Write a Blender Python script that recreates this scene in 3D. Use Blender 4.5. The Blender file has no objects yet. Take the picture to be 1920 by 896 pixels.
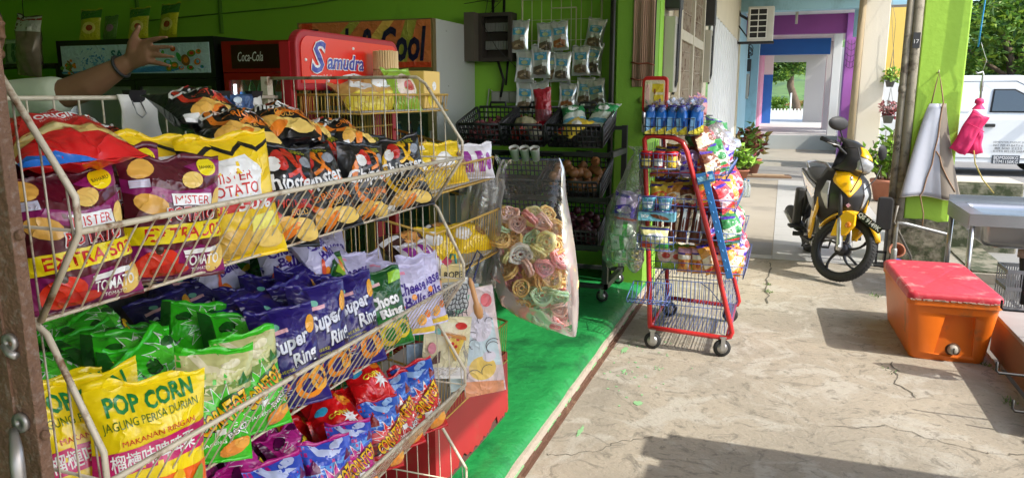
import bpy, bmesh, math, random
from mathutils import Vector as V, Matrix, noise
from mathutils.geometry import tessellate_polygon
R = math.radians
pi = math.pi
S = bpy.context.scene
COL = S.collection
random.seed(11)

# ---------------------------------------------------------------- camera, sky, sun, exposure
cd = bpy.data.cameras.new('camera'); cam = bpy.data.objects.new('camera', cd); COL.objects.link(cam)
cam.location = (0, 0, 1.6); cam.rotation_euler = (R(90 - 10.916), 0, R(19.753))
cd.sensor_width = 36; cd.lens = 26.25; cd.clip_start = .05; cd.clip_end = 1500
S.camera = cam
SUN_TO = V((.40, -.095, .40)).normalized()
w = bpy.data.worlds.new('World'); S.world = w; w.use_nodes = True
nt = w.node_tree
sky = nt.nodes.new('ShaderNodeTexSky'); sky.sky_type = 'NISHITA'; sky.sun_disc = False
sky.sun_elevation = math.asin(SUN_TO.z); sky.sun_rotation = math.atan2(SUN_TO.x, SUN_TO.y)
sky.air_density = 1.0; sky.dust_density = 2.0
bg = nt.nodes['Background']; bg.inputs['Strength'].default_value = .15
nt.links.new(sky.outputs[0], bg.inputs[0])
sl = bpy.data.lights.new('sun', 'SUN'); sl.energy = 2.1; sl.angle = R(.5); sl.color = (1, .95, .86)
so = bpy.data.objects.new('sun', sl); COL.objects.link(so); so.location = (8, -2, 9)
so.rotation_euler = (-SUN_TO).to_track_quat('-Z', 'Y').to_euler()
S.view_settings.view_transform = 'Standard'; S.view_settings.look = 'None'
S.view_settings.gamma = 1; S.view_settings.use_curve_mapping = False
S.view_settings.exposure = 1.46
S.render.engine = 'CYCLES'
try:
    S.cycles.max_bounces = 10; S.cycles.transparent_max_bounces = 24; S.cycles.diffuse_bounces = 8
    S.cycles.use_denoising = True; S.cycles.caustics_reflective = False; S.cycles.caustics_refractive = False
except Exception: pass

# ---------------------------------------------------------------- materials
MATS = {}
def srgb(r, g, b): return tuple(((c / 255) / 12.92 if c / 255 <= .04045 else ((c / 255 + .055) / 1.055) ** 2.4) for c in (r, g, b))
def mat(name, col, rough=.5, metal=0, var=.12, scale=6, bump=0, bscale=40, coat=0, stain=None, samt=.45, sscale=5, sdet=6, spec=.5, stretch=(1, 1, 1), alpha=None):
    """base colour with soft noise variation, an optional second stain colour and a noise bump"""
    if name in MATS: return MATS[name]
    m = bpy.data.materials.new(name); m.use_nodes = True; MATS[name] = m
    n = m.node_tree.nodes; L = m.node_tree.links; b = n['Principled BSDF']
    b.inputs['Roughness'].default_value = rough; b.inputs['Metallic'].default_value = metal
    b.inputs['Specular IOR Level'].default_value = spec
    b.inputs['Coat Weight'].default_value = coat; b.inputs['Coat Roughness'].default_value = .08
    tc = n.new('ShaderNodeTexCoord'); mp = n.new('ShaderNodeMapping'); mp.inputs['Scale'].default_value = stretch
    L.new(tc.outputs['Object'], mp.inputs[0])
    src = None
    if var > 0:
        nz = n.new('ShaderNodeTexNoise'); nz.inputs['Scale'].default_value = scale; nz.inputs['Detail'].default_value = 5
        L.new(mp.outputs[0], nz.inputs['Vector'])
        mx = n.new('ShaderNodeMix'); mx.data_type = 'RGBA'
        mx.inputs['A'].default_value = (*[c * (1 - var) for c in col], 1); mx.inputs['B'].default_value = (*[min(1, c * (1 + var)) for c in col], 1)
        L.new(nz.outputs['Fac'], mx.inputs['Factor']); src = mx.outputs['Result']
    if stain:
        n2 = n.new('ShaderNodeTexNoise'); n2.inputs['Scale'].default_value = sscale; n2.inputs['Detail'].default_value = sdet; n2.inputs['Roughness'].default_value = .65
        L.new(mp.outputs[0], n2.inputs['Vector'])
        rp = n.new('ShaderNodeValToRGB'); rp.color_ramp.elements[0].position = 1 - samt - .06; rp.color_ramp.elements[1].position = 1 - samt + .08
        L.new(n2.outputs['Fac'], rp.inputs[0])
        m2 = n.new('ShaderNodeMix'); m2.data_type = 'RGBA'
        L.new(rp.outputs[0], m2.inputs['Factor'])
        if src: L.new(src, m2.inputs['A'])
        else: m2.inputs['A'].default_value = (*col, 1)
        m2.inputs['B'].default_value = (*stain, 1); src = m2.outputs['Result']
    if src: L.new(src, b.inputs['Base Color'])
    else: b.inputs['Base Color'].default_value = (*col, 1)
    if bump:
        n3 = n.new('ShaderNodeTexNoise'); n3.inputs['Scale'].default_value = bscale; n3.inputs['Detail'].default_value = 6
        L.new(mp.outputs[0], n3.inputs['Vector'])
        bp = n.new('ShaderNodeBump'); bp.inputs['Strength'].default_value = bump; bp.inputs['Distance'].default_value = .01
        L.new(n3.outputs['Fac'], bp.inputs['Height']); L.new(bp.outputs[0], b.inputs['Normal'])
    return m
def emit(name, col, st):
    if name in MATS: return MATS[name]
    m = bpy.data.materials.new(name); m.use_nodes = True; MATS[name] = m
    b = m.node_tree.nodes['Principled BSDF']; b.inputs['Base Color'].default_value = (*col, 1)
    b.inputs['Emission Color'].default_value = (*col, 1); b.inputs['Emission Strength'].default_value = st
    return m
def film(name, tint=(1, 1, 1), clear=.78, wr=.25, wscale=9, rough=.12, milk=.35):
    """thin clear plastic: mostly transparent, glossy crinkles"""
    if name in MATS: return MATS[name]
    m = bpy.data.materials.new(name); m.use_nodes = True; MATS[name] = m
    n = m.node_tree.nodes; L = m.node_tree.links
    n.remove(n['Principled BSDF']); out = n['Material Output']
    tr = n.new('ShaderNodeBsdfTransparent'); tr.inputs[0].default_value = (*tint, 1)
    gl = n.new('ShaderNodeBsdfGlossy'); gl.inputs['Roughness'].default_value = rough
    df = n.new('ShaderNodeBsdfDiffuse'); df.inputs[0].default_value = (.8, .8, .8, 1)
    tc = n.new('ShaderNodeTexCoord'); nz = n.new('ShaderNodeTexNoise'); nz.inputs['Scale'].default_value = wscale; nz.inputs['Detail'].default_value = 3; nz.inputs['Distortion'].default_value = 1.2
    L.new(tc.outputs['Object'], nz.inputs['Vector'])
    bp = n.new('ShaderNodeBump'); bp.inputs['Strength'].default_value = wr; bp.inputs['Distance'].default_value = .03
    L.new(nz.outputs['Fac'], bp.inputs['Height']); L.new(bp.outputs[0], gl.inputs['Normal']); L.new(bp.outputs[0], df.inputs['Normal'])
    fr = n.new('ShaderNodeFresnel'); fr.inputs['IOR'].default_value = 1.45; L.new(bp.outputs[0], fr.inputs['Normal'])
    m1 = n.new('ShaderNodeMixShader'); m1.inputs[0].default_value = milk
    tl = n.new('ShaderNodeBsdfTranslucent'); tl.inputs[0].default_value = (.85, .85, .85, 1); md = n.new('ShaderNodeMixShader'); md.inputs[0].default_value = .55; L.new(df.outputs[0], md.inputs[1]); L.new(tl.outputs[0], md.inputs[2])
    L.new(gl.outputs[0], m1.inputs[1]); L.new(md.outputs[0], m1.inputs[2])
    ad = n.new('ShaderNodeMath'); ad.operation = 'ADD'; ad.inputs[1].default_value = 1 - clear - .1; ad.use_clamp = True
    L.new(fr.outputs[0], ad.inputs[0])
    m2 = n.new('ShaderNodeMixShader'); L.new(ad.outputs[0], m2.inputs[0]); L.new(tr.outputs[0], m2.inputs[1]); L.new(m1.outputs[0], m2.inputs[2])
    L.new(m2.outputs[0], out.inputs[0])
    return m
def pk(r, g, b):
    """printed glossy packet film of this sRGB colour"""
    nm = 'packet_film_%d_%d_%d' % (r, g, b)
    if nm in MATS: return MATS[nm]
    m = mat(nm, srgb(r, g, b), .3, var=.16, scale=34, bump=.2, bscale=34, coat=.32)
    n = m.node_tree.nodes; L = m.node_tree.links; b_ = n['Principled BSDF']; old = b_.inputs['Normal'].links[0].from_socket   # sharp foil creases
    tc = n.new('ShaderNodeTexCoord'); nz = n.new('ShaderNodeTexNoise'); nz.inputs['Scale'].default_value = 9; nz.inputs['Detail'].default_value = 3; nz.inputs['Distortion'].default_value = .6
    L.new(tc.outputs['Object'], nz.inputs['Vector']); s1 = n.new('ShaderNodeMath'); s1.operation = 'SUBTRACT'; s1.inputs[1].default_value = .5; L.new(nz.outputs['Fac'], s1.inputs[0])
    a1 = n.new('ShaderNodeMath'); a1.operation = 'ABSOLUTE'; L.new(s1.outputs[0], a1.inputs[0]); p1 = n.new('ShaderNodeMath'); p1.operation = 'POWER'; p1.inputs[1].default_value = .6; L.new(a1.outputs[0], p1.inputs[0])
    bp = n.new('ShaderNodeBump'); bp.inputs['Strength'].default_value = .55; bp.inputs['Distance'].default_value = .03; bp.invert = True; L.new(p1.outputs[0], bp.inputs['Height']); L.new(old, bp.inputs['Normal'])
    L.new(bp.outputs[0], b_.inputs['Normal']); L.new(bp.outputs[0], b_.inputs['Coat Normal'])
    return m
def paint(r, g, b, rough=.45, **k): return mat('paint_%d_%d_%d_%d' % (r, g, b, int(rough * 100)), srgb(r, g, b), rough, **k)

# ---------------------------------------------------------------- mesh gathering
class G:
    def __init__(s): s.v = []; s.f = []; s.m = []; s.s = []
    def add(s, vs, fs, mi=0, sm=False, M=None):
        o = len(s.v)
        for p in vs:
            p = V(p); s.v.append(M @ p if M else p)
        for f in fs: s.f.append([o + i for i in f]); s.m.append(mi); s.s.append(sm)
        return s
    def box(s, c, d, mi=0, M=None):
        x, y, z = c; a, b, e = d[0] / 2, d[1] / 2, d[2] / 2
        vs = [(x + i * a, y + j * b, z + k * e) for k in (-1, 1) for j in (-1, 1) for i in (-1, 1)]
        return s.add(vs, [(0, 2, 3, 1), (4, 5, 7, 6), (0, 1, 5, 4), (2, 6, 7, 3), (0, 4, 6, 2), (1, 3, 7, 5)], mi, False, M)
    def bx(s, a, b, mi=0, M=None):
        return s.box([(a[i] + b[i]) / 2 for i in range(3)], [abs(b[i] - a[i]) for i in range(3)], mi, M)
    def tube(s, pts, r, mi=0, n=6, closed=False, M=None, caps=True, flat=1):
        pts = [V(p) for p in pts]; k = len(pts)
        rs = r if isinstance(r, (list, tuple)) else [r] * k
        tn = []
        for i in range(k):
            a = pts[(i - 1) % k] if (closed or i > 0) else pts[i]; b = pts[(i + 1) % k] if (closed or i < k - 1) else pts[i]
            t = b - a; tn.append(t.normalized() if t.length > 1e-9 else V((0, 0, 1)))
        up = V((0, 0, 1)) if abs(tn[0].z) < .9 else V((1, 0, 0))
        nx = tn[0].cross(up).normalized(); vs = []
        for i in range(k):
            nx = nx - tn[i] * nx.dot(tn[i])
            nx = nx.normalized() if nx.length > 1e-6 else tn[i].orthogonal().normalized()
            ny = tn[i].cross(nx)
            for j in range(n):
                a = 2 * pi * j / n; vs.append(pts[i] + (nx * math.cos(a) + ny * math.sin(a) * flat) * rs[i])
        fs = []
        for i in range(k if closed else k - 1):
            for j in range(n):
                a = i * n + j; b = i * n + (j + 1) % n; c = ((i + 1) % k) * n; fs.append((a, b, c + (j + 1) % n, c + j))
        if caps and not closed: fs += [tuple(range(n - 1, -1, -1)), tuple((k - 1) * n + j for j in range(n))]
        return s.add(vs, fs, mi, True, M)
    def bar(s, p, q, r, mi=0, n=6, M=None): return s.tube([p, q], r, mi, n, False, M)
    def lathe(s, prof, mi=0, n=20, M=None, sm=True, ring=False):
        vs = []; fs = []; prof = list(prof) + ([prof[0]] if ring else [])
        for r, z in prof:
            for j in range(n): a = 2 * pi * j / n; vs.append((r * math.cos(a), r * math.sin(a), z))
        for i in range(len(prof) - 1):
            for j in range(n): fs.append((i * n + j, i * n + (j + 1) % n, (i + 1) * n + (j + 1) % n, (i + 1) * n + j))
        if prof[0][0] > 1e-6 and prof[0] != prof[-1]: fs.append(tuple(range(n - 1, -1, -1)))
        if prof[-1][0] > 1e-6 and prof[0] != prof[-1]: fs.append(tuple((len(prof) - 1) * n + j for j in range(n)))
        return s.add(vs, fs, mi, sm, M)
    def ball(s, c, r, mi=0, n=10, M=None):
        r = r if isinstance(r, (list, tuple)) else (r, r, r); k = max(4, n // 2 + 1); vs = []; fs = []
        for i in range(k + 1):
            t = pi * i / k
            for j in range(n):
                a = 2 * pi * j / n; vs.append((c[0] + r[0] * math.sin(t) * math.cos(a), c[1] + r[1] * math.sin(t) * math.sin(a), c[2] - r[2] * math.cos(t)))
        for i in range(k):
            for j in range(n): fs.append((i * n + j, i * n + (j + 1) % n, (i + 1) * n + (j + 1) % n, (i + 1) * n + j))
        return s.add(vs, fs, mi, True, M)
    def prism(s, poly, lo, hi, ax='y', mi=0, M=None, sm=False):
        """2-D outline (a,b) pushed along an axis: y -> (a,t,b), x -> (t,a,b), z -> (a,b,t)"""
        f = {'y': lambda a, b, t: (a, t, b), 'x': lambda a, b, t: (t, a, b), 'z': lambda a, b, t: (a, b, t)}[ax]
        n = len(poly); vs = [f(a, b, lo) for a, b in poly] + [f(a, b, hi) for a, b in poly]
        fs = [tuple(range(n)), tuple(range(2 * n - 1, n - 1, -1))] + [(i, i + n, (i + 1) % n + n, (i + 1) % n) for i in range(n)]
        return s.add(vs, fs, mi, sm, M)
    def surf(s, g, mi=0, wrap=False, M=None, sm=True):
        h = len(g); k = len(g[0]); vs = [p for r in g for p in r]; fs = []
        for i in range(h - 1):
            for j in range(k if wrap else k - 1): fs.append((i * k + j, i * k + (j + 1) % k, (i + 1) * k + (j + 1) % k, (i + 1) * k + j))
        return s.add(vs, fs, mi, sm, M)
    def mesh(s, name, mats):
        me = bpy.data.meshes.new(name); me.from_pydata([tuple(p) for p in s.v], [], s.f)
        for m in (mats if isinstance(mats, (list, tuple)) else [mats]): me.materials.append(m)
        me.polygons.foreach_set('material_index', s.m); me.polygons.foreach_set('use_smooth', s.s)
        me.update(); return me
    def build(s, name, mats, parent=None, M=None, bevel=0, fix=True, seg=2):
        me = s.mesh(name, mats)
        if fix:
            bm = bmesh.new(); bm.from_mesh(me); bmesh.ops.recalc_face_normals(bm, faces=bm.faces); bm.to_mesh(me); bm.free()
        o = bpy.data.objects.new(name, me); COL.objects.link(o)
        if parent: o.parent = parent
        if M is not None: o.matrix_local = M if isinstance(M, Matrix) else Matrix.Translation(M)
        if bevel:
            b = o.modifiers.new('edge', 'BEVEL'); b.width = bevel; b.segments = seg; b.limit_method = 'ANGLE'; b.angle_limit = R(40)
        return o
def rounded(w, h, r, n=5, cx=0, cy=0):
    out = []
    for qx, qy, a0 in ((1, 1, 0), (-1, 1, 90), (-1, -1, 180), (1, -1, 270)):
        for i in range(n + 1):
            a = R(a0 + 90 * i / n); out.append((cx + qx * (w / 2 - r) + r * math.cos(a), cy + qy * (h / 2 - r) + r * math.sin(a)))
    return out
def T(x, y, z): return Matrix.Translation((x, y, z))
def RX(a): return Matrix.Rotation(R(a), 4, 'X')
def RY(a): return Matrix.Rotation(R(a), 4, 'Y')
def RZ(a): return Matrix.Rotation(R(a), 4, 'Z')

# ---------------------------------------------------------------- naming
def tag(o, label, cat, group=None, kind=None):
    if label: o['label'] = label
    if cat: o['category'] = cat
    if group: o['group'] = group
    if kind: o['kind'] = kind
    return o
def thing(name, label, cat, M=None, group=None):
    o = bpy.data.objects.new(name, None); COL.objects.link(o); o.empty_display_size = .05
    if M is not None: o.matrix_local = M if isinstance(M, Matrix) else Matrix.Translation(M)
    return tag(o, label, cat, group)
def struct(o): o['kind'] = 'structure'; return o
def stuff(o, label=None): o['kind'] = 'stuff'; return tag(o, label, None)
def dup(src, M, label=None, group=None):
    """a copy of a thing with copies of its parts and sub-parts"""
    r = src.copy(); COL.objects.link(r); r.matrix_local = M
    if label: r['label'] = label
    if group: r['group'] = group
    def kids(a, b):
        for c in list(a.children):
            d = c.copy(); COL.objects.link(d); d.parent = b; d.matrix_parent_inverse = c.matrix_parent_inverse.copy(); kids(c, d)
    kids(src, r)
    return r
ORD = ['first', 'second', 'third', 'fourth', 'fifth', 'sixth', 'seventh', 'eighth', 'ninth', 'tenth', 'eleventh', 'twelfth', 'thirteenth', 'fourteenth', 'fifteenth', 'sixteenth']

# ---------------------------------------------------------------- lettering
_TX = {}
def text2d(t, size=1, fat=0, shear=0, res=2):
    """flat lettering outline, centred, as (verts, faces)"""
    key = (t, fat, shear, res)
    if key not in _TX:
        c = bpy.data.curves.new('lettering', 'FONT'); c.body = t; c.size = 1; c.offset = fat; c.shear = shear; c.resolution_u = res
        c.align_x = 'CENTER'; c.align_y = 'CENTER'
        o = bpy.data.objects.new('lettering', c); COL.objects.link(o)
        me = bpy.data.meshes.new_from_object(o.evaluated_get(bpy.context.evaluated_depsgraph_get()))
        vs = [(p.co.x, p.co.y) for p in me.vertices]; fs = [tuple(p.vertices) for p in me.polygons]
        bpy.data.objects.remove(o); bpy.data.meshes.remove(me); bpy.data.curves.remove(c)
        if vs:
            cx = (min(p[0] for p in vs) + max(p[0] for p in vs)) / 2; cy = (min(p[1] for p in vs) + max(p[1] for p in vs)) / 2
            vs = [(x - cx, y - cy) for x, y in vs]
        _TX[key] = (vs, fs)
    vs, fs = _TX[key]
    return [(x * size, y * size) for x, y in vs], fs
def textfit(t, wid, hgt=None, fat=0, shear=0, rot=0, arc=0):
    vs, fs = text2d(t, 1, fat, shear)
    if not vs: return [], []
    w0 = max(p[0] for p in vs) - min(p[0] for p in vs); h0 = max(p[1] for p in vs) - min(p[1] for p in vs)
    sx = wid / w0; sy = (hgt / h0) if hgt else sx
    vs = [(x * sx, y * sy + (arc * (1 - (2 * x * sx / wid) ** 2) if arc else 0)) for x, y in vs]
    c, s_ = math.cos(R(rot)), math.sin(R(rot))
    return [(x * c - y * s_, x * s_ + y * c) for x, y in vs], fs
def letters(name, t, wid, hgt, m, parent, M, fat=0, shear=0, depth=.0012):
    """raised lettering on a face: x right, z up, front -y"""
    vs, fs = textfit(t, wid, hgt, fat, shear)
    g = G(); g.add([(x, 0, y) for x, y in vs], fs)
    o = g.build(name, m, parent, M, fix=False)
    sd = o.modifiers.new('depth', 'SOLIDIFY'); sd.thickness = depth; sd.offset = 0
    return o
def ell(cx, cz, rx, rz, n=18, rot=0, a0=0, a1=360):
    c, s_ = math.cos(R(rot)), math.sin(R(rot)); out = []
    for i in range(n):
        a = R(a0 + (a1 - a0) * i / (n if a1 - a0 >= 360 else n - 1)); x = rx * math.cos(a); z = rz * math.sin(a)
        out.append((cx + x * c - z * s_, cz + x * s_ + z * c))
    return out
def star(cx, cz, r1, r2, n, rot=0, sx=1, sz=1): return [(cx + sx * (r1 if i % 2 == 0 else r2) * math.cos(R(rot) + pi * i / n), cz + sz * (r1 if i % 2 == 0 else r2) * math.sin(R(rot) + pi * i / n)) for i in range(2 * n)]
def arcband(cx, cz, r, wd, a0, a1, n=14, sx=1, sz=1):
    return [(cx + sx * (r + wd / 2) * math.cos(R(a0 + (a1 - a0) * i / (n - 1))), cz + sz * (r + wd / 2) * math.sin(R(a0 + (a1 - a0) * i / (n - 1)))) for i in range(n)] + \
           [(cx + sx * (r - wd / 2) * math.cos(R(a1 - (a1 - a0) * i / (n - 1))), cz + sz * (r - wd / 2) * math.sin(R(a1 - (a1 - a0) * i / (n - 1)))) for i in range(n)]
def polytri(poly):
    return list(poly), [tuple(t) for t in tessellate_polygon([[V((x, y, 0)) for x, y in poly]])]

# ---------------------------------------------------------------- printed packets
class Pillow:
    """crumpled air-filled packet: base at z=0, front towards -y"""
    def __init__(s, w, h, t, seed=0, nx=14, nz=16, flat=.5, crumple=1.0, lean=0):
        s.w, s.h, s.t, s.nx, s.nz = w, h, t, nx, nz
        rnd = random.Random(seed); ox = rnd.uniform(0, 50); bend = rnd.uniform(-.4, .6); sk = rnd.uniform(-.05, .05); er = rnd.uniform(.2, 1.1)
        s.P = {-1: [], 1: []}
        for sd in (-1, 1):
            for j in range(nz + 1):
                row = []
                v = j / nz; e = max(0, math.sin(pi * min(1, max(0, v)))) ** .55
                for i in range(nx + 1):
                    u = i / nx; q = max(0, math.sin(pi * u)) ** flat
                    x = (u - .5) * w * (1 - .10 * math.sin(pi * v)) + sk * h * (v - .5)
                    edge = math.exp(-min(v, 1 - v) * 7)
                    nzv = noise.noise((u * 3.5 + ox, v * 3.5, sd * 3)) * .22 + noise.noise((u * 8 + ox, v * 6, sd * 7)) * .12
                    wr = noise.noise((u * 13 + ox, v * 1.5, sd * 5)) * edge * 1.1 + noise.noise((u * 4 + v * 5 + ox, (u - v) * 9, sd * 11)) * .16
                    y = sd * t * (q * e * (1 + crumple * nzv) + crumple * wr * q * .8 * e)
                    z = v * h + crumple * .02 * h * noise.noise((u * 2.3 + ox, v * 2, 9)) * (1 if v > .5 else .2)
                    z += h * .05 * er * abs(2 * u - 1) ** 2.2 * max(0, (v - .72) / .28) + h * .03 * noise.noise((u * 4 + ox, 5, 1)) * max(0, (v - .8) / .2) * crumple
                    y += bend * t * max(0, v - .78) * 2.2
                    row.append(V((x, y, z)))
                s.P[sd].append(row)
        s.N = []
        for j in range(nz + 1):
            row = []
            for i in range(nx + 1):
                a = s.P[-1][j][min(nx, i + 1)] - s.P[-1][j][max(0, i - 1)]; b = s.P[-1][min(nz, j + 1)][i] - s.P[-1][max(0, j - 1)][i]
                row.append(a.cross(b).normalized())
            s.N.append(row)
    def at(s, x, z, lift):
        u = min(max(x / s.w + .5, 0), 1) * s.nx; v = min(max(z / s.h, 0), 1) * s.nz
        i = min(int(u), s.nx - 1); j = min(int(v), s.nz - 1); u -= i; v -= j
        f = lambda A: A[j][i] * (1 - u) * (1 - v) + A[j][i + 1] * u * (1 - v) + A[j + 1][i] * (1 - u) * v + A[j + 1][i + 1] * u * v
        return f(s.P[-1]) + f(s.N) * lift
    def decal(s, g, vs, fs, mi, lift):
        bm = bmesh.new(); vv = [bm.verts.new((x, z, 0)) for x, z in vs]
        for f in fs:
            try: bm.faces.new([vv[i] for i in f])
            except ValueError: pass
        x0, x1 = min(p[0] for p in vs), max(p[0] for p in vs); z0, z1 = min(p[1] for p in vs), max(p[1] for p in vs)
        for ax, k, L_, o, lo, hi in ((0, s.nx, s.w, -.5, x0, x1), (1, s.nz, s.h, 0, z0, z1)):
            for q in range(0, k + 1):
                c = (q / k + o) * L_
                if lo - 1e-6 < c < hi + 1e-6 or q in (0, k):
                    co = [0, 0, 0]; no = [0, 0, 0]; co[ax] = c; no[ax] = 1
                    bmesh.ops.bisect_plane(bm, geom=bm.verts[:] + bm.edges[:] + bm.faces[:], dist=1e-7, plane_co=co, plane_no=no, clear_inner=(q == 0), clear_outer=(q == k))
        bm.verts.index_update()
        g.add([s.at(p.co.x, p.co.y, lift) for p in bm.verts], [tuple(q.index for q in f.verts) for f in bm.faces], mi, True); bm.free()
def packet(name, w, h, t, base, prints, seed=0, crumple=1.0, seals=True, nx=14, nz=16, flat=.5):
    """one packet as a thing: printed body mesh + crimped seal strips"""
    p = Pillow(w, h, t, seed, nx, nz, flat, crumple); g = G(); mats = [base]
    for sd in (-1, 1): g.surf(p.P[sd] if sd == 1 else [list(reversed(r)) for r in p.P[-1]])
    for k, d in enumerate(prints):
        m = d[0]
        if m not in mats: mats.append(m)
        if d[1] == 'p': vs, fs = polytri(d[2])
        else:
            (cx, cz), a = d[2], d[3]; vs, fs = textfit(*a, **(d[4] if len(d) > 4 else {})); vs = [(x + cx, z + cz) for x, z in vs]
        if vs: p.decal(g, vs, fs, mats.index(m), .0007 + .00025 * k)
    o = g.build(name, mats, fix=False)
    if seals:
        for nm, j, dz in (('top_seal', nz, .011), ('bottom_seal', 0, -.008)):
            q = G(); rows = []
            for r in range(3):
                rows.append([p.P[1][j][i] + V((0, .0016 * math.sin(i * 1.9 + r) * r, dz * r / 2 + (.002 * math.sin(i * .9 + seed) * r if dz > 0 else 0))) for i in range(nx + 1)])
            q.surf(rows); so_ = q.build(nm, base, o, fix=False)
            sd = so_.modifiers.new('film', 'SOLIDIFY'); sd.thickness = .0006
    return o
# ================================================================ THE SETTING
concrete = mat('worn_concrete', (.34, .315, .27), .85, var=.22, scale=2.2, bump=.35, bscale=30, stain=(.19, .175, .14), samt=.42, sscale=1.3, sdet=9)
def ground_mat():
    """cement screed: three scales of blotches, fine cracks, worn pale patches"""
    m = bpy.data.materials.new('cement_screed'); m.use_nodes = True; n = m.node_tree.nodes; L = m.node_tree.links; b = n['Principled BSDF']
    tc = n.new('ShaderNodeTexCoord')
    def nz(s, d, dist=0, rough=.6):
        q = n.new('ShaderNodeTexNoise'); q.inputs['Scale'].default_value = s; q.inputs['Detail'].default_value = d; q.inputs['Distortion'].default_value = dist; q.inputs['Roughness'].default_value = rough
        L.new(tc.outputs['Object'], q.inputs['Vector']); return q.outputs['Fac']
    def ramp(src, a, bb):
        q = n.new('ShaderNodeValToRGB'); q.color_ramp.elements[0].position = a; q.color_ramp.elements[1].position = bb; L.new(src, q.inputs[0]); return q.outputs[0]
    def mix(f, a, c, amt=1):
        q = n.new('ShaderNodeMix'); q.data_type = 'RGBA'
        if amt != 1:
            k = n.new('ShaderNodeMath'); k.operation = 'MULTIPLY'; k.inputs[1].default_value = amt; L.new(f, k.inputs[0]); f = k.outputs[0]
        L.new(f, q.inputs['Factor'])
        for s_, x in (('A', a), ('B', c)):
            if isinstance(x, tuple): q.inputs[s_].default_value = (*x, 1)
            else: L.new(x, q.inputs[s_])
        return q.outputs['Result']
    c = mix(ramp(nz(.8, 8, .8), .38, .62), (.35, .305, .235), (.25, .222, .175))
    c = mix(ramp(nz(2.6, 9, 1.5), .5, .6), c, (.39, .365, .31), .7)
    c = mix(ramp(nz(5.5, 10, 2.5, .7), .54, .62), c, (.16, .142, .11), .75)
    c = mix(ramp(nz(38, 4), .56, .7), c, (.15, .135, .11), .4)
    c = mix(ramp(nz(90, 2), .62, .7), c, (.42, .39, .33), .5)
    vo = n.new('ShaderNodeTexVoronoi'); vo.feature = 'DISTANCE_TO_EDGE'; vo.inputs['Scale'].default_value = .7
    mp = n.new('ShaderNodeVectorMath'); mp.operation = 'ADD'; nn = n.new('ShaderNodeTexNoise'); nn.inputs['Scale'].default_value = 2.2; nn.inputs['Detail'].default_value = 8
    L.new(tc.outputs['Object'], nn.inputs['Vector']); L.new(tc.outputs['Object'], mp.inputs[0]); L.new(nn.outputs['Color'], mp.inputs[1]); L.new(mp.outputs[0], vo.inputs['Vector'])
    cr = ramp(vo.outputs['Distance'], .0, .007); iv = n.new('ShaderNodeMath'); iv.operation = 'SUBTRACT'; iv.inputs[0].default_value = 1; L.new(cr, iv.inputs[1])
    gate = n.new('ShaderNodeMath'); gate.operation = 'MULTIPLY'; L.new(iv.outputs[0], gate.inputs[0]); L.new(ramp(nz(1.7, 2), .56, .62), gate.inputs[1])
    c = mix(gate.outputs[0], c, (.25, .23, .19), .12)
    L.new(c, b.inputs['Base Color']); b.inputs['Roughness'].default_value = .82
    bp = n.new('ShaderNodeBump'); bp.inputs['Strength'].default_value = .5; bp.inputs['Distance'].default_value = .012; L.new(nz(30, 9, .6), bp.inputs['Height'])
    b2 = n.new('ShaderNodeBump'); b2.inputs['Strength'].default_value = .06; b2.inputs['Distance'].default_value = .01; L.new(cr, b2.inputs['Height']); L.new(bp.outputs[0], b2.inputs['Normal'])
    L.new(b2.outputs[0], b.inputs['Normal']); return m
screed = ground_mat()
asphalt = mat('asphalt', (.22, .215, .205), .9, var=.2, scale=3, bump=.4, bscale=60)
wtile = mat('white_floor_tile', (.42, .42, .405), .35, var=.06, scale=2, stain=(.4, .39, .35), samt=.3, sscale=2)
g = G(); g.bx((-400, -150, -.5), (400, 500, -.13)); struct(g.build('ground', mat('far_grass', (.10, .13, .05), .95, var=.3, scale=.3)))
g = G(); g.bx((2.05, -20, -.3), (60, 60, -.02)); struct(g.build('road', asphalt))
g = G(); g.bx((-.957, -8, -.4), (1.31, 7.66, 0)); struct(g.build('walkway', screed))
# tiled pavement beyond
g = G()
for a, b_ in (((-.957, 7.66), (2.05, 15)), ((-.957, 18.0), (2.05, 24.0))): g.bx((*a, -.4), (*b_, .004))
struct(g.build('tiled_pavement', mat('tan_screed', (.30, .27, .22), .75, var=.12, scale=1.5, bump=.2, stain=(.22, .2, .165), samt=.42, sscale=1.4, sdet=9)))
g = G()
for xx in (-.02, .62, 1.26):
    for yy in range(12): 
        if xx < 1: g.bx((xx + .003, 7.84 + yy * .6, .004), (xx + .637, 8.434 + yy * .6, .009))
for xx in (-.94, -.48, -.02, .44, .9): g.bx((xx + .002, 7.67, .004), (xx + .458, 7.835, .010))
struct(g.build('floor_tiles', wtile))
g = G(); g.bx((-.94, 7.86, .004), (-.03, 8.55, .008)); g.bx((-.93, 15.0, -.3), (2.05, 18.0, .006)); struct(g.build('grey_tile_and_shade_band', mat('grey_tile_and_painted_shade', (.22, .21, .195), .6, var=.2, scale=3)))  # near slab is grey tile, wide far slab paints a band of shade
g = G(); g.bx((-.957, 23.9, -.3), (2.05, 60, .42)); struct(g.build('raised_walkway', mat('white_step', (.48, .48, .46), .6, var=.08, scale=2)))
# drain ledge on the right
dirty = mat('mossy_concrete', (.19, .175, .13), .9, var=.25, scale=5, bump=.6, bscale=30, stain=(.045, .055, .025), samt=.5, sscale=7)
g = G(); g.bx((1.31, -8, -.5), (2.05, 60, -.09)); struct(g.build('drain', mat('drain_concrete', (.13, .12, .1), .9, var=.3, scale=4, bump=.4)))
g = G(); g.bx((1.72, 7.7, -.1), (2.05, 24, .02)); struct(g.build('kerb', dirty))
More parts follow.
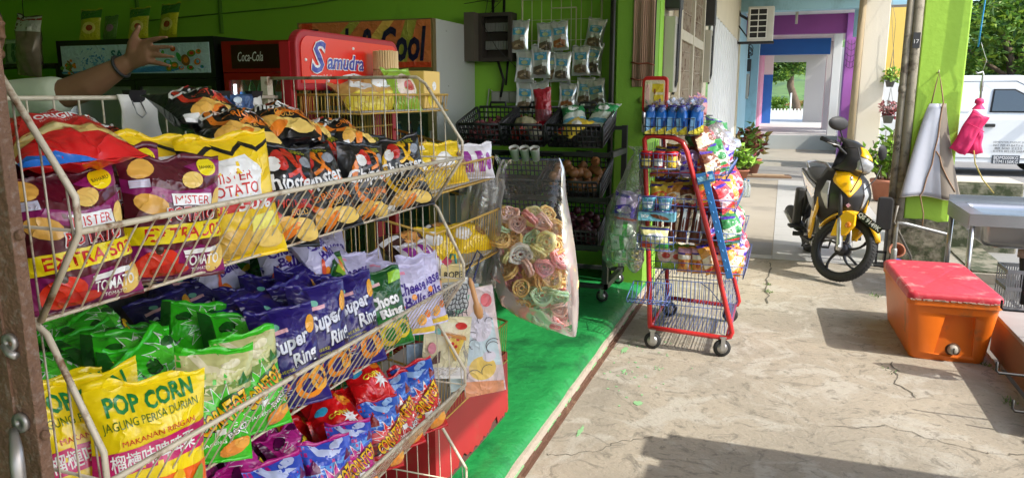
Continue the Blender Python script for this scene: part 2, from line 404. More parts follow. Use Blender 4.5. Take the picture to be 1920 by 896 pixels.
# the shop's raised green floor with a rolled, chipped edge
grn = mat('green_floor_paint', (.012, .22, .05), .5, var=.35, scale=5, bump=1.0, bscale=22, stain=(.006, .11, .028), samt=.44, sscale=3, sdet=10, coat=.1)
def floor_rows():
    rows = []
    for j in range(150):
        y = -1.0 + 7.25 * j / 149; row = []
        for i, (x, z) in enumerate(((-9, .12), (-3, .12), (-1.5, .12), (-1.35, .121), (-1.22, .119), (-1.12, .117), (-1.05, .112), (-1.005, .101), (-.985, .085), (-.975, .066))):
            k = noise.noise((x * 6, y * 6, 1)) * .006 if i > 2 else 0
            row.append((x + (noise.noise((y * 3, i, 5)) * .006 if i > 5 else 0), y, z + k + (noise.noise((y * 4, 2, 3)) * .010 if i > 7 else 0)))
        rows.append(row)
    return rows
g = G(); g.surf(floor_rows()); struct(g.build('shop_floor', grn))
g = G(); g.bx((-9, -1, -.3), (-.984, 6.25, .05)); g.bx((-.99, -1, -.3), (-.962, 6.25, .07))
struct(g.build('step_face', mat('bare_step', (.42, .36, .29), .85, var=.2, scale=6, bump=.5, stain=(.25, .21, .17), samt=.42, sscale=7)))
rust = mat('rusty_steel', (.13, .065, .04), .8, .2, var=.3, scale=12, bump=.4, stain=(.22, .13, .08), samt=.4, sscale=14)
g = G(); g.bx((-.962, -1, -.05), (-.956, 6.2, .028)); g.bx((-.945, -1, -.05), (-.939, 6.2, .004)); g.bx((-.956, -1, -.05), (-.945, 6.2, .006)); struct(g.build('gate_track', rust))
# splashes of green paint on step and walkway
g = G(); rr = random.Random(4)
for k in range(44):
    y = rr.uniform(1.6, 5.6); l = rr.uniform(.02, .13); h0 = rr.uniform(.022, .034)
    g.box((-.9595, y, h0 - .004), (.0052, l, .016))
def splat(cx, cy, rx, ry, n=22, z=.003):
    return [(cx + rx * math.cos(2 * pi * i / n) * rr.uniform(.45, 1.1), cy + ry * math.sin(2 * pi * i / n) * rr.uniform(.45, 1.1)) for i in range(n)]
for cx, cy, rx, ry in ((-.86, 4.52, .02, .07), (-.79, 4.15, .008, .05), (-.63, 3.72, .03, .03), (-.83, 3.3, .012, .07)):
    g.prism(splat(cx, cy, rx, ry), .001, .0035, 'z')
for k in range(50):
    a = rr.gauss(-.72, .12); b_ = rr.gauss(4.25, .3)
    if a > -.93: g.prism(splat(a, b_, rr.uniform(.003, .012), rr.uniform(.004, .016), 8), .001, .003, 'z')
stuff(g.build('paint_spill', mat('spilt_green_paint', (.22, .42, .2), .7, var=.2, scale=30)))
# wide cracks and old patches in the screed
g = G()
def crack(pts, wd, seed):
    r2 = random.Random(seed); P_ = []
    for i in range(len(pts) - 1):
        a, b_ = V((*pts[i], 0)), V((*pts[i + 1], 0))
        for k in range(8): q = a.lerp(b_, k / 8); P_.append(q + V((r2.gauss(0, .012), r2.gauss(0, .012), 0)))
    for i in range(len(P_) - 1):
        d = (P_[i + 1] - P_[i]); n_ = V((-d.y, d.x, 0)).normalized() * wd * r2.uniform(.3, 1)
        a, b_, c_, e_ = P_[i] + n_, P_[i] - n_, P_[i + 1] - n_, P_[i + 1] + n_
        g.add([(p.x, p.y, .0014 + seed * .0004 + .0002 * (i % 2)) for p in (a, b_, c_, e_)], [(0, 1, 2, 3)])
crack([(-.93, 3.0), (-.74, 3.08), (-.62, 3.25), (-.48, 3.38)], .0025, 1)
crack([(.72, 4.85), (.70, 4.5), (.78, 4.3)], .006, 3)
crack([(.3, 3.75), (.6, 3.85), (.95, 3.7), (1.2, 3.75)], .003, 4)
crack([(-.03, 6.0), (-.04, 6.9), (-.03, 7.6)], .008, 6)
crack([(-.4, 6.55), (-.05, 6.5)], .005, 7)
stuff(g.build('floor_cracks', mat('crack_dirt', (.10, .09, .07), .95, var=.3, scale=20)))
weedm = mat('weed_green', (.09, .18, .03), .6, var=.3, scale=20)
def tuft(x, y, n, h, sd):
    q = random.Random(sd)
    for k in range(n):
        a = q.uniform(0, 6.3); l = h * q.uniform(.5, 1.1); c = V((x + q.gauss(0, .02), y + q.gauss(0, .03), .002)); t = c + V((math.cos(a) * l * .7, math.sin(a) * l * .7, l * .7)); s_ = V((-math.sin(a), math.cos(a), 0)) * .004
        g.add([c - s_, c + s_, t], [(0, 1, 2)])
g = G()
for i, (x, y, n, h) in enumerate(((-.03, 6.35, 26, .03), (-.03, 6.6, 18, .025), (.80, 6.5, 34, .035), (.70, 4.7, 14, .02), (1.22, 4.4, 30, .03), (1.2, 3.9, 24, .03), (1.25, 5.0, 24, .03), (1.0, 7.4, 26, .04))): tuft(x, y, n, h, i)
stuff(g.build('weeds', weedm, fix=False))
# ---------------------------------------------------------------- shop walls
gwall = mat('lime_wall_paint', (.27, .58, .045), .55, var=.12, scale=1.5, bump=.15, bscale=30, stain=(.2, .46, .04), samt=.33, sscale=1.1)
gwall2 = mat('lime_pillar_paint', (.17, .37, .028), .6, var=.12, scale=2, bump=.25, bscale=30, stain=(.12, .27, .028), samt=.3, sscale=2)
def wall(name, a, b, m, label, cat='wall', bevel=0):
    g = G(); g.bx(a, b); o = g.build(name, m, bevel=bevel); return tag(o, label, cat)
wall('party_wall', (-9, 6.25, -.3), (-.98, 6.45, 3.4), gwall, 'bright green painted shop wall behind the fridges and packets')
wall('inner_wall', (-9.2, -1.2, -.3), (-9, 6.45, 3.4), gwall, 'far green wall at the back of the dim shop')
wall('side_wall', (-9, -1.2, -.3), (-.98, -1, 3.4), gwall, 'green shop wall beside the near end of the shop')
g = G(); g.bx((-9.2, -8, 3.4), (-.9, 15.5, 3.6)); g.bx((-.9, -8, 3.4), (2.0, 2.3, 3.6)); g.bx((-.9, 2.3, 3.402), (1.52, 15.5, 3.598)); struct(g.build('ceiling', paint(236, 234, 222, .8)))  # eave edge stepped so sun reaches the cracker bag and the rack stays shaded
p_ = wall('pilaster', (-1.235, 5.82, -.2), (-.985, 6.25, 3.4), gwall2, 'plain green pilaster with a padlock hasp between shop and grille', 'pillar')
g = G(); g.tube([(-1.01, 5.80, 1.52), (-1.01, 5.795, 1.44), (-1.005, 5.795, 1.38)], .016, 0, 8); g.ball((-1.01, 5.80, 1.56), (.05, .012, .03), 1); g.bx((-1.02, 5.785, 1.32), (-.99, 5.81, 1.40), 0)
g.build('hasp', [mat('steel', (.45, .45, .44), .35, .9, var=.1), paint(120, 140, 60)], p_)
g = G(); g.lathe([(.05, -.008), (.05, .008), (.025, .008), (.025, -.008)], 0, 14, T(-1.02, 5.80, .83) @ RX(90), ring=True); g.build('ring_bracket', paint(60, 62, 60), p_)
g = G(); g.tube([(-1.262, 5.80, .12), (-1.262, 5.80, 3.35)], .016, 0, 8); g.tube([(-1.30, 5.9, .12), (-1.30, 5.9, 3.35)], .011, 0, 8)
tag(g.build('conduit_pipe', paint(45, 45, 42)), 'thin dark conduits running up beside the green pilaster', 'pipe')
for zz in (2.72,):
    g = G(); g.tube([(-6.2, 6.235, 2.35), (-4.4, 6.235, 2.42), (-2.8, 6.235, 2.58), (-2.2, 6.235, 2.6)], .006, 0, 6)
    tag(g.build('wall_cable', paint(110, 150, 60)), 'green painted cable sagging along the wall above the fridges', 'cable')
for i, xx in enumerate((-6.35, -5.3)):
    g = G(); g.tube([(xx, 6.24, 2.2), (xx, 6.24, 3.4)], .02, 0, 8)
    tag(g.build('wall_pipe', paint(90, 140, 45)), ['green painted pipe on the wall above the black chiller', 'green painted pipe on the wall above the red drinks fridge'][i], 'pipe')

# ---------------------------------------------------------------- the row of shop fronts along the walkway
cream = mat('cream_plaster', (.62, .56, .42), .7, var=.1, scale=2, bump=.2, stain=(.42, .38, .29), samt=.32, sscale=2.5)
lblue = mat('pale_blue_plaster', (.33, .56, .66), .7, var=.1, scale=2, bump=.12, stain=(.21, .36, .42), samt=.36, sscale=1.6, sdet=9, stretch=(1, 1, .5))
white = mat('white_plaster', (.72, .71, .68), .7, var=.1, scale=2, bump=.1, stain=(.47, .45, .4), samt=.36, sscale=1.6, sdet=9, stretch=(1, 1, .5))
wall('shop_wall', (-1.4, 6.46, -.2), (-.99, 10.3, 3.4), cream, 'cream wall of the next shop holding the grille door')
wall('shop_fascia', (-1.2, 10.3, 2.6), (-.9, 15.6, 3.4), cream, 'cream fascia above the white folding shutter', 'fascia')
sh = thing('folding_shutter', 'white ribbed folding shutter closing the next shop', 'shutter', T(-.93, 10.3, 0))
g = G(); n_ = 48; pts = []
for i in range(n_ + 1): pts.append(((.03 if i % 4 in (1, 2) else -.03), i * 5.28 / n_ - (.07 if i % 2 else 0)))
g.surf([[(x, y, z) for x, y in pts] for z in (.01, 2.598)], sm=False)
o = g.build('ribbed_leaf', mat('white_shutter', (.66, .68, .69), .45, .1, var=.08, scale=3, stain=(.5, .5, .5), samt=.25), sh, fix=False)
sd = o.modifiers.new('depth', 'SOLIDIFY'); sd.thickness = .004
g = G(); g.bx((-.03, 5.29, 0), (.05, 5.36, 2.6)); g.build('jamb', cream, sh)
# grille door
gd = thing('grille_door', 'tall cream grille door with rusty lattice panels and narrow bars', 'door', T(-.985, 7.05, 0))
g = G()
for y0 in (0, 1.0, 2.0): g.bx((0, y0, 0), (.07, y0 + .09, 3.2))
for z0 in (0, 1.0, 2.1, 3.1): g.bx((.002, .09, z0), (.066, 2.0, z0 + .09))
g.build('door_frame', mat('cream_wood', (.55, .5, .38), .6, var=.15, scale=6, stain=(.3, .24, .16), samt=.36, sscale=6), gd)
g = G()
for k in range(2):
    for i in range(9): g.bar((.035, .14 + k * 1.0 + i * .1, .09), (.035, .14 + k * 1.0 + i * .1, 3.1), .009, 0, 5)
    for z0 in [.2 + .18 * q for q in range(17)]: g.bar((.042, .09 + k, z0), (.042, 1.0 + k, z0 + .02), .006, 0, 5)
g.build('lattice', mat('rusty_lattice', (.4, .33, .24), .7, .2, var=.3, scale=10, stain=(.18, .1, .06), samt=.42, sscale=12), gd)
g = G(); g.bx((-.01, .09, .05), (.005, 2.0, 3.15)); g.build('backing', mat('dim_board', (.25, .22, .18), .8, var=.2), gd)
# bamboo blind
bl = thing('bamboo_blind', 'rolled bamboo blind hanging upright on the green pilaster edge', 'blind', T(-1.03, 5.93, 1.66))
g = G()
for i in range(12): g.bar((-.075 + i * .0135, -.12 + .008 * math.sin(i), 0), (-.075 + i * .0135, -.12 + .008 * math.sin(i), 1.7), .0078, 0, 6)
g.build('slats', mat('bamboo', (.42, .27, .19), .65, var=.3, scale=14, stretch=(1, 1, .1)), bl)
g = G()
for z0 in (.05, .17, .78): g.tube([(-.09, -.13, z0 + .012), (-.03, -.135, z0), (.04, -.135, z0 + .004), (.09, -.13, z0 - .012)], .006)
g.build('tie_cord', paint(120, 60, 40, .8), bl)
g = G(); g.bx((-.085, -.105, -.04), (.085, -.09, 1.7)); g.build('backing_strip', paint(50, 44, 38, .8), bl)

def meter(y, z, label, h=.62):
    r = thing('electric_meter', label, 'electric meter', T(-.985, y, z))
    g = G(); g.bx((0, 0, 0), (.10, .22, h)); g.build('housing', paint(176, 172, 160, .5), r, bevel=.01)
    g = G(); g.bx((.1, .03, h * .35), (.104, .19, h * .9)); g.build('window', mat('meter_glass', (.5, .52, .5), .15, coat=.5), r)
    g = G(); g.bx((0, .02, h + .06), (.13, .2, h + .36)); g.bx((0, .05, h + .38), (.09, .17, h + .46)); g.build('cut_out_fuse', paint(42, 42, 44), r, bevel=.01)
    g = G(); rr = random.Random(int(y * 10))
    for k in range(4):
        a = [(.06 + .09 * math.cos(t * .55 + k) , .11 + .12 * math.sin(t * .55 + k) , h + .55 + .02 * k + .11 * math.sin(t * .5)) for t in range(13)]
        g.tube(a, .009, 0, 6)
    for k in range(3): g.tube([(.07, .06 + .04 * k, h + .36), (.12, .05 + .05 * k, h + .2), (.11, .05 + .05 * k, .1), (.08, .06 + .04 * k, -.02)], .008, 0, 6)
    g.tube([(.05, .11, h + .46), (.05, .11, h + 1.2)], .02, 0, 8)
    g.build('cables', paint(30, 30, 32), r)
    g = G(); g.bx((-.02, -.06, -.06), (0, .28, h + 1.0)); g.build('back_board', paint(150, 140, 120, .8), r)
meter(6.48, 1.62, 'grey electric meter with coiled black cables beside the grille door')
meter(9.62, 1.75, 'electric meter and cable coil beside the folding shutter')
meter(20.2, 1.5, 'small electric meter on the wall past the pale blue pillar')
wall('blue_shop_wall', (-1.3, 15.66, -.2), (-.95, 23.9, 3.6), lblue, 'pale blue shop wall beyond the folding shutter')
g = G(); g.bx((-.955, 15.9, 0), (-.94, 16.9, 2.3)); tag(g.build('shop_doorway', paint(150, 145, 130)), 'narrow beige doorway in the pale blue wall', 'door')
wall('blue_pillar', (-1.0, 20.6, 0), (-.69, 21.0, 3.6), lblue, 'pale blue pillar standing out from the shop row', 'pillar')
pink = mat('pink_plaster', (.62, .22, .38), .7, var=.1, stain=(.7, .5, .56), samt=.42, sscale=3)
wall('pink_shop_wall', (-1.3, 24, .4), (-.88, 34, 3.6), pink, 'pink grilled shop front further along the walkway')
blue = mat('strong_blue_paint', (.02, .16, .52), .6, var=.08, scale=2)
bp_ = wall('bright_blue_pillar', (-.9, 33.6, .4), (-.53, 34.0, 2.42), blue, 'bright blue pillar at the end of the shop row', 'pillar')
g = G(); g.bx((-.9, 33.62, 2.42), (-.53, 33.98, 3.6)); g.build('white_head', white, bp_)
purple = mat('purple_paint', (.26, .055, .24), .65, var=.08, scale=2, stain=(.2, .05, .18), samt=.3)
# beams across the walkway
wall('pale_blue_beam', (-.95, 15.5, 3.16), (2.0, 15.8, 3.62), lblue, 'pale blue beam crossing the walkway above the white shutter', 'beam')
wall('pale_blue_bracket', (1.19, 16.4, 2.72), (1.5, 16.7, 3.4), lblue, 'pale blue bracket hanging down beside the purple column', 'bracket')
g = G(); g.bx((-1.0, 15.8, 3.4), (1.75, 27, 3.6)); g.bx((-1, 27, 3.42), (1.75, 36, 3.6)); struct(g.build('far_ceiling', white))
wall('purple_beam', (-.95, 19.0, 2.98), (1.22, 19.3, 3.41), purple, 'purple beam crossing the walkway near the air conditioner', 'beam')
wall('blue_beam', (-.9, 27.0, 2.9), (1.3, 27.3, 3.41), blue, 'bright blue beam crossing the walkway past the purple one', 'beam')
g = G(); g.bx((.62, 22.5, 3.36), (.72, 23.1, 3.4)); tag(g.build('strip_light', paint(235, 235, 235)), 'small white strip light under the ceiling behind the purple beam', 'light')
g = G(); g.bx((.1, 17.2, 3.33), (.16, 18.4, 3.4)); g.bar((.13, 17.8, 3.1), (.13, 17.8, 3.4), .03); tag(g.build('ceiling_fitting', paint(190, 180, 160)), 'old lamp fitting on the white ceiling before the purple beam', 'light fitting')
ew = G(); ew.bx((-1.0, 36, .4), (.0 - .72, 36.3, 3.6)); ew.bx((-.72, 36, 3.02), (.80, 36.3, 3.6)); ew.bx((.80, 36, .4), (2.3, 36.3, 3.6))
tag(ew.build('end_wall', mat('grey_plaster', (.5, .5, .47), .8, var=.06, scale=1)), 'pale grey end wall with an opening onto the garden', 'wall')

# ---------------------------------------------------------------- columns on the kerb side
col = wall('green_column', (1.15, 7.95, -.1), (1.53, 8.35, 3.4), gwall2, 'bright green column with a mossy foot holding the hung apron', 'column', .012)
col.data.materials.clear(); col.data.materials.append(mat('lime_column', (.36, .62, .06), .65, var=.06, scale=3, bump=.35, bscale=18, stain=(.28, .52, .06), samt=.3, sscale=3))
g = G(); rr = random.Random(8)
rows = []
for j in range(13):
    z = -.1 + .045 * j * 1.0
    rows.append([(1.34 + (.205 + .012 * noise.noise((a * 3, z * 9, 1))) * sx + 0 * a, 8.15 + (.213 + .012 * noise.noise((a * 3, z * 9, 4))) * sy, z + (.05 * noise.noise((a * 2.2, 1, 7)) if j > 9 else 0)) for a, (sx, sy) in enumerate([(-1, -1), (-.5, -1), (0, -1), (.5, -1), (1, -1), (1, 0), (1, 1), (0, 1), (-1, 1), (-1, 0)])])
g.surf(rows, 0, True, sm=False); g.build('mossy_foot', dirty, col)
g = G(); g.bx((1.147, 7.947, .38), (1.2, 8.0, .5)); 
pipem = mat('grimy_pipe', (.26, .235, .18), .75, var=.2, scale=14, bump=.25, stain=(.09, .07, .05), samt=.42, sscale=9)
for i, (xx, rr_) in enumerate(((1.035, .033), (1.105, .045))):
    g = G(); g.tube([(xx, 7.97, -.1), (xx, 7.97, 3.4)], rr_, 0, 14)
    pp = tag(g.build('drain_pipe', pipem), ['thin brown drainpipe standing left of the green column', 'thick brown drainpipe touching the green column'][i], 'pipe')
    g = G()
    z0 = (1.62, .72)[i]; g.lathe([(rr_ + .001, z0), (rr_ + .005, z0 + .01), (rr_ + .005, z0 + .05), (rr_ + .001, z0 + .06)], 0, 14, T(xx, 7.97, 0))
    g.build('collar', pipem, pp)
    if i == 0:
        letters('stencil', 'W', .035, .035, paint(60, 50, 40), pp, T(xx, 7.935, 1.21)); letters('stencil', '9', .03, .04, paint(60, 50, 40), pp, T(xx, 7.935, 1.15)); letters('stencil', '9', .03, .04, paint(60, 50, 40), pp, T(xx, 7.935, 1.09))
    else: g = G(); g.bx((xx - .03, 7.918, 2.02), (xx + .03, 7.926, 2.16)); g.build('sticker', paint(60, 60, 62), pp); letters('sticker_number', '17', .04, .035, paint(225, 225, 225), pp, T(xx, 7.915, 2.08))
wall('cream_column', (1.12, 13.5, -.1), (1.48, 13.9, 3.4), mat('cream_column_paint', (.74, .68, .56), .7, var=.06, scale=2, bump=.15), 'cream white column behind the motorcycle', 'column', .01)
g = G(); g.tube([(1.04, 13.45, 0), (1.075, 13.45, 3.4)], .055, 0, 10); tag(g.build('wooden_pole', mat('old_wood', (.28, .22, .13), .8, var=.3, scale=8, stretch=(1, 1, .2))), 'weathered wooden pole leaning against the cream column', 'pole')
wall('purple_column', (1.22, 18.9, -.1), (1.5, 19.3, 3.4), mat('purple_column_paint', (.42, .13, .46), .65, var=.06), 'purple column under the purple beam', 'column', .01)
wall('white_column', (1.24, 24.2, .4), (1.47, 24.6, 3.4), white, 'white column past the purple column', 'column', .01)
wall('far_grey_column', (1.3, 29, .4), (1.6, 29.4, 3.4), white, 'far grey white column near the end wall', 'column')
# ================================================================ OUTSIDE
leafA = mat('leaf_mid', (.12, .25, .03), .5, var=.35, scale=3); leafB = mat('leaf_dark', (.05, .12, .02), .55, var=.35, scale=3); leafC = mat('leaf_light', (.24, .36, .04), .5, var=.3, scale=3)
for m_ in (leafA, leafB, leafC):
    m_.node_tree.nodes['Principled BSDF'].inputs['Transmission Weight'].default_value = 0
    b_ = m_.node_tree.nodes['Principled BSDF']; tl = m_.node_tree.nodes.new('ShaderNodeBsdfTranslucent'); ms = m_.node_tree.nodes.new('ShaderNodeMixShader'); ms.inputs[0].default_value = .35
    src = b_.inputs['Base Color'].links[0].from_socket; m_.node_tree.links.new(src, tl.inputs[0])
    m_.node_tree.links.new(b_.outputs[0], ms.inputs[1]); m_.node_tree.links.new(tl.outputs[0], ms.inputs[2]); m_.node_tree.links.new(ms.outputs[0], m_.node_tree.nodes['Material Output'].inputs[0])
def leaf(g, p, d, l, wd, mi, rr):
    d = d.normalized(); s = d.cross(V((rr.uniform(-1, 1), rr.uniform(-1, 1), rr.uniform(.2, 1)))).normalized() * wd
    u = d.cross(s).normalized() * l * .12
    g.add([p, p + d * l * .45 + s + u, p + d * l, p + d * l * .45 - s + u], [(0, 1, 2, 3)], mi)
def crown(clumps, n, l, seed, mix=(.45, .3, .25), flatten=.5):
    g = G(); rr = random.Random(seed)
    for c, r in clumps:
        c = V(c); k = int(n * r * r)
        for i in range(k):
            d = V((rr.gauss(0, 1), rr.gauss(0, 1), rr.gauss(0, 1))).normalized()
            q = rr.random() ** .4; rad = r * (.8 + .35 * noise.noise(d * 2.2 + c)) * q
            p = c + V((d.x * rad, d.y * rad, d.z * rad * .72))
            t = rr.random(); mi = 0 if t < mix[0] else (1 if t < mix[0] + mix[1] else 2)
            dr = V((rr.gauss(0, 1), rr.gauss(0, 1), rr.gauss(-.2, flatten)))
            leaf(g, p, dr, l * rr.uniform(.6, 1.3), l * rr.uniform(.2, .32), mi, rr)
    return g
bark = mat('bark', (.12, .085, .055), .9, var=.35, scale=5, bump=.5, bscale=14)
def tree(label, base, limbs, clumps, n, l, seed, name='broadleaf_tree', mix=(.45, .3, .25), group=None):
    r = thing(name, label, 'tree', T(*base), group)
    g = G()
    for pts, rad in limbs: g.tube(pts, rad, 0, 9)
    g.build('trunk', bark, r)
    crown(clumps, n, l, seed, mix).build('crown', [leafA, leafB, leafC], r, fix=False); return r
rr = random.Random(3)
def clumpset(c, spread, k, r0, r1, seed):
    q = random.Random(seed); return [((c[0] + q.uniform(-1, 1) * spread[0], c[1] + q.uniform(-1, 1) * spread[1], c[2] + q.uniform(-1, 1) * spread[2]), q.uniform(r0, r1)) for _ in range(k)]
tree('spreading green tree above the white van roof', (6.5, 27, -.1),
     [([(0, 0, 0), (.1, 0, 1.6), (-.2, 0, 3.0), (-.9, 0, 4.6)], [.17, .13, .11, .06]), ([(.05, 0, 1.5), (1.2, -.2, 2.5), (2.8, -.4, 3.0)], [.1, .07, .03]), ([(-.1, 0, 2.2), (-1.2, -.3, 2.9), (-1.9, -.5, 3.6)], [.07, .05, .03]), ([(0, 0, 2.4), (.6, .3, 4), (1, .2, 5.2)], [.16, .1, .05])],
     clumpset((-.3, -.4, 4.0), (3.4, 1.4, 1.5), 36, .55, 1.05, 5), 560, .24, 9, mix=(.4, .15, .45))
tree('dense dark tree behind the spreading one by the van', (9.5, 36, -.1), [([(0, 0, 0), (.2, 0, 2.5), (0, 0, 5)], [.35, .28, .12])], clumpset((0, 0, 4.6), (4.8, 1.6, 2.6), 28, .9, 1.6, 6), 300, .36, 10, mix=(.45, .4, .15))
tree('leafy tree with a leaning trunk seen through the end opening', (.9, 56, -.2), [([(0, 0, 0), (-.15, 0, 1.2), (-.6, 0, 2.4), (-.6, 0, 4.4)], [.34, .27, .24, .12]), ([(-.6, 0, 3), (-1.6, 0, 3.8), (-2.6, 0, 4.3)], [.12, .08, .04])], clumpset((-1.3, 0, 3.9), (1.9, 1.2, .8), 26, .5, .95, 7), 560, .26, 11, mix=(.45, .2, .35))
for i, (x, y, z, sc) in enumerate(((-2.2, 60, .3, 1.3), (-.2, 66, .4, 1.4), (2.2, 68, .4, 1.5))):
    r = thing('garden_bush', ['bright green bush left of the leaning trunk beyond the opening', 'low garden bush behind the white fence under the tree', 'garden bush hidden behind the leaning trunk'][i], 'bush', T(x, y, -.1))
    g = G()
    for k in range(6): g.bar((0, 0, 0), (rr.uniform(-.5, .5), rr.uniform(-.3, .3), 1), .03)
    g.build('stem', bark, r); crown(clumpset((0, 0, .9), (.9, .5, .4), 8, .4, .7, 20 + i), 420, .22, 30 + i, mix=(.4, .1, .5)).build('foliage', [leafA, leafB, leafC], r, fix=False)
# hill and garden
g = G(); rows = []
for j in range(40):
    row = []
    for i in range(90):
        x = -220 + 440 * i / 89; t = j / 39; y = 120 + 260 * t
        row.append((x, y, -1 + t * 34 * (1 + .35 * noise.noise((x * .01, 3, 1))) + 3.5 * noise.noise((x * .05, y * .05, 2)) + 1.6 * noise.noise((x * .2, y * .2, 5))))
    rows.append(row)
g.surf(rows); struct(g.build('hill', mat('wooded_hill', (.09, .17, .04), .95, var=.5, scale=.12, bump=1, bscale=.5, stain=(.035, .085, .03), samt=.45, sscale=.25)))
g = G(); g.bx((-40, 36.4, -.3), (40, 118, -.03)); struct(g.build('garden_lawn', mat('lawn', (.13, .22, .05), .95, var=.4, scale=1.5)))
wf = thing('picket_fence', 'low white picket fence under the garden tree', 'fence', T(-3, 50, -.05)); g = G()
for k in range(28): g.bx((k * .2, 0, 0), (k * .2 + .1, .04, .8))
g.bx((0, .04, .2), (5.6, .08, .3)); g.bx((0, .04, .6), (5.6, .08, .7)); g.build('pickets', paint(235, 232, 220, .7), wf)
g = G(); g.bar((0.35, 49, 0), (0.35, 49, 1.7), .05); tag(g.build('white_post', paint(230, 230, 225)), 'white post standing in front of the picket fence', 'post')
hs = thing('garden_house', 'low house with an orange tiled roof behind the garden fence', 'house', T(1.6, 74, -.1) @ Matrix.Diagonal((.6, 1, .5, 1))); g = G(); g.bx((-2.2, 0, -.1), (3.4, 3, 1.5)); g.build('wall', cream, hs)
g = G(); g.prism([(-2.6, 1.5), (3.8, 1.5), (2.6, 2.3), (-1.4, 2.3)], -.3, 3.2, 'y'); g.build('roof', mat('orange_tiles', (.42, .13, .05), .8, var=.3, scale=6), hs)
# boundary wall behind the van
tag(G().bx((1.8, 24.2, -.1), (14, 24.5, 1.95)).build('boundary_wall', mat('dark_wall', (.17, .165, .15), .9, var=.3, scale=2, bump=.4, stain=(.08, .085, .06), samt=.4)), 'dark grey boundary wall behind the white van', 'wall')
# yellow shop sign box and the red tiled roof over it
ys = thing('sign_box', 'big blank yellow sign box in a grey frame between the columns', 'sign', T(1.47, 15.2, 1.86))
G().bx((0, 0, 0), (1.3, .25, 1.3)).build('frame', paint(105, 100, 95, .5), ys, bevel=.01); G().bx((.07, -.012, .05), (1.24, .0, 1.25)).build('face', mat('yellow_sign', (.80, .55, .12), .5, var=.06), ys)
for xx in (.15,): G().bar((xx, .12, -1.9), (xx, .12, 0), .04, 0, 8).build('post', paint(95, 92, 88), ys)
rf = thing('tiled_canopy', 'small red brown tiled canopy above the yellow sign box', 'canopy', T(1.3, 15.6, 3.22)); g = G()
for i in range(3):
    for j in range(5): g.tube([(.1 + i * .24, .0 + j * .3, .02 + j * .1), (.1 + i * .24, .32 + j * .3, .13 + j * .1)], .1, 0, 8)
g.build('roof_tiles', mat('red_tiles', (.34, .11, .06), .8, var=.35, scale=5), rf); G().bx((0, 0, -.12), (.7, .08, -.02)).build('fascia_board', paint(90, 80, 72), rf)
g = G(); g.bar((.2, .9, -3.25), (.2, .9, .1), .06, 0, 8); g.build('post', paint(90, 80, 72), rf)

# ---------------------------------------------------------------- white van
glassm = mat('dark_glass', (.02, .03, .035), .06, var=0, coat=1, spec=.8); rubber = mat('rubber', (.02, .02, .02), .75, var=.2, scale=20, bump=.2)
vw = mat('white_van_paint', (.74, .76, .76), .28, var=.03, scale=2, coat=.5)
van = thing('panel_van', 'white panel van parked side-on with black lettering by its door', 'van', T(1.75, 17.5, -.02) @ Matrix.Diagonal((1, 1, 1.07, 1)))
# side outline: x forward (right), z up
prof = [(.0, .35), (.02, 1.0), (.06, 1.62), (.16, 1.80), (.45, 1.87), (2.6, 1.87), (3.05, 1.80), (3.4, 1.55), (3.78, 1.08), (3.98, .92), (4.04, .62), (4.02, .32), (3.72, .26), (3.66, .44), (3.52, .60), (3.33, .64), (3.14, .60), (3.0, .44), (2.94, .26), (1.06, .26), (1.0, .44), (.86, .60), (.67, .64), (.48, .60), (.34, .44), (.28, .28)]
sec = []
for y, dz, k in ((0, 0, 1), (.04, .0, 1), (1.61, 0, 1), (1.65, 0, 1)):
    inset = .985 if y in (0, 1.65) else 1
    sec.append([((x - 2) * inset + 2, y + (max(0, z - 1.0) * .14 * (1 if y < .8 else -1)), (z - 1) * (inset if z > 1 else 1) + 1) for x, z in prof])
g = G(); g.surf(sec, 0, True, sm=False); n_ = len(prof); g.add(sec[0], [tuple(range(n_))]); g.add(sec[-1], [tuple(range(n_))]); g.build('body', vw, van, bevel=.02)
def vside(pts, yo, m, name, par, th=.012):
    g = G(); n_ = len(pts); a = [(x, yo + max(0, z - 1.0) * .14, z) for x, z in pts]; b_ = [(x, yo + th + max(0, z - 1.0) * .14, z) for x, z in pts]
    g.add(a + b_, [tuple(range(n_)), tuple(range(2 * n_ - 1, n_ - 1, -1))] + [(i, (i + 1) % n_, n_ + (i + 1) % n_, n_ + i) for i in range(n_)]); return g.build(name, m, par)
fd = vside([(1.98, .34), (1.98, 1.76), (2.56, 1.76), (3.02, 1.52), (3.36, 1.10), (3.36, .72), (3.12, .70), (2.92, .34)], -.006, vw, 'front_door', van)
vside([(2.13, 1.19), (2.17, 1.62), (2.54, 1.62), (2.92, 1.42), (3.14, 1.19)], -.016, rubber, 'window_seal', fd); vside([(2.165, 1.215), (2.195, 1.595), (2.53, 1.595), (2.90, 1.40), (3.1, 1.215)], -.026, glassm, 'window', fd)
G().bx((2.07, -.03, .92), (2.25, 0, .98)).build('handle', rubber, fd, bevel=.01)
sd_ = vside([(.72, .72), (.72, 1.76), (1.93, 1.76), (1.93, .34), (1.12, .34), (1.05, .5)], -.006, vw, 'sliding_door', van); vside([(.84, 1.2), (.84, 1.64), (1.78, 1.64), (1.78, 1.2)], -.014, vw, 'pressed_panel', sd_)
g = G()
for pts in ([(1.98, .34), (1.98, 1.76), (2.56, 1.76), (3.02, 1.52), (3.36, 1.10), (3.36, .72), (3.12, .70), (2.92, .34)], [(.72, .72), (.72, 1.76), (1.93, 1.76), (1.93, .34), (1.12, .34), (1.05, .5)]): g.tube([(x, -.004 + max(0, z - 1.0) * .14, z) for x, z in pts], .008, 0, 5, True)
g.build('door_seam', rubber, van)
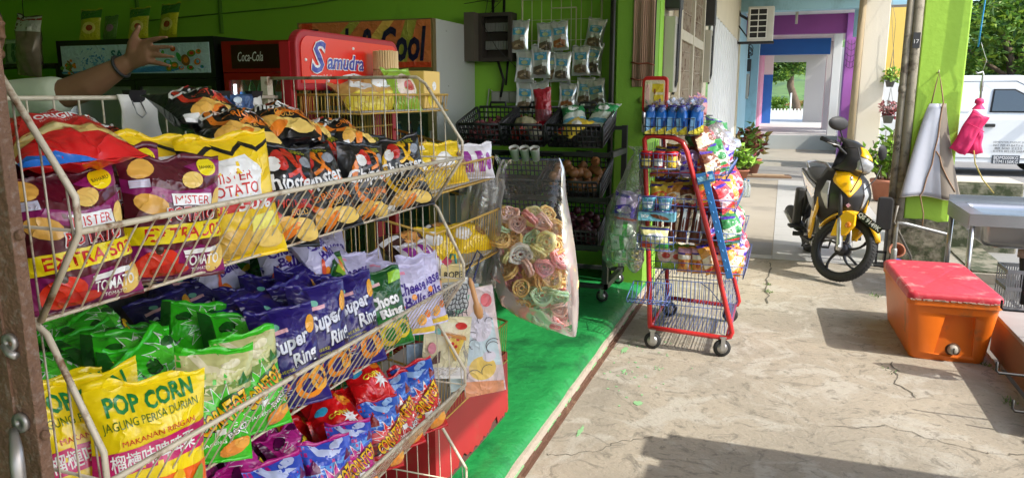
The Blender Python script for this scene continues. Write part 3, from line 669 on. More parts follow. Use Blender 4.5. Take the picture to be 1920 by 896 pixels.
G().bx((.3, -.008, .62), (1.9, .01, .645)).build('side_rail', paint(60, 60, 60), van); g = G(); g.bx((1.60, -.012, .34), (1.95, 0, .62)); g.build('fuel_flap', vw, sd_, bevel=.02)
for k, (t_, wd_) in enumerate((('SEMENTEK PADUC JAYA', .62), ('NO 700 43 BATU 6 1/2', .60), ('88 500 2225 6', .55), ('KOTA BELUD SABAH', .58))):
    letters('lettering', t_, wd_, .04, paint(70, 72, 75), van, T(2.56, -.018, .64 - k * .055 + .0))
G().bx((2.26, -.016, .18 + .06), (2.74, 0, .40)).build('weight_plate', paint(60, 66, 72), van)
letters('weight_text', 'BDM2000KG', .42, .06, paint(235, 235, 235), van, T(2.5, -.02, .355)); letters('weight_text', 'BTM1150KG', .42, .06, paint(235, 235, 235), van, T(2.5, -.02, .28))
for xx in (.67, 3.33):
    for yy in (.1, 1.45):
        wl = G(); wl.lathe([(.19, -.1), (.29, -.1), (.305, -.06), (.305, .06), (.29, .1), (.19, .1)], 0, 24, T(xx, yy, .305) @ RX(90)); o = wl.build('wheel', rubber, van)
        G().lathe([(0.02, .07), (.12, .06), (.19, .09), (.19, -.09), (.02, -.09)], 0, 20, T(xx, yy, .305) @ RX(90)).build('rim', paint(150, 150, 150, .4), o)
G().bx((3.9, .15, .30), (4.12, 1.5, .55)).build('bumper', paint(90, 90, 92), van, bevel=.04)
vside([(3.42, 1.62), (3.80, 1.12), (3.84, 1.14), (3.46, 1.66)], .2, glassm, 'windscreen', van, 1.2)
for yy in (.12, 1.35): G().bx((3.93, yy, .74), (4.03, yy + .2, .92)).build('headlight', mat('lamp_glass', (.7, .72, .72), .1, coat=1), van, bevel=.02)
sh = G(); sh.box((3.1, -.1, 1.25), (.05, .16, .22)); sh.build('mirror', rubber, van, bevel=.02)
# second car, mostly behind the columns
pc = thing('parked_car', 'silver car parked behind the purple column with its rear hatch showing', 'car', T(1.62, 22.2, 0))
silver = mat('silver_paint', (.4, .41, .42), .3, .4, var=.05, coat=.5)
pr = [(0, .3), (-.05, .8), (.1, 1.0), (.32, 1.5), (.6, 1.58), (1.8, 1.58), (2.5, 1.05), (3.5, .9), (3.7, .6), (3.65, .3)]
G().prism(pr, 0, 1.6, 'y').build('body', silver, pc, bevel=.08, seg=3); G().prism([(.03, .98), (.08, 1.0), (.3, 1.48), (.25, 1.48)], .15, 1.45, 'y').build('rear_window', glassm, pc)
G().prism([(.55, 1.0), (.7, 1.48), (1.75, 1.48), (2.25, 1.02)], -.012, .0, 'y').build('side_window', glassm, pc)
for yy in (.05, 1.3): G().bx((-.06, yy, .72), (.05, yy + .22, .95)).build('tail_lamp', paint(150, 20, 20, .3), pc, bevel=.02)
for xx in (.7, 2.9):
    for yy in (.05, 1.5): G().lathe([(.1, -.09), (.28, -.09), (.3, 0), (.28, .09), (.1, .09)], 0, 20, T(xx, yy, .30) @ RX(90)).build('wheel', rubber, pc)
G().bx((-.1, .1, .3), (.1, 1.5, .5)).build('bumper', paint(60, 60, 62), pc, bevel=.03)

# ---------------------------------------------------------------- plants
terr = mat('terracotta', (.36, .14, .08), .8, var=.2, scale=8, bump=.2); soil = mat('soil', (.05, .035, .025), .95, var=.4, scale=20)
def pot(r, rad, h, m=terr):
    g = G(); g.lathe([(rad * .7, 0), (rad, h * .85), (rad * 1.08, h * .85), (rad * 1.08, h), (rad * .95, h), (rad * .93, h * .9), (.01, h * .88)], 0, 20); g.build('pot', m, r)
    G().lathe([(rad * .93, h * .86), (0.001, h * .95)], 0, 16).build('soil', soil, r)
def bushy(label, loc, prad, ph, mats, n, hgt, spread, ll, seed, name='potted_plant', potm=terr):
    r = thing(name, label, 'plant', T(*loc)); pot(r, prad, ph, potm); q = random.Random(seed); g = G(); s = G()
    for k in range(n):
        a = q.uniform(0, 2 * pi); t = q.random() ** .7; top = V((math.cos(a) * spread * t, math.sin(a) * spread * t, ph + hgt * q.uniform(.5, 1.0) * (1.05 - .45 * t)))
        s.tube([(math.cos(a) * prad * .4, math.sin(a) * prad * .4, ph * .9), (top.x * .6, top.y * .6, ph + (top.z - ph) * .5), top], .006, 0, 5)
        for i in range(13):
            f = q.uniform(.3, 1.05); p = V((top.x * f, top.y * f, ph + (top.z - ph) * f)); d = V((q.gauss(0, 1), q.gauss(0, 1), q.gauss(.35, .6)))
            leaf(g, p, d, ll * q.uniform(.6, 1.2), ll * q.uniform(.17, .28), q.randrange(len(mats)), q)
    s.build('stem', bark, r); g.build('foliage', mats, r, fix=False); return r
redl = mat('croton_red', (.28, .05, .06), .45, var=.4, scale=5); yel = mat('croton_olive', (.17, .13, .03), .45, var=.4, scale=5); brt = mat('bright_leaf', (.27, .5, .05), .45, var=.3, scale=4)
bushy('tall red and olive croton by the pale blue pillar', (-.58, 16.3, 0), .2, .3, [redl, yel, yel, leafA], 26, .85, .38, .2, 1)
bushy('low bright green plant in front of the croton', (-.72, 14.9, 0), .17, .2, [brt, leafC, brt, leafA], 18, .45, .3, .15, 2)
bushy('bright green potted bush in a terracotta pot behind the motorcycle', (1.52, 12.6, .02), .2, .32, [brt, leafC, leafA], 30, .85, .34, .17, 3)
bushy('tiny green seedling pot on the kerb behind the apron', (1.62, 10.4, .02), .07, .12, [leafC, brt], 10, .95, .12, .08, 5)
def hang(label, loc, mats, seed, up, rad, potm):
    r = thing('hanging_pot', label, 'plant', T(*loc)); pot(r, rad, rad * 1.4, potm); q = random.Random(seed); g = G(); s = G()
    for k in range(26):
        a = q.uniform(0, 2 * pi); e = V((math.cos(a) * rad * 2.3 * q.random(), math.sin(a) * rad * 2 * q.random(), rad * 1.4 + up * q.uniform(.3, 1))); s.tube([(0, 0, rad), e * .6 + V((0, 0, .05)), e], .003, 0, 4)
        for i in range(6): leaf(g, e * q.uniform(.5, 1), V((q.gauss(0, 1), q.gauss(0, 1), q.gauss(0, 1))), .07, .02, q.randrange(len(mats)), q)
    s.build('stem', bark, r); g.build('foliage', mats, r, fix=False)
    h = G()
    for a in (0, 120, 240): h.bar((rad * math.cos(R(a)), rad * math.sin(R(a)), rad * 1.4), (0, 0, .55), .003, 0, 4)
    h.tube([(0, 0, .55), (0, 0, 1.0), (-.12, .35, 3.4 - loc[2])], .003, 0, 4); h.build('hanger_wire', paint(90, 90, 85), r)
hang('grey hanging pot with wispy reddish stems beside the cream column', (1.55, 13.2, 1.16), [redl, mat('dry_pink', (.34, .16, .15), .7, var=.3)], 1, .25, .085, paint(110, 108, 104))
hang('upper hanging pot with bright green leaves below the yellow sign', (1.56, 13.45, 1.72), [brt, leafC], 2, .22, .07, paint(90, 92, 88))
# air conditioner
ac = thing('air_conditioner', 'white outdoor air conditioner unit on a black bracket high on the wall', 'air conditioner', T(-.86, 15.05, 2.58))
G().bx((.12, 0, 0), (.58, .3, .62)).build('casing', paint(205, 205, 198, .4), ac, bevel=.015)
g = G(); g.bx((.155, -.012, .05), (.46, .0, .58)); g.build('fan_opening', paint(28, 28, 28, .7), ac); g = G()
for k in range(6): g.bx((.15, -.03, .045 + k * .105), (.465, -.014, .063 + k * .105))
for xx in (.15, .298, .45): g.bx((xx, -.026, .045), (xx + .016, -.016, .588))
g.build('grille', paint(225, 225, 220, .4), ac); g = G(); g.bx((-.08, .05, -.04), (.6, .09, -.001)); g.bx((-.08, .05, -.04), (-.04, .09, .35)); g.bx((-.08, .22, -.04), (.6, .26, -.001)); g.bar((-.05, .07, .3), (.2, .07, -.02), .015)
g.build('bracket', paint(35, 35, 38), ac); g = G(); g.tube([(.12, .1, .4), (-.02, .08, .48), (-.08, .08, .6)], .025, 0, 8); g.build('pipe', paint(40, 40, 42), ac)

# small things left along the walkway
pm_ = thing('wooden_board', 'thin brown board lying flat on the walkway beside the croton', 'board', T(-.22, 15.6, .009) @ RZ(6)); G().bx((-.55, -.25, 0), (.42, .22, .03)).build('plank', mat('brown_board2', (.2, .12, .07), .8, var=.3, scale=9), pm_); G().bx((-.3, -.2, .031), (.3, .05, .05)).build('second_plank', mat('pale_board', (.34, .24, .15), .8, var=.3, scale=9), pm_)
for i, (x, y) in enumerate(((-.60, 12.4), (-.52, 12.55), (-.46, 12.35), (-.66, 12.6))):
    b_ = thing('plastic_bottle', ['clear empty bottle on the floor in front of the bright green plant', 'bluish empty bottle behind the clear one by the plant', 'clear empty bottle furthest from the shutter by the plants', 'clear empty bottle nearest the shutter by the plants'][i], 'bottle', T(x, y, .005), 'empty bottles by the plants'); G().lathe([(.04, 0), (.043, .02), (.043, .16), (.03, .21), (.014, .235), (.014, .25)], 0, 14).build('body', film('bottle_plastic', (.86, .95, .96), .7, .2, 20, .08), b_, fix=False); G().lathe([(.017, .25), (.017, .272)], 0, 12).build('cap', pk(40, 110, 170) if i else pk(225, 225, 225), b_)
nc = thing('cable_net', 'loose dark cables drooping across the purple column', 'cables', T(1.36, 18.85, 2.5)); g = G()
for k in range(5): g.tube([(-.13 + .26 * t / 8, 0, .28 - .13 * k - .12 * math.sin(pi * t / 8) + .1 * (t / 8)) for t in range(9)], .006, 0, 5)
for k in range(4): g.tube([(-.1 + .07 * k, -.005, .3), (-.09 + .07 * k, -.005, .0), (-.1 + .06 * k, -.005, -.3)], .005, 0, 5)
g.build('strands', paint(50, 30, 52), nc)
# ================================================================ THE WHITE WIRE RACK AND ITS PACKETS
wirem = mat('cream_wire_paint', (.62, .55, .42), .5, .1, var=.12, scale=20, stain=(.22, .11, .05), samt=.4, sscale=22, sdet=5)
Y0, Y1 = .79, 2.18
rack = thing('wire_rack', 'long cream wire snack rack with rust-spotted sloping baskets along the shop front', 'display rack', T(-1.3, 1.48, .12))
rack.location = (0, 0, 0)
# profile of one basket end: x, z relative to rim height
TIERS = ((1.405, 1.26, 1.655), (1.01, .86, 1.26), (.645, .50, .86), (.29, .15, .50))
for ti, (rim, bot, top) in enumerate(TIERS):
    b = None
    g = G()
    xr, xb, xk = -.95, -1.05, -1.66
    g.bar((xr, Y0, rim), (xr, Y1, rim), .0052, 0, 8); g.bar((xb, Y0, bot), (xb, Y1, bot), .0032, 0, 6)
    n_ = 40
    for i in range(n_ + 1):
        y = Y0 + (Y1 - Y0) * i / n_
        g.tube([(xr + .004, y, rim), (xr - .012, y, rim - .02), (xb, y, bot), (xb - .03, y, bot - .004), (xk, y, bot - .004)], .0017, 0, 5, caps=False)
    for x in [xb - .06 - .12 * q for q in range(5)]: g.bar((x, Y0, bot - .008), (x, Y1, bot - .008), .003, 0, 5)
    b = g.build('basket', wirem, rack, fix=False)
    for y, s_ in ((Y0, 1), (Y1, -1)):
        g = G()
        xt = -1.075 if ti == 0 else -1.04
        g.tube([(xb, y, bot), (xr, y, rim), (xr, y, rim + .05), (xt, y, top - .02), (xt - .03, y, top), (xk, y, top)], .0052, 0, 8)
        g.tube([(xb, y, bot), (xk, y, bot)], .005, 0, 6)
        for k in range(16):
            x = xr - .012 - .043 * k
            if x < xk: break
            zt = rim + .05 + (xr - x) / (xr - xt) * (top - .02 - rim - .05) if x > xt else top
            zb = bot + (x - xb) / (xr - xb) * (rim - bot) if x > xb else bot
            g.bar((x, y, zb), (x - .004, y, zt), .0018, 0, 5)
        g.tube([(xr + (xb - xr) * .1, y + .004 * s_, rim), (xk, y + .004 * s_, rim)], .0028, 0, 5)
        g.build('end_frame', wirem, rack, fix=False)
for y in (Y0, Y1): G().bx((-1.69, y - .015, .12), (-1.665, y + .015, 1.66)).build('upright', wirem, rack); G().tube([(-.97, y, .135), (-1.67, y, .135)], .012, 0, 8).build('foot_bar', wirem, rack)
g = G(); g.bar((-1.655, Y0, 1.592), (-1.655, Y1 + .02, 1.592), .006, 0, 8); g.bar((-1.655, Y0, 1.40), (-1.655, Y1, 1.40), .003, 0, 6)
for i in range(21): y = Y0 + (Y1 - Y0) * i / 20; g.bar((-1.655, y, 1.26), (-1.655, y, 1.59), .0028, 0, 5)
g.build('back_grid', wirem, rack, fix=False)
g = G(); pts = [(-1.672 + (.006 if i % 2 else 0), Y0 + (Y1 - Y0) * i / 70) for i in range(71)]
g.surf([[(x, y, z) for x, y in pts] for z in (.14, 1.255)], sm=False); o = g.build('ribbed_back_panel', paint(62, 66, 70, .5), rack, fix=False)
sd = o.modifiers.new('depth', 'SOLIDIFY'); sd.thickness = .003

# ---------------------------------------------------------------- packet artwork (x across, z up, metres)
cW = pk(240, 240, 238); cK = pk(18, 17, 20); cY = pk(250, 222, 20); cR = pk(205, 28, 30); cO = pk(240, 130, 30); cLY = pk(252, 238, 120)
KIND = {}
def kind(k, name, look, w, h, t, base, prints, seeds=(1, 2, 3), crumple=1.0, **kw):
    KIND[k] = dict(name=name, look=look, w=w, h=h, t=t, base=base, prints=prints, seeds=seeds, crumple=crumple, kw=kw, src={})
def pack(k, M, label, group, seed=None):
    d = KIND[k]; M = M @ Matrix.Scale((.92 if k in ('green', 'greenside', 'super', 'cheese', 'choco', 'redcorn', 'magenta', 'magside', 'redbag') else 1) * (1 + .07 * math.sin(len(bpy.data.objects) * 1.7)), 4); sd_ = d['seeds'][(seed or 0) % len(d['seeds'])]
    if sd_ not in d['src']:
        o = packet(d['name'], d['w'], d['h'], d['t'], d['base'], d['prints'], sd_, d['crumple'], **d['kw']); d['src'][sd_] = o; o.matrix_local = M; return tag(o, label, 'snack packet', group)
    o = dup(d['src'][sd_], M, label, group); return o
chip = pk(232, 178, 80); chip2 = pk(245, 205, 110); mar = pk(88, 18, 36); pur = pk(140, 30, 100); wht = cW; lime = pk(214, 224, 150)
def chipshape(cx, cz, r, rot): return ell(cx, cz, r, r * .62, 14, rot)
wave = [(-.1, .19), (-.05, .175), (0, .165), (.05, .168), (.1, .185), (.1, .165), (.05, .145), (0, .14), (-.05, .15), (-.1, .165)]
kind('tomato', 'crisp_packet', 'maroon tomato crisp packet with yellow extra band', .195, .222, .048, mar, [
    (pur, 'p', wave), (pur, 'p', [(-.1, 0), (.1, 0), (.1, .045), (.04, .06), (-.03, .05), (-.1, .07)]), (pur, 'p', [(.02, .21), (.1, .232), (.1, .195), (.06, .19)]),
    (chip, 'p', chipshape(-.06, .205, .026, 20)), (chip, 'p', chipshape(-.055, .142, .03, -15)), (chip2, 'p', chipshape(.083, .15, .022, 70)), (chip2, 'p', chipshape(.075, .03, .03, 60)), (chip2, 'p', chipshape(.03, .185, .024, 12)),
    (cY, 'p', ell(.066, .208, .02, .016)), (cK, 't', (.066, .208), ('BAHARU', .03), dict(fat=.01)),
    (cW, 'p', [(-.016, .137), (.066, .137), (.066, .16), (-.016, .16)]), (cR, 't', (.025, .148), ('MISTER', .072, .016), dict(fat=0)),
    (cW, 't', (.022, .121), ('POTATO', .105, .028), dict(fat=.03)), (cR, 't', (.022, .121), ('POTATO', .10, .025), dict(fat=.012)),
    (cY, 'p', [(-.1, .065), (.1, .074), (.1, .108), (-.1, .099)]), (cR, 't', (.014, .087), ('EXTRA 50%', .165, .024), dict(fat=.02, rot=2)),
    (pk(220, 50, 25), 'p', ell(-.045, .032, .038, .026, 16, 10)), (pk(190, 30, 20), 'p', ell(-.02, .018, .036, .012, 14)), (pk(60, 40, 20), 'p', ell(-.045, .057, .006, .008)),
    (cW, 'p', [(.0, .052), (.07, .056), (.075, .047), (.004, .043)]), (cW, 't', (.04, .032), ('TOMATO', .072, .02), dict(fat=.02)), (cW, 't', (.04, .015), ('TOMATO', .04, .007)), (pk(205, 205, 225), 'p', [(-.085, .17), (-.05, .172), (-.05, .186), (-.085, .184)])] + [(pk(210, 190, 200), 'p', [(-.085, .176 + .004 * k - .001), (-.055, .177 + .004 * k - .001), (-.055, .178 + .004 * k - .001), (-.085, .177 + .004 * k - .001)]) for k in range(2)], (3, 8, 12, 19), 1.4)
kind('yellowpot', 'crisp_packet', 'yellow crisp packet with red half-price flash', .185, .235, .048, pk(248, 205, 22), [
    (cK, 'p', [(-.093, .225), (-.06, .21), (-.03, .228), (0, .21), (.03, .228), (.06, .21), (.093, .225), (.093, .218), (.06, .2), (.03, .218), (0, .2), (-.03, .218), (-.06, .2), (-.093, .215)]),
    (cW, 'p', [(-.08, .115), (.05, .12), (.06, .165), (.03, .2), (-.06, .19), (-.085, .15)]), (cR, 't', (-.01, .16), ('MISTER', .085, .018), dict(fat=0)), (cR, 't', (-.01, .135), ('POTATO', .11, .022), dict(fat=.015)),
    (cR, 'p', [(-.093, .088), (.093, .1), (.093, .122), (-.093, .108)]), (cW, 't', (.03, .105), ('50%', .08, .026), dict(fat=.025, shear=.2)), (cY, 't', (-.06, .099), ('EXTRA', .05, .016), dict(fat=.02)),
    (pk(225, 180, 80), 'p', ell(-.03, .03, .055, .028, 16, 8)), (pk(240, 205, 110), 'p', ell(.045, .035, .04, .022, 14, -20)), (cLY, 'p', [(.01, .05), (.07, .055), (.07, .085), (.01, .08)])], (5, 6), 1.3)
for kk, nm, c1, sub in (('chip', 'black crisp packet with orange swirls and white script', cO, 'ORIGINAL'), ('hot', 'black crisp packet with red swirls and white script', pk(205, 50, 25), 'HOT & SPICY'), ('chipy', 'black crisp packet with a yellow swirl and white script', pk(248, 190, 30), 'ORIGINAL')):
    kind(kk, 'crisp_packet', nm, .19, .215, .05, pk(20, 19, 22), [
        (c1, 'p', arcband(.02, .115, .085, .014, 80, 250)), (c1, 'p', arcband(.12, .2, .1, .014, 160, 260)), (c1, 'p', arcband(.05, .02, .06, .01, 40, 170)), (c1, 'p', arcband(-.02, .21, .07, .01, 280, 350)),
        (pk(196, 40, 34), 'p', ell(-.015, .178, .02, .026, 14, -20)), (cW, 'p', ell(-.035, .168, .014, .02, 12, -30)), (pk(150, 155, 165), 'p', ell(.06, .18, .02, .014, 12, 30)), (pk(190, 190, 20), 't', (.05, .206), ('100%', .035), dict(fat=.01)),
        (cW, 't', (0, .122), ('Chipster', .165, .05), dict(fat=.022, shear=.25, rot=6)), (c1, 't', (.02, .082), (sub, .12, .018), dict(fat=.015, rot=6)), (chip, 't', (.02, .062), ('GOLD', .05, .014), dict(rot=5)),
        (chip, 'p', ell(-.03, .03, .04, .018, 14, 20)), (chip2, 'p', ell(.04, .028, .045, .02, 14, -15)), (cO, 'p', ell(0, .02, .03, .012, 12, 40)), (cW, 'p', [(-.085, .02), (-.05, .015), (-.05, .0), (-.085, .0)])], (2, 7, 9, 15, 21), 1.6)
kind('redpot', 'crisp_packet', 'red crisp packet with a tan swoosh and blue edge', .2, .27, .045, pk(214, 22, 28), [
    (pk(235, 200, 120), 'p', [(-.1, .05), (-.04, .075), (.03, .06), (.1, .03), (.1, .075), (.05, .10), (-.03, .115), (-.1, .09)]), (pk(250, 225, 160), 'p', ell(-.03, .088, .05, .012, 16, 5)), (pk(30, 110, 205), 'p', [(-.1, .0), (.02, .0), (-.03, .014), (-.1, .024)]),
    (cW, 't', (.02, .16), ('ORIGINAL', .11, .024), dict(fat=.03)), (cW, 't', (.02, .14), ('FLAVOURED POTATO CRISPS', .1, .007)), (cW, 't', (.02, .182), ('POTATO CRISPS', .07, .007))], (4,), 1.3)
kind('pop', 'popcorn_packet', 'yellow popcorn packet with green lettering', .2, .245, .042, pk(250, 215, 14), [
    (pk(235, 100, 25), 'p', [(-.1, 0), (.1, 0), (.1, .1), (-.1, .082)]), (pk(205, 30, 110), 'p', [(-.1, .098), (.1, .128), (.1, .17), (-.1, .138)]),
    (pk(20, 130, 60), 't', (0, .222), ('POP CORN', .15, .03), dict(fat=.035, rot=6)), (pk(70, 110, 30), 't', (.0, .192), ('JAGUNG PERISA DURIAN', .165, .018), dict(rot=7)), (cR, 't', (.01, .166), ('MAKANAN RINGAN', .13, .009), dict(rot=8)),
    (cW, 't', (.0, .134), ('榴槤味啤啤粟', .15, .03), dict(fat=.012, rot=8)),
    (pk(245, 200, 40), 'p', ell(-.03, .05, .02, .045, 14, 10)), (pk(230, 180, 30), 'p', ell(.03, .05, .018, .05, 14, -15)), (pk(110, 160, 50), 'p', ell(0, .045, .012, .045, 12, 30)), (pk(120, 165, 55), 'p', ell(.065, .05, .012, .05, 12, -25)), (pk(110, 160, 50), 'p', ell(-.07, .04, .011, .04, 12, 20)), (cW, 'p', [(.005, .055), (.05, .065), (.05, .08), (.005, .07)])], (6, 14), 1.2)
grn_ = pk(60, 190, 30); dgr = pk(14, 70, 20)
def cornto(base, mid, burst, sky, land, edge, sub):
    w_ = .175; h_ = .245
    return [(sky, 'p', [(-.0875, .13), (-.03, .135), (.0875, .165), (.0875, .24), (-.0875, .24)]), (land, 'p', [(-.0875, .14), (-.04, .15), (.0, .145), (.05, .165), (.0875, .18), (.0875, .195), (.04, .178), (.0, .168), (-.05, .175), (-.0875, .165)]), (edge, 'p', [(-.06, .24), (-.03, .2), (.01, .185), (.05, .2), (.02, .205), (-.02, .215), (-.04, .24)]), (edge, 'p', star(-.04, .16, .022, .009, 7, 12, 1.3, .8)), (edge, 'p', ell(.03, .215, .022, .008, 14, 8)), (edge, 'p', ell(.042, .221, .014, .008, 12)), (mid, 'p', [(-.0875, .165), (-.07, .185), (-.06, .172), (-.045, .19), (-.03, .168), (-.03, .155), (-.0875, .15)]), (mid, 'p', [(.05, .175), (.062, .2), (.072, .18), (.0875, .2), (.0875, .18), (.05, .168)]),
            (cW, 'p', star(.02, .105, .088, .046, 13, 6, 1, .78)), (burst, 'p', star(.02, .105, .082, .042, 13, 6, 1, .78)), (cK, 'p', ell(-.052, .075, .03, .022, 12, 30)), (mid, 'p', ell(-.052, .077, .026, .018, 12, 30)), (mid, 'p', ell(.03, .135, .03, .013, 12, 25)),
            (cK, 't', (.018, .108), ('CORNTOZ', .135, .05), dict(fat=.075, rot=32)), (pk(250, 200, 20), 't', (.018, .108), ('CORNTOZ', .13, .045), dict(fat=.03, rot=32)), (cO, 't', (.02, .105), ('CORNTOZ', .127, .02), dict(fat=.01, rot=32)),
            (cK, 't', (.05, .068), (sub, .05, .018), dict(fat=.06, rot=32)), (cW, 't', (.05, .068), (sub, .048, .015), dict(fat=.02, rot=32)), (cW, 't', (-.02, .038), ('SNEK JAGUNG', .09, .011), dict(fat=.02, rot=10)),
            (pk(225, 140, 50), 'p', ell(.045, .03, .036, .018, 14, 25)), (pk(240, 170, 70), 'p', ell(.06, .038, .018, .012, 12, -20)), (mid, 'p', ell(-.06, .02, .02, .014, 12)), (cW, 'p', [(.0, .06), (.022, .064), (.022, .078), (.0, .074)])]
kind('green', 'corn_packet', 'green corn snack packet with a burst and orange lettering', .175, .245, .042, grn_, cornto(0, pk(30, 110, 25), pk(80, 205, 45), pk(196, 196, 132), pk(120, 150, 70), pk(225, 218, 180), 'BBQ'), (1, 4, 10), 1.4)
kind('magenta', 'corn_packet', 'magenta corn snack packet with a pale blue top', .155, .225, .042, pk(175, 20, 120), cornto(0, pk(95, 10, 80), pk(200, 40, 140), pk(50, 80, 190), pk(90, 150, 220), pk(190, 200, 235), 'SPICY'), (2, 5), 1.6)
kind('redcorn', 'corn_packet', 'red corn snack packet with a strong blue top', .16, .225, .045, pk(190, 20, 26), cornto(0, pk(120, 8, 16), pk(220, 50, 50), pk(30, 82, 180), pk(70, 130, 215), pk(150, 185, 230), 'HOT'), (3, 6), 1.6)
def burst_side(mid, dark, fl):
    return [(cW, 'p', star(.03, .19, .075, .04, 11, 3, 1, .8)), (mid, 'p', star(.03, .19, .07, .036, 11, 3, 1, .8)), (cK, 'p', ell(-.03, .2, .024, .014, 14, 25)), (dark, 'p', ell(-.03, .201, .022, .012, 14, 25)), (dark, 'p', ell(.055, .216, .022, .010, 14, -10)),
            (cK, 'p', star(-.04, .1, .036, .02, 9, 0)), (dark, 'p', star(-.04, .1, .033, .018, 9, 0)), (cW, 'p', star(.04, .08, .05, .024, 9, 10)), (mid, 'p', star(.04, .08, .045, .021, 9, 10)), (cK, 'p', arcband(.06, .14, .03, .022, 60, 230)), (fl, 'p', arcband(.06, .14, .03, .014, 62, 228)), (dark, 'p', [(-.0875, .0), (-.06, .0), (-.065, .245), (-.0875, .245)])]
kind('greenside', 'corn_packet', 'x', .175, .245, .045, pk(52, 185, 28), burst_side(pk(90, 215, 55), pk(22, 90, 24), pk(250, 200, 20)), (1, 4, 10, 16, 22), 1.6)
kind('magside', 'corn_packet', 'x', .16, .225, .045, pk(175, 20, 120), burst_side(pk(205, 50, 150), pk(90, 8, 70), pk(240, 210, 40)), (2, 5, 9, 14), 1.6)
nav = pk(40, 28, 110)
kind('super', 'ring_packet', 'navy blue cheese ring packet with silver script', .18, .25, .045, nav, [
    (pk(28, 18, 80), 'p', [(-.09, 0), (-.03, 0), (-.045, .12), (-.03, .25), (-.09, .25)]), (pk(236, 180, 190), 'p', [(-.06, .19), (.0, .195), (.0, .205), (-.06, .2)]), (pk(120, 190, 170), 'p', ell(-.03, .211, .012, .009)), (pk(235, 165, 40), 'p', ell(.07, .205, .014, .026, 12, -20)),
    (pk(25, 18, 60), 't', (0, .16), ('Super', .125, .055), dict(fat=.06, shear=.3, rot=14)), (pk(215, 218, 230), 't', (0, .162), ('Super', .12, .05), dict(fat=.03, shear=.3, rot=14)), (pk(25, 18, 60), 't', (.035, .118), ('Ring', .085, .05), dict(fat=.06, shear=.3, rot=14)), (pk(225, 228, 236), 't', (.035, .12), ('Ring', .08, .046), dict(fat=.03, shear=.3, rot=14)),
    (pk(210, 205, 60), 't', (-.03, .092), ('CHEESE', .05, .008), dict(rot=10)), (pk(210, 205, 60), 't', (-.02, .08), ('SNEK BERPERISA KEJU', .07, .006), dict(rot=10)),
    (pk(235, 140, 30), 'p', arcband(.03, .045, .03, .016, 0, 359, 20, 1.1, .9)), (pk(245, 175, 60), 'p', arcband(.062, .06, .022, .012, 0, 359, 18, .9, 1.2)), (pk(225, 90, 30), 'p', ell(-.04, .05, .018, .012, 12, 20)), (pk(250, 190, 80), 'p', ell(-.05, .03, .016, .012, 12)), (pk(58, 46, 140), 'p', [(-.085, .07), (-.03, .06), (-.05, .0), (-.085, .0)])] + [(pk(190, 190, 210), 'p', [(-.07, .03 + .006 * k), (-.02 - .008 * (k % 2), .032 + .006 * k), (-.02 - .008 * (k % 2), .0338 + .006 * k), (-.07, .0318 + .006 * k)]) for k in range(4)], (2, 5, 11, 17, 23), 1.4)
kind('choco', 'ring_packet', 'dark green ring snack packet with chunky white lettering', .17, .24, .042, pk(16, 84, 34), [
    (pk(20, 120, 30), 'p', [(-.085, .0), (.085, .0), (.085, .1), (0, .14), (-.085, .1)]), (pk(236, 190, 196), 'p', [(-.055, .195), (.0, .202), (.0, .212), (-.055, .205)]), (pk(150, 205, 180), 'p', ell(-.028, .216, .012, .009)), (pk(150, 205, 50), 'p', [(.03, .2), (.085, .21), (.085, .235), (.04, .235)]),
    (pk(12, 50, 20), 't', (0, .15), ('Choco', .12, .045), dict(fat=.09, rot=8)), (cW, 't', (0, .15), ('Choco', .115, .04), dict(fat=.05, rot=8)), (pk(12, 50, 20), 't', (.02, .108), ('Ring', .095, .042), dict(fat=.09, rot=8)), (cW, 't', (.02, .108), ('Ring', .09, .038), dict(fat=.05, rot=8)),
    (pk(225, 200, 40), 'p', arcband(.0, .04, .03, .016, 0, 359, 20)), (pk(215, 190, 40), 'p', arcband(.045, .05, .024, .013, 0, 359, 20)), (pk(200, 215, 60), 'p', ell(-.045, .04, .02, .014))], (4, 9), 1.2)
kind('cheese', 'cheese_ball_packet', 'lilac white cheese ball packet with purple script', .17, .245, .043, pk(205, 200, 232), [
    (pk(60, 30, 140), 't', (.005, .165), ('Cheese', .13, .042), dict(fat=.03, shear=.2, rot=12)), (pk(60, 30, 140), 't', (.015, .118), ('Balls', .1, .04), dict(fat=.03, shear=.2, rot=12)), (pk(236, 150, 180), 'p', [(-.06, .21), (-.005, .214), (-.005, .226), (-.06, .222)]),
    (pk(240, 150, 40), 'p', ell(.01, .13, .012, .012)), (pk(240, 140, 40), 'p', ell(-.04, .05, .018, .018)), (pk(245, 170, 60), 'p', ell(.03, .045, .02, .02)), (pk(235, 120, 40), 'p', ell(.06, .065, .014, .014)), (pk(240, 150, 40), 'p', ell(-.065, .03, .013, .013)), (pk(230, 90, 60), 'p', [(-.085, .02), (-.07, .02), (-.03, .1), (-.04, .1)]), (pk(235, 200, 60), 'p', [(-.085, .0), (.085, .0), (.085, .02), (-.085, .015)])], (3, 8, 13, 18), 1.5)
kind('redbag', 'corn_packet', 'bright red shiny snack packet with an orange blob', .17, .2, .05, pk(214, 22, 26), [
    (pk(235, 130, 30), 'p', ell(.04, .13, .03, .026)), (pk(250, 180, 60), 'p', ell(.045, .138, .016, .012)), (pk(60, 170, 205), 'p', ell(-.05, .1, .022, .014)), (pk(250, 220, 60), 't', (-.0, .07), ('CORN', .08, .022), dict(fat=.03, rot=10)), (cW, 'p', star(.03, .05, .03, .014, 9))], (7, 15), 1.8)
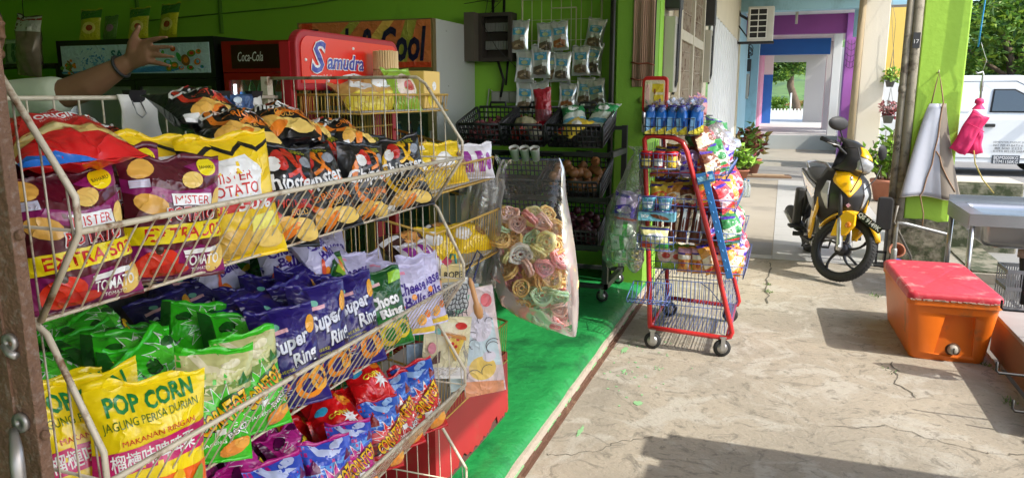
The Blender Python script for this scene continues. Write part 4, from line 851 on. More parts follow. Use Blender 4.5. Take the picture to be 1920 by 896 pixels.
kind('brownbag', 'corn_packet', 'brown and yellow corn packet lying on the lowest basket', .16, .2, .04, pk(190, 150, 80), [(cY, 'p', [(-.08, .1), (.08, .12), (.08, .2), (-.08, .2)]), (pk(30, 90, 40), 't', (0, .1), ('CORN', .08, .02), dict(fat=.03)), (cR, 'p', [(-.08, 0), (.08, 0), (.08, .02), (-.08, .03)])], (2,))

rr = random.Random(21)
def place(k, x, y, z, lean=8, yaw=18, roll=0, label='', group='', seed=0):
    return pack(k, T(x, y, z) @ RZ(90 - yaw) @ RX(-lean) @ RY(roll), label, group, seed)
SL = dict(tomato='maroon tomato crisp packet', yellowpot='yellow crisp packet', chip='black and orange crisp packet', hot='black and red crisp packet', chipy='black and yellow crisp packet', pop='yellow popcorn packet', green='green corn packet', greenside='plain green corn packet', super='navy ring packet', choco='dark green ring packet', cheese='lilac cheese ball packet', magenta='blue topped magenta packet', magside='magenta corn packet', redcorn='blue topped red packet', redbag='shiny red packet', brownbag='brown corn packet')
TOPG, MIDG, LOWG = 'packets in the top basket of the wire rack', 'packets in the middle basket of the wire rack', 'packets in the lowest visible basket of the wire rack'
# --- top basket, front row
rows_ = [('tomato', .87, 'standing behind the end frame of the top basket'), ('tomato', .885, 'nearest the camera in the top basket front row'), ('tomato', 1.09, 'beside the yellow packet in the top basket front row'), ('yellowpot', 1.275, 'between maroon and black ones, top basket front row'),
         ('hot', 1.42, 'just behind the yellow one, top basket front row'), ('chip', 1.60, 'in the middle of the top basket front row'), ('chip', 1.785, 'last but one in the top basket front row'), ('chipy', 2.02, 'standing at the far end of the top basket')]
for i, (k, y, wh) in enumerate(rows_):
    place(k, -1.19 if i == 0 else -1.072 + .006 * (i % 2), y, 1.262, (4, 6, 5, 7, 17, 22, 12, 15)[i], (14, 20, 25, 30, 18, 30, 12, 40)[i], (2, -3, 3, -4, 9, -8, 7, -6)[i], SL[k] + ' ' + wh, TOPG, i)
for r_, (x, ks) in enumerate(((-1.17, (('tomato', 1.04), ('yellowpot', 1.2), ('hot', 1.36), ('chip', 1.52), ('chip', 1.68), ('hot', 1.82), ('chip', 1.95))), (-1.27, (('yellowpot', .92), ('yellowpot', 1.08), ('yellowpot', 1.24), ('hot', 1.42), ('chip', 1.6), ('chip', 1.78), ('hot', 1.95))))):
    for i, (k, y) in enumerate(ks): place(k, x, y, 1.264, 12 + 8 * r_ + rr.uniform(-8, 10), 16 + rr.uniform(-18, 18), rr.uniform(-11, 11), '%s, %s along the %s row of the top basket' % (SL[k], ORD[i], ORD[r_ + 1]), TOPG, i + r_)
# loose packets on top
def flat(k, x, y, z, rz, tilt, roll, label, seed=0, group=TOPG): return pack(k, T(x, y, z) @ RZ(rz) @ RX(-90 + tilt) @ RY(roll), label, group, seed)
flat('redpot', -1.05, .90, 1.495, 50, 12, -16, 'big red original crisp packet lying on the maroon ones near the post')
flat('hot', -1.27, 1.12, 1.475, 52, 12, -10, 'black hot crisp packet lying behind the big red one', 1)
flat('chip', -1.18, 1.44, 1.475, 60, 18, 8, 'black crisp packet on the loose pile, lower left one', 2)
flat('chip', -1.22, 1.62, 1.49, 30, 14, -10, 'black crisp packet on the loose pile, lying across the others', 0)
flat('hot', -1.30, 1.50, 1.53, 75, 16, 10, 'black crisp packet topmost on the loose pile', 2)
flat('chip', -1.2, 1.78, 1.475, 110, 20, 12, 'black crisp packet at the right end of the loose pile', 1)
flat('chip', -1.16, 1.92, 1.45, 80, 16, 0, 'black crisp packet lying flat before the far upright one', 2)
# --- middle basket
FR = [('pop', .93, -1.20, 15, 'rearmost of three in the middle basket'), ('pop', .905, -1.12, 18, 'between two others in the middle basket'), ('pop', .945, -1.035, 30, 'foremost of three in the middle basket'),
      ('green', 1.125, -1.05, 32, 'in the front row beside the yellow popcorn'), ('green', 1.275, -1.055, 30, 'in the front row beside the navy packets'),
      ('super', 1.42, -1.06, 30, 'nearest one in the middle basket front row'), ('super', 1.565, -1.075, 28, 'second one in the middle basket front row'), ('super', 1.715, -1.06, 28, 'third one in the middle basket front row'),
      ('choco', 1.87, -1.055, 36, 'in the front row between navy and lilac ones'), ('cheese', 2.0, -1.05, 40, 'beside the dark green one in the front row'), ('cheese', 2.105, -1.045, 40, 'at the far end of the middle front row')]
for i, (k, y, x, yw, wh) in enumerate(FR):
    place(k, x, y, .868 if k != 'pop' else .832, (16 if k != 'pop' else 12) + rr.uniform(-4, 5), yw + rr.uniform(-7, 7), rr.uniform(-8, 8), SL[k] + ' ' + wh, MIDG, i)
COLS = [('greenside', (.93, 1.06, 1.19, 1.31), 6), ('super', (1.42, 1.54, 1.66, 1.76), 5), ('choco', (1.87,), 6), ('cheese', (1.98, 2.09), 6)]
n_ = 0
for k, ys_, dep in COLS:
    for c, y in enumerate(ys_):
        for r_ in range(dep):
            if y < 1 and r_ < 1: continue
            x = -1.125 - .085 * r_; z = (.885 + .012 * r_ if k == 'greenside' else .872 + (.024 if k in ('choco', 'cheese') else .008) * r_); ln = (44 if k == 'greenside' else 32) + 2 * r_
            place(k, x + rr.uniform(-.01, .01), y + rr.uniform(-.02, .02), z + rr.uniform(0, .012), ln + rr.uniform(-14, 10), 18 + rr.uniform(-26, 26), rr.uniform(-17, 17),
                  '%s, %s back in the %s column of its kind, middle basket' % (SL[k], ORD[r_], ORD[c]) if len(ys_) > 1 else '%s, %s back behind the front one, middle basket' % (SL[k], ORD[r_]), MIDG, n_ + r_)
            n_ += 1
for i, (x, y, z, rz, tl) in enumerate(((-1.30, 1.74, 1.03, 60, 40), (-1.22, 1.86, 1.04, 90, 50), (-1.34, 2.02, 1.04, 100, 45), (-1.40, 1.66, 1.02, 80, 40))):
    flat('cheese', x, y, z, rz, tl, rr.uniform(-15, 15), 'lilac cheese ball packet tossed on the pile, %s from the near side' % ORD[i], i, MIDG)
# --- lower basket
for i, (k, y, x, yw, ln, wh) in enumerate((('magenta', 1.36, -1.05, 28, 14, 'nearest in the lower front row'), ('magenta', 1.50, -1.04, 34, 12, 'leaning forward in the lower front row'), ('magenta', 1.64, -1.05, 30, 16, 'next to the red packets in the lower front row'),
        ('redcorn', 1.80, -1.05, 32, 14, 'nearest of three in the lower front row'), ('redcorn', 1.94, -1.06, 32, 18, 'in the middle of three, lower front row'), ('redcorn', 2.07, -1.045, 36, 8, 'at the far end of the lower front row'), ('brownbag', 1.22, -1.06, 24, 30, 'beside the magenta ones in the lower basket'))):
    place(k, x, y, .51, ln + rr.uniform(-4, 6), yw + rr.uniform(-10, 10), rr.uniform(-10, 10), SL[k] + ' ' + wh, LOWG, i)
for c, (k, y, dep) in enumerate((('magside', 1.30, 3), ('magside', 1.44, 4), ('magside', 1.58, 4), ('redbag', 1.74, 3), ('redbag', 1.90, 3))):
    for r_ in range(dep):
        place(k, -1.13 - .1 * r_, y + rr.uniform(-.02, .02), .52 + .014 * r_, 36 + 5 * r_ + rr.uniform(-12, 8), 14 + rr.uniform(-26, 26), rr.uniform(-16, 16), '%s, %s back in the lower basket, %s' % (SL[k], ORD[r_], ('by the brown one', 'behind the leaning one', 'beside the red ones', 'behind the first red one', 'nearest the far end')[c]), LOWG, r_ + c)
flat('redbag', -1.12, 1.90, .685, 70, 25, 10, 'bright red shiny packet topmost in the lower basket', 1, LOWG)
flat('redbag', -1.11, 1.71, .64, 60, 20, 0, 'bright red shiny packet lying across behind the blue topped ones', 0, LOWG)
# papers clipped on the back grid
clipm = paint(30, 30, 32, .4); papm = mat('paper', (.72, .70, .63), .85, var=.04, scale=8)
def paper(y0, y1, z0, label, m=papm, z1=1.6, name='clipped_paper', x=-1.645):
    o = thing(name, label, 'paper', T(x, (y0 + y1) / 2, z1)); w_ = y1 - y0
    g = G(); rows = []
    for j in range(9):
        t = j / 8; rows.append([(.012 * math.sin(t * 2.2) + .006 * math.sin(i * .9 + j), -w_ / 2 + w_ * i / 8 + .012 * t * (1 if i > 4 else .3), -t * (z1 - z0)) for i in range(9)])
    g.surf(rows); q = g.build('sheets', m, o, fix=False); sd = q.modifiers.new('stack', 'SOLIDIFY'); sd.thickness = .004
    return o
def clip(par, dy=0):
    g = G(); g.prism([(-.014, .012), (.014, .012), (.004, -.02), (-.004, -.02)][::-1], -.028 + dy, .028 + dy, 'y'); b = g.build('binder_clip', clipm, par)
    g = G(); g.tube([(.004, dy - .014, -.016), (.02, dy - .016, -.05), (.02, dy, -.06), (.02, dy + .016, -.05), (.004, dy + .014, -.016)], .0018, 0, 5); g.build('wire_lever', mat('steel', (.45, .45, .44), .35, .9, var=.1), b)
a_ = paper(1.52, 1.64, 1.44, 'small sheaf of white slips held by a black binder clip'); clip(a_)
b_ = paper(1.88, 2.09, 1.40, 'larger wad of blank white paper hanging right of the slips'); clip(b_, .085)
c_ = paper(1.87, 2.03, 1.53, 'dark blue leaflet clipped upside down over the white wad', pk(55, 85, 130), 1.6, 'clipped_leaflet', -1.632); clip(c_, -.05)
g = G()
letters('leaflet_text', "IT'S TIME", .07, .016, cW, c_, T(.02, 0, -.048) @ RZ(90) @ RY(180), fat=.02); letters('leaflet_text', 'THE', .03, .01, cW, c_, T(.02, .0, -.028) @ RZ(90) @ RY(180))
g = G(); g.prism(ell(0, -.016, .02, .01), .018, .019, 'x'); g.build('leaflet_emblem', pk(210, 225, 235), c_)
d_ = thing('loose_binder_clip', 'black binder clip gripping the top wire with nothing in it', 'clip', T(-1.65, 1.80, 1.6)); clip(d_)
# ================================================================ INSIDE THE SHOP
black = paint(22, 22, 24, .35); steelm = mat('steel', (.45, .45, .44), .35, .9, var=.1); fglass = film('fridge_glass', (.93, .95, .95), .8, .02, 1, .03)
BOTC = [pk(40, 120, 200), pk(220, 120, 30), pk(60, 150, 60), pk(200, 40, 40), pk(230, 210, 60), pk(120, 70, 40), pk(210, 215, 220), pk(90, 40, 120)]
def bottle_src(i):
    c = BOTC[i]; o = thing('drink_bottle', 'x', 'bottle'); g = G(); g.lathe([(.03, 0), (.032, .02), (.032, .13), (.024, .165), (.012, .19), (.012, .2)], 0, 10); g.build('body', c, o)
    g = G(); g.lathe([(.0145, .2), (.0145, .22)], 0, 8); g.build('cap', [cW, cR, cK][i % 3], o); g = G(); g.lathe([(.0328, .05), (.0328, .11)], 0, 10); g.build('wrap', BOTC[(i + 3) % 8], o); return o
BOT = {}
def fridge(label, x, y, z0, w_, d, h, shelves, hh, side, frame, doors, lit, fname, seed, grp, name='drinks_fridge', back=True):
    r = thing(name, label, 'fridge', T(x, y, z0)); g = G()
    g.bx((0, .06, 0), (.03, d, h)); g.bx((w_ - .03, .06, 0), (w_, d, h)); g.bx((.03, d - .03, .02), (w_ - .03, d, h - .02)); g.bx((.03, .06, .0), (w_ - .03, d - .03, .12)); g.bx((.03, .06, h - .03), (w_ - .03, d - .03, h)); g.build('cabinet', side, r)
    g = G(); g.bx((.032, d - .04, .125), (w_ - .032, d - .031, h - .04)); g.build('liner', paint(120, 125, 128, .5), r)
    G().bx((.0, 0, h - hh), (w_, .06, h)).build('header', frame, r)
    g = G()
    for k in range(shelves): g.bx((.035, .1, .16 + k * (h - hh - .2) / shelves), (w_ - .035, d - .06, .17 + k * (h - hh - .2) / shelves))
    g.build('shelf', steelm, r)
    dw = (w_) / doors
    for k in range(doors):
        f = G(); a, b_ = k * dw + .004, (k + 1) * dw - .004; z1 = h - hh - .006
        f.bx((a, 0, .10), (a + .05, .055, z1)); f.bx((b_ - .05, 0, .10), (b_, .055, z1)); f.bx((a + .05, 0, .10), (b_ - .05, .055, .16)); f.bx((a + .05, 0, z1 - .06), (b_ - .05, .055, z1)); fo = f.build('door_frame', frame, r)
        G().bx((a + .05, .02, .16), (b_ - .05, .026, z1 - .06)).build('pane', fglass, fo); G().bx((b_ - .035, -.03, .8), (b_ - .015, 0, 1.2)).build('handle', steelm, fo, bevel=.004)
    if lit: g = G(); g.bx((.035, .07, .2), (.06, .085, h - hh - .1)); g.build('lamp_strip', emit('cool_lamp', (.8, .95, 1), 3.0), r)
    q = random.Random(seed); n = 0
    for k in range(shelves):
        zs = .17 + k * (h - hh - .2) / shelves
        if z0 + zs < .95: continue
        step = .095; m = int((w_ - .14) / step)
        for i in range(m):
            if n > 46 or q.random() < .12: continue
            c = q.randrange(8) if i % 3 == 0 else (k * 2 + i // 4) % 8
            lab = 'small drink bottle in the ' + fname
            M_ = T(x + .08 + i * step, y + .15, z0 + zs)
            if c not in BOT: BOT[c] = bottle_src(c); BOT[c].matrix_local = M_; BOT[c]['label'] = lab; BOT[c]['group'] = grp; BOT[c]['category'] = 'bottle'
            else: dup(BOT[c], M_, lab, grp)
            n += 1
    return r
# black two-door chiller with a printed header
FH = 5.42
ch = fridge('wide black two-door chiller with a splashing water and fruit header', -6.55, FH, .12, 1.85, .75, 1.98, 5, .36, black, black, 2, True, 'black two-door chiller', 1, 'bottles in the black chiller')
h = ch.children[2]; g = G()
mats = [pk(190, 215, 225), pk(60, 130, 190), pk(110, 175, 215), pk(90, 140, 50), pk(225, 120, 30), pk(190, 40, 30), pk(120, 80, 40), pk(20, 110, 120), pk(60, 160, 70)]
ZS = lambda b: 1.93 - (1.93 - b) * .72
g.bx((.06, -.006, 1.67), (1.80, -.001, 1.93), 0); q = random.Random(5); L_ = .0
def dec(poly, mi):
    global L_
    L_ += .00015; g.add([(a, -.0065 - L_, ZS(b)) for a, b in poly], [tuple(range(len(poly)))], mi)
for k in range(90): a = q.gauss(.5, .14); b = 1.72 + q.gauss(0, .07); (dec(ell(a, b, q.uniform(.004, .03), q.uniform(.003, .012), 8, q.uniform(0, 180)), q.choice((1, 1, 2))) if .1 < a < 1.7 and 1.6 < b < 1.9 else None)
dec([(.06, 1.6), (.5, 1.61), (.9, 1.65), (1.3, 1.66), (1.5, 1.62), (1.4, 1.59), (.8, 1.575), (.06, 1.575)], 1); dec([(.6, 1.62), (.9, 1.66), (1.2, 1.655), (1.0, 1.63)], 2)
for k in range(26): dec(ell(.17 + q.gauss(0, .045), 1.67 + q.gauss(0, .04), q.uniform(.012, .035), q.uniform(.01, .025), 10, q.uniform(0, 180)), q.choice((3, 4, 5, 6, 3)))
for k, (a, b, rx, rz, c) in enumerate(((1.35, 1.7, .045, .04, 8), (1.42, 1.66, .05, .045, 3), (1.48, 1.76, .025, .06, 8), (1.55, 1.72, .05, .07, 6), (1.62, 1.8, .05, .04, 3), (1.68, 1.7, .035, .04, 4), (1.42, 1.86, .03, .035, 5), (1.3, 1.8, .02, .05, 3), (1.7, 1.82, .03, .03, 4), (1.6, 1.63, .04, .03, 8), (1.5, 1.63, .03, .025, 4), (1.36, 1.62, .035, .03, 3), (1.73, 1.64, .02, .02, 1))):
    dec(ell(a, b, rx, rz, 14, q.uniform(-30, 30)), c)
    dec(ell(a + .005, b + .004, rx * .55, rz * .55, 12), (2, 4, 8, 3, 5)[k % 5] if k != 3 else 4)
g.build('printed_header', mats, h, fix=False); letters('header_lettering', 'SA', .15, .08, pk(20, 100, 115), h, T(.78, -.032, 1.84), fat=.03)
# red fridge
RF = paint(150, 14, 16, .4)
cf = fridge('narrow red drinks fridge with a lit row of bottles', -4.62, FH, .12, .95, .72, 1.93, 6, .26, RF, RF, 1, True, 'red drinks fridge', 2, 'bottles in the red fridge')
g = G(); g.bx((.10, -.004, 1.70), (.86, 0, 1.90)); g.build('dark_panel', paint(50, 8, 10, .4), cf.children[2]); letters('header_lettering', 'Coca-Cola', .26, .08, cW, cf.children[2], T(.30, -.006, 1.80), shear=.3); letters('header_lettering', 'COLD', .2, .07, cW, cf.children[2], T(.7, -.006, 1.82), fat=.02)
# tall grey fridge with the wide colourful header
gf = fridge('tall grey upright chiller with an orange banner header and gold trim', -3.82, FH - .02, .12, 1.23, .84, 2.06, 5, .40, mat('grey_sheet', (.52, .54, .53), .45, .1, var=.06, scale=2, stain=(.42, .44, .43), samt=.3), mat('gold_trim', (.34, .26, .12), .35, .6, var=.15), 2, False, 'tall grey chiller', 3, 'bottles in the grey chiller')
h = gf.children[2]; g = G(); L_ = 0
mats2 = [pk(215, 120, 70), pk(170, 165, 70), pk(215, 70, 40), pk(232, 185, 90)]
ZS = lambda b: b
g.bx((.02, -.006, 1.69), (1.215, -.001, 2.05), 0)
for a, b, mi in (((.1, 1.69), (.5, 2.05), 1), ((.45, 1.69), (.8, 2.05), 3), ((.85, 1.69), (1.0, 2.05), 1), ((.0, 1.69), (.05, 2.05), 2)):
    dec([(a[0] + .02, a[1]), (a[0] + .14, a[1]), (b[0] + .1, b[1]), (b[0], b[1])], mi)
dec([(.02, 1.69), (1.215, 1.69), (1.215, 1.73), (.02, 1.75)], 2)
g.build('printed_header', mats2, h, fix=False); letters('header_lettering', 'Fresh & Cool', 1.08, .27, pk(30, 20, 60), h, T(.64, -.012, 1.87), fat=.03, shear=.2)
g = G(); g.bx((1.231, .12, 1.4), (1.234, .18, 1.42)); 
for a, b in ((.25, 1.98), (.1, 1.55), (.28, 1.55)): g.lathe([(.006, 0), (.004, .004)], 0, 8, T(1.23, a, b) @ RY(90))
g.build('screws', steelm, gf)
# goods on top of the black chiller
yp = pk(190, 190, 40)
kind('sachet', 'snack_sachet', 'yellow snack sachet', .24, .3, .03, yp, [(pk(60, 120, 40), 'p', [(-.12, .2), (.12, .23), (.12, .3), (-.12, .3)]), (pk(225, 215, 120), 'p', ell(0, .12, .08, .06)), (pk(170, 60, 30), 'p', ell(.01, .12, .04, .03))], (3,))
kind('greensachet', 'snack_sachet', 'green snack sachet', .22, .24, .03, pk(90, 130, 60), [(pk(170, 120, 160), 'p', ell(.02, .12, .06, .04))], (4,))
for i, (k, x, rz, lab) in enumerate((('sachet', -6.35, 10, 'yellow snack sachet at the left end on top of the black chiller'), ('greensachet', -6.1, -8, 'green snack sachet tilted on top of the black chiller'), ('sachet', -5.75, 5, 'yellow snack sachet in the middle on top of the black chiller'), ('sachet', -5.4, -6, 'yellow snack sachet nearest the hand on top of the black chiller'))):
    pack(k, T(x, FH + .2, 2.11) @ RZ(rz) @ RX(-14), lab, 'sachets on the black chiller')
# dark shelf unit to the left with clear packs
su = thing('side_shelf', 'dark shelf with clear packs at the left end beside the black chiller', 'shelf', T(-8.6, 5.5, .12)); g = G()
for z in (.9, 1.35, 1.75): g.bx((0, 0, z), (1.95, .5, z + .03))
g.build('board', paint(40, 34, 30, .6), su); g = G()
for x in (0, 1.91): g.bx((x, .46, 0), (x + .04, .5, 2.0)); g.bx((x, 0, 0), (x + .04, .04, 1.78))
g.build('post', paint(40, 34, 30, .6), su)
kind('clearpack', 'cracker_pack', 'clear pack of greenish crackers', .3, .24, .05, pk(150, 175, 150), [(pk(60, 100, 80), 'p', [(-.12 + .05 * k, .02) for k in range(2)] + [(-.07, .2), (-.12, .2)]), (pk(60, 100, 80), 'p', [(0, .02), (.05, .02), (.05, .2), (0, .2)]), (cW, 'p', [(-.15, .2), (.15, .2), (.15, .235), (-.15, .235)])], (2,))
for i, x in enumerate((-8.4, -8.05, -7.7, -7.35)): pack('clearpack', T(x, 5.6, 1.90) @ RX(-8), 'clear pack of greenish crackers on the dark shelf, %s from the left' % ORD[i], 'clear packs on the side shelf')
kind('hungbag', 'hanging_pack', 'clear bag of brown dried food', .3, .5, .08, mat('clear_brown_pack', (.20, .15, .11), .2, var=.5, scale=14, coat=.4), [(pk(200, 200, 195), 'p', [(-.15, .36), (.15, .38), (.15, .5), (-.15, .5)]), (pk(150, 40, 40), 'p', [(-.15, .46), (.15, .47), (.15, .485), (-.15, .475)])], (5,), 1.6)
pack('hungbag', T(-6.78, 5.3, 1.78) @ RY(6), 'clear bag of brown dried food hanging left of the black chiller header', None)
g = G(); g.tube([(-6.78, 5.3, 2.27), (-6.78, 5.33, 2.9), (-6.78, 5.4, 3.4)], .004); g.tube([(-8.9, 5.3, 2.62), (-6.78, 5.31, 2.66), (-5.9, 5.3, 2.7)], .006); tag(g.build('hanging_string', paint(30, 30, 28)), 'dark string line the clear bag of dried food hangs from', 'string')

# ---------------------------------------------------------------- fuse board, sockets, grid of silver packets
fb = thing('fuse_board', 'open dark wooden fuse board with two rows of breakers on the green wall', 'fuse board', T(-2.50, 6.25, 1.88))
g = G(); g.bx((.0, -.14, 0), (.30, 0, .03)); g.bx((0, -.14, .37), (.30, 0, .40)); g.bx((0, -.14, .03), (.03, 0, .37)); g.bx((.27, -.14, .03), (.30, 0, .37)); g.bx((.03, -.02, .03), (.27, 0, .37)); g.build('case', mat('dark_wood', (.045, .035, .028), .7, var=.3, scale=10), fb)
g = G(); g.bx((-.09, -.24, .0), (0.0, -.14, .40)); g.build('open_door', mat('door_wood', (.10, .085, .065), .7, var=.3, scale=10, stretch=(1, 1, .2)), fb)
for z in (.10, .25):
    g = G()
    for k in range(9): g.bx((.045 + k * .024, -.09, z), (.045 + k * .024 + .02, -.03, z + .07))
    g.build('breaker_row', paint(120, 122, 118), fb)
g = G(); g.tube([(.2, -.05, .4), (.21, -.05, .7), (.2, -.05, 1.4)], .012); g.tube([(.1, -.05, .4), (.1, -.05, .9), (.13, -.05, 1.4)], .012); g.tube([(.15, -.06, 0), (.2, -.06, -.15), (.17, -.05, -.3)], .012); g.tube([(.24, -.06, 0), (.22, -.06, -.2)], .01); g.tube([(.05, -.2, .33), (.2, -.22, .1), (.33, -.1, -.05)], .003)
q = random.Random(2)
for k in range(18): g.tube([(.12, -.05, .52), (.12 + q.gauss(0, .05), -.08, .55 + q.gauss(0, .04)), (.1 + q.gauss(0, .12), -.1, .56 + q.gauss(0, .08))], .003, 0, 4)
g.build('cables', paint(26, 26, 24), fb)
so_ = thing('socket_strip', 'grimy row of three wall sockets under the fuse board', 'socket', T(-2.42, 6.25, 1.53)); g = G(); g.bx((0, -.05, 0), (.26, 0, .10)); g.build('box', mat('grimy_white', (.24, .24, .2), .6, var=.2, stain=(.12, .12, .1), samt=.4), so_, bevel=.006)
for k in range(3): g = G(); g.bx((.01 + k * .083, -.056, .01), (.08 + k * .083, -.049, .09)); g.bx((.035 + k * .083, -.062, .03), (.055 + k * .083, -.055, .045)); g.build('socket_plate', mat('socket_plate', (.3, .3, .27), .5, var=.2), so_)
g = G(); g.tube([(.0, -.02, .1), (-.03, -.02, .12), (-.06, -.02, -.1), (-.08, -.02, -.4)], .006); g.build('flex', paint(190, 190, 180), so_)
gr = thing('display_grid', 'cream wire grid panel hung on the green wall for silver packets', 'wire grid', T(-2.12, 6.16, 1.38)); g = G()
for x in (0, .68): g.bar((x, 0, 0), (x, 0, 1.0), .008)
for z in (0, 1.0): g.bar((0, 0, z), (.68, 0, z), .008)
for k in range(1, 8): g.bar((k * .085, 0, 0), (k * .085, 0, 1), .0035)
for k in range(1, 6): g.bar((0, .004, k * .166), (.68, .004, k * .166), .0025)
g.bar((.26, -.01, .92), (.47, -.01, .92), .006); g.bar((.47, -.01, .92), (.47, -.01, .5), .006); g.build('grid', paint(205, 205, 170, .5), gr)
silver_ = mat('silver_foil', (.78, .80, .82), .2, .6, var=.06, bump=.25, bscale=16)
kb = pk(105, 80, 55)
for kk, c in (('fishA', pk(120, 100, 75)), ('fishB', pk(170, 105, 60)), ('fishC', pk(95, 85, 70))):
    kind(kk, 'foil_packet', 'silver foil packet of dried fish', .165, .235, .018, silver_, [(pk(75, 165, 205), 'p', [(-.055, .13), (.055, .13), (.055, .185), (-.055, .185)]), (pk(190, 200, 150), 'p', ell(0, .15, .03, .016)), (cW, 't', (0, .174), ('IKAN KERING', .08, .012)),
        (c, 'p', [(-.06, .025), (-.02, .015), (.05, .02), (.062, .07), (.03, .1), (-.03, .085), (-.062, .075)]), (pk(170, 150, 120), 'p', ell(-.01, .05, .03, .01, 12, 20)), (pk(80, 65, 50), 'p', ell(.02, .04, .028, .006, 12, -25)), (cW, 'p', [(.02, .085), (.06, .085), (.06, .11), (.02, .11)])], (1, 4, 6), 1.6)
FP = [(-2.17, 1.965, 0, 'fishA', 'at the left end of the top row'), (-1.93, 1.955, 0, 'fishC', 'dark and half covered in the top row'), (-1.80, 1.975, -4, 'fishB', 'with orange fish in the top row'), (-1.53, 1.98, 8, 'fishA', 'tilted at the right end of the top row'),
      (-2.12, 1.72, 3, 'fishA', 'at the left end of the middle row'), (-1.97, 1.755, 0, 'fishC', 'half hidden in the middle row'), (-1.865, 1.72, -2, 'fishA', 'in the centre of the middle row'), (-1.795, 1.725, 3, 'fishC', 'behind the central one of the middle row'), (-1.625, 1.77, 0, 'fishA', 'right of centre in the middle row'), (-1.545, 1.775, 5, 'fishC', 'at the right end of the middle row'),
      (-2.12, 1.46, 4, 'fishA', 'crumpled at the left end of the bottom row'), (-1.97, 1.465, -3, 'fishC', 'beside the crumpled one in the bottom row'), (-1.745, 1.475, 2, 'fishB', 'full of brown meal in the bottom row'), (-1.595, 1.52, 4, 'fishA', 'next to the last in the bottom row'), (-1.47, 1.49, -8, 'fishC', 'at the right end of the bottom row')]
for i, (x, z, ro, k, wh) in enumerate(FP): pack(k, T(x + .03, 6.13 - .012 * (i % 3), z - .01) @ RY(ro) @ RX(-3), 'silver fish packet ' + wh + ' on the wire grid', 'foil packets on the wire grid', i)

# ---------------------------------------------------------------- black vegetable rack and its crates
bk = mat('black_plastic', (.022, .022, .024), .45, var=.2, scale=6)
vr = thing('vegetable_rack', 'black metal rack on castors carrying tilted crates of vegetables', 'rack', T(0, 0, .12))
g = G()
for x in (-2.36, -1.14):
    g.bx((x - .02, 5.72, .1), (x + .02, 5.76, 1.25)); g.bx((x - .02, 5.14, .1), (x + .02, 5.18, .42)); g.bx((x - .02, 5.14, .1), (x + .02, 5.76, .14)); g.bx((x - .02, 5.18, .38), (x + .02, 5.72, .42)); g.bx((x - .02, 5.2, .72), (x + .02, 5.72, .76)); g.bx((x - .02, 5.25, 1.04), (x + .02, 5.72, 1.08))
for y, z in ((5.15, .12), (5.74, .12), (5.74, 1.23), (5.2, .74), (5.25, 1.06), (5.16, .40)): g.bx((-2.36, y - .015, z - .015), (-1.14, y + .015, z + .015))
g.build('frame', bk, vr)
def castor(par, x, y, z, r_=.045, rot=0, rub=None):
    M_ = T(x, y, z) @ RZ(rot); g = G(); g.lathe([(r_ * .5, -.014), (r_ * .95, -.013), (r_, 0), (r_ * .95, .013), (r_ * .5, .014)], 0, 20, M_ @ T(0, 0, r_) @ RX(90)); w_ = g.build('castor', rub or rubber, par)
    G().lathe([(.003, .0155), (r_ * .6, .0155), (r_ * .6, -.0155), (.003, -.0155)], 0, 14, M_ @ T(0, 0, r_) @ RX(90)).build('hub', steelm, w_)
    g = G(); g.bx((-.012, -.022, r_ * .8), (.014, -.018, r_ * 2.25), 0, M_); g.bx((-.012, .018, r_ * .8), (.014, .022, r_ * 2.25), 0, M_); g.bx((-.02, -.024, r_ * 2.2), (.02, .024, r_ * 2.2 + .01), 0, M_); g.build('fork', steelm, w_)
for x in (-2.36, -1.16):
    for y in (5.17, 5.74): castor(vr, x, y, 0)
def crate(label, M_, w_, d, h, grp='black crates on the vegetable rack'):
    o = thing('produce_crate', label, 'crate', M_, grp); g = G(); t = .006; fl = 1.12
    def wallp(p0, p1, out):
        n = max(4, int((V(p1) - V(p0)).length / .035)); m = 4; p0, p1, out = V(p0), V(p1), V(out)
        for i in range(n + 1):
            a = p0.lerp(p1, i / n); g.bar(a, a + out + V((0, 0, h)), .0055, 0, 4)
        for j in range(m + 1): f = j / m; o_ = out * f + V((0, 0, h * f)); g.bar(p0 + o_, p1 + o_, .0065 if j < m else .011, 0, 4)
    a, b = w_ / 2, d / 2; e = .02
    wallp((-a, -b, 0), (a, -b, 0), (0, -e, 0)); wallp((-a, b, 0), (a, b, 0), (0, e, 0)); wallp((-a, -b, 0), (-a, b, 0), (-e, 0, 0)); wallp((a, -b, 0), (a, b, 0), (e, 0, 0))
    for sx in (-1, 1):
        for sy in (-1, 1): g.bar((sx * a, sy * b, 0), (sx * (a + e), sy * (b + e), h), .009, 0, 5)
    g.build('lattice_wall', bk, o, fix=False); G().bx((-a, -b, -.004), (a, b, .004)).build('floor', bk, o)
    g = G(); g.tube([(-.07, b + e, h), (-.06, b + e + .01, h + .035), (.06, b + e + .01, h + .035), (.07, b + e, h)], .010, 0, 6); g.build('handle', bk, o)
    return o
TL = 16
cm = [T(-2.16, 5.52, 1.28) @ RX(TL), T(-1.82, 5.52, 1.28) @ RX(TL), T(-1.42, 5.52, 1.28) @ RX(TL), T(-1.42, 5.45, .90) @ RX(TL + 4), T(-1.42, 5.42, .55) @ RX(TL + 4), T(-1.92, 5.45, .90) @ RX(TL + 4), T(-1.92, 5.42, .55) @ RX(TL + 4)]
cl = ['black crate of red shallots at the left of the top tier', 'black crate holding a pumpkin in the middle of the top tier', 'black crate of green and white packs at the right of the top tier', 'black crate of brown onions on the middle tier', 'black crate of dark red onions on the lowest tier', 'shadowed black crate at the left of the middle tier', 'shadowed black crate at the left of the lowest tier']
for i in range(7): crate(cl[i], cm[i], (.32, .32, .40, .40, .40, .46, .46)[i], .40, .17)
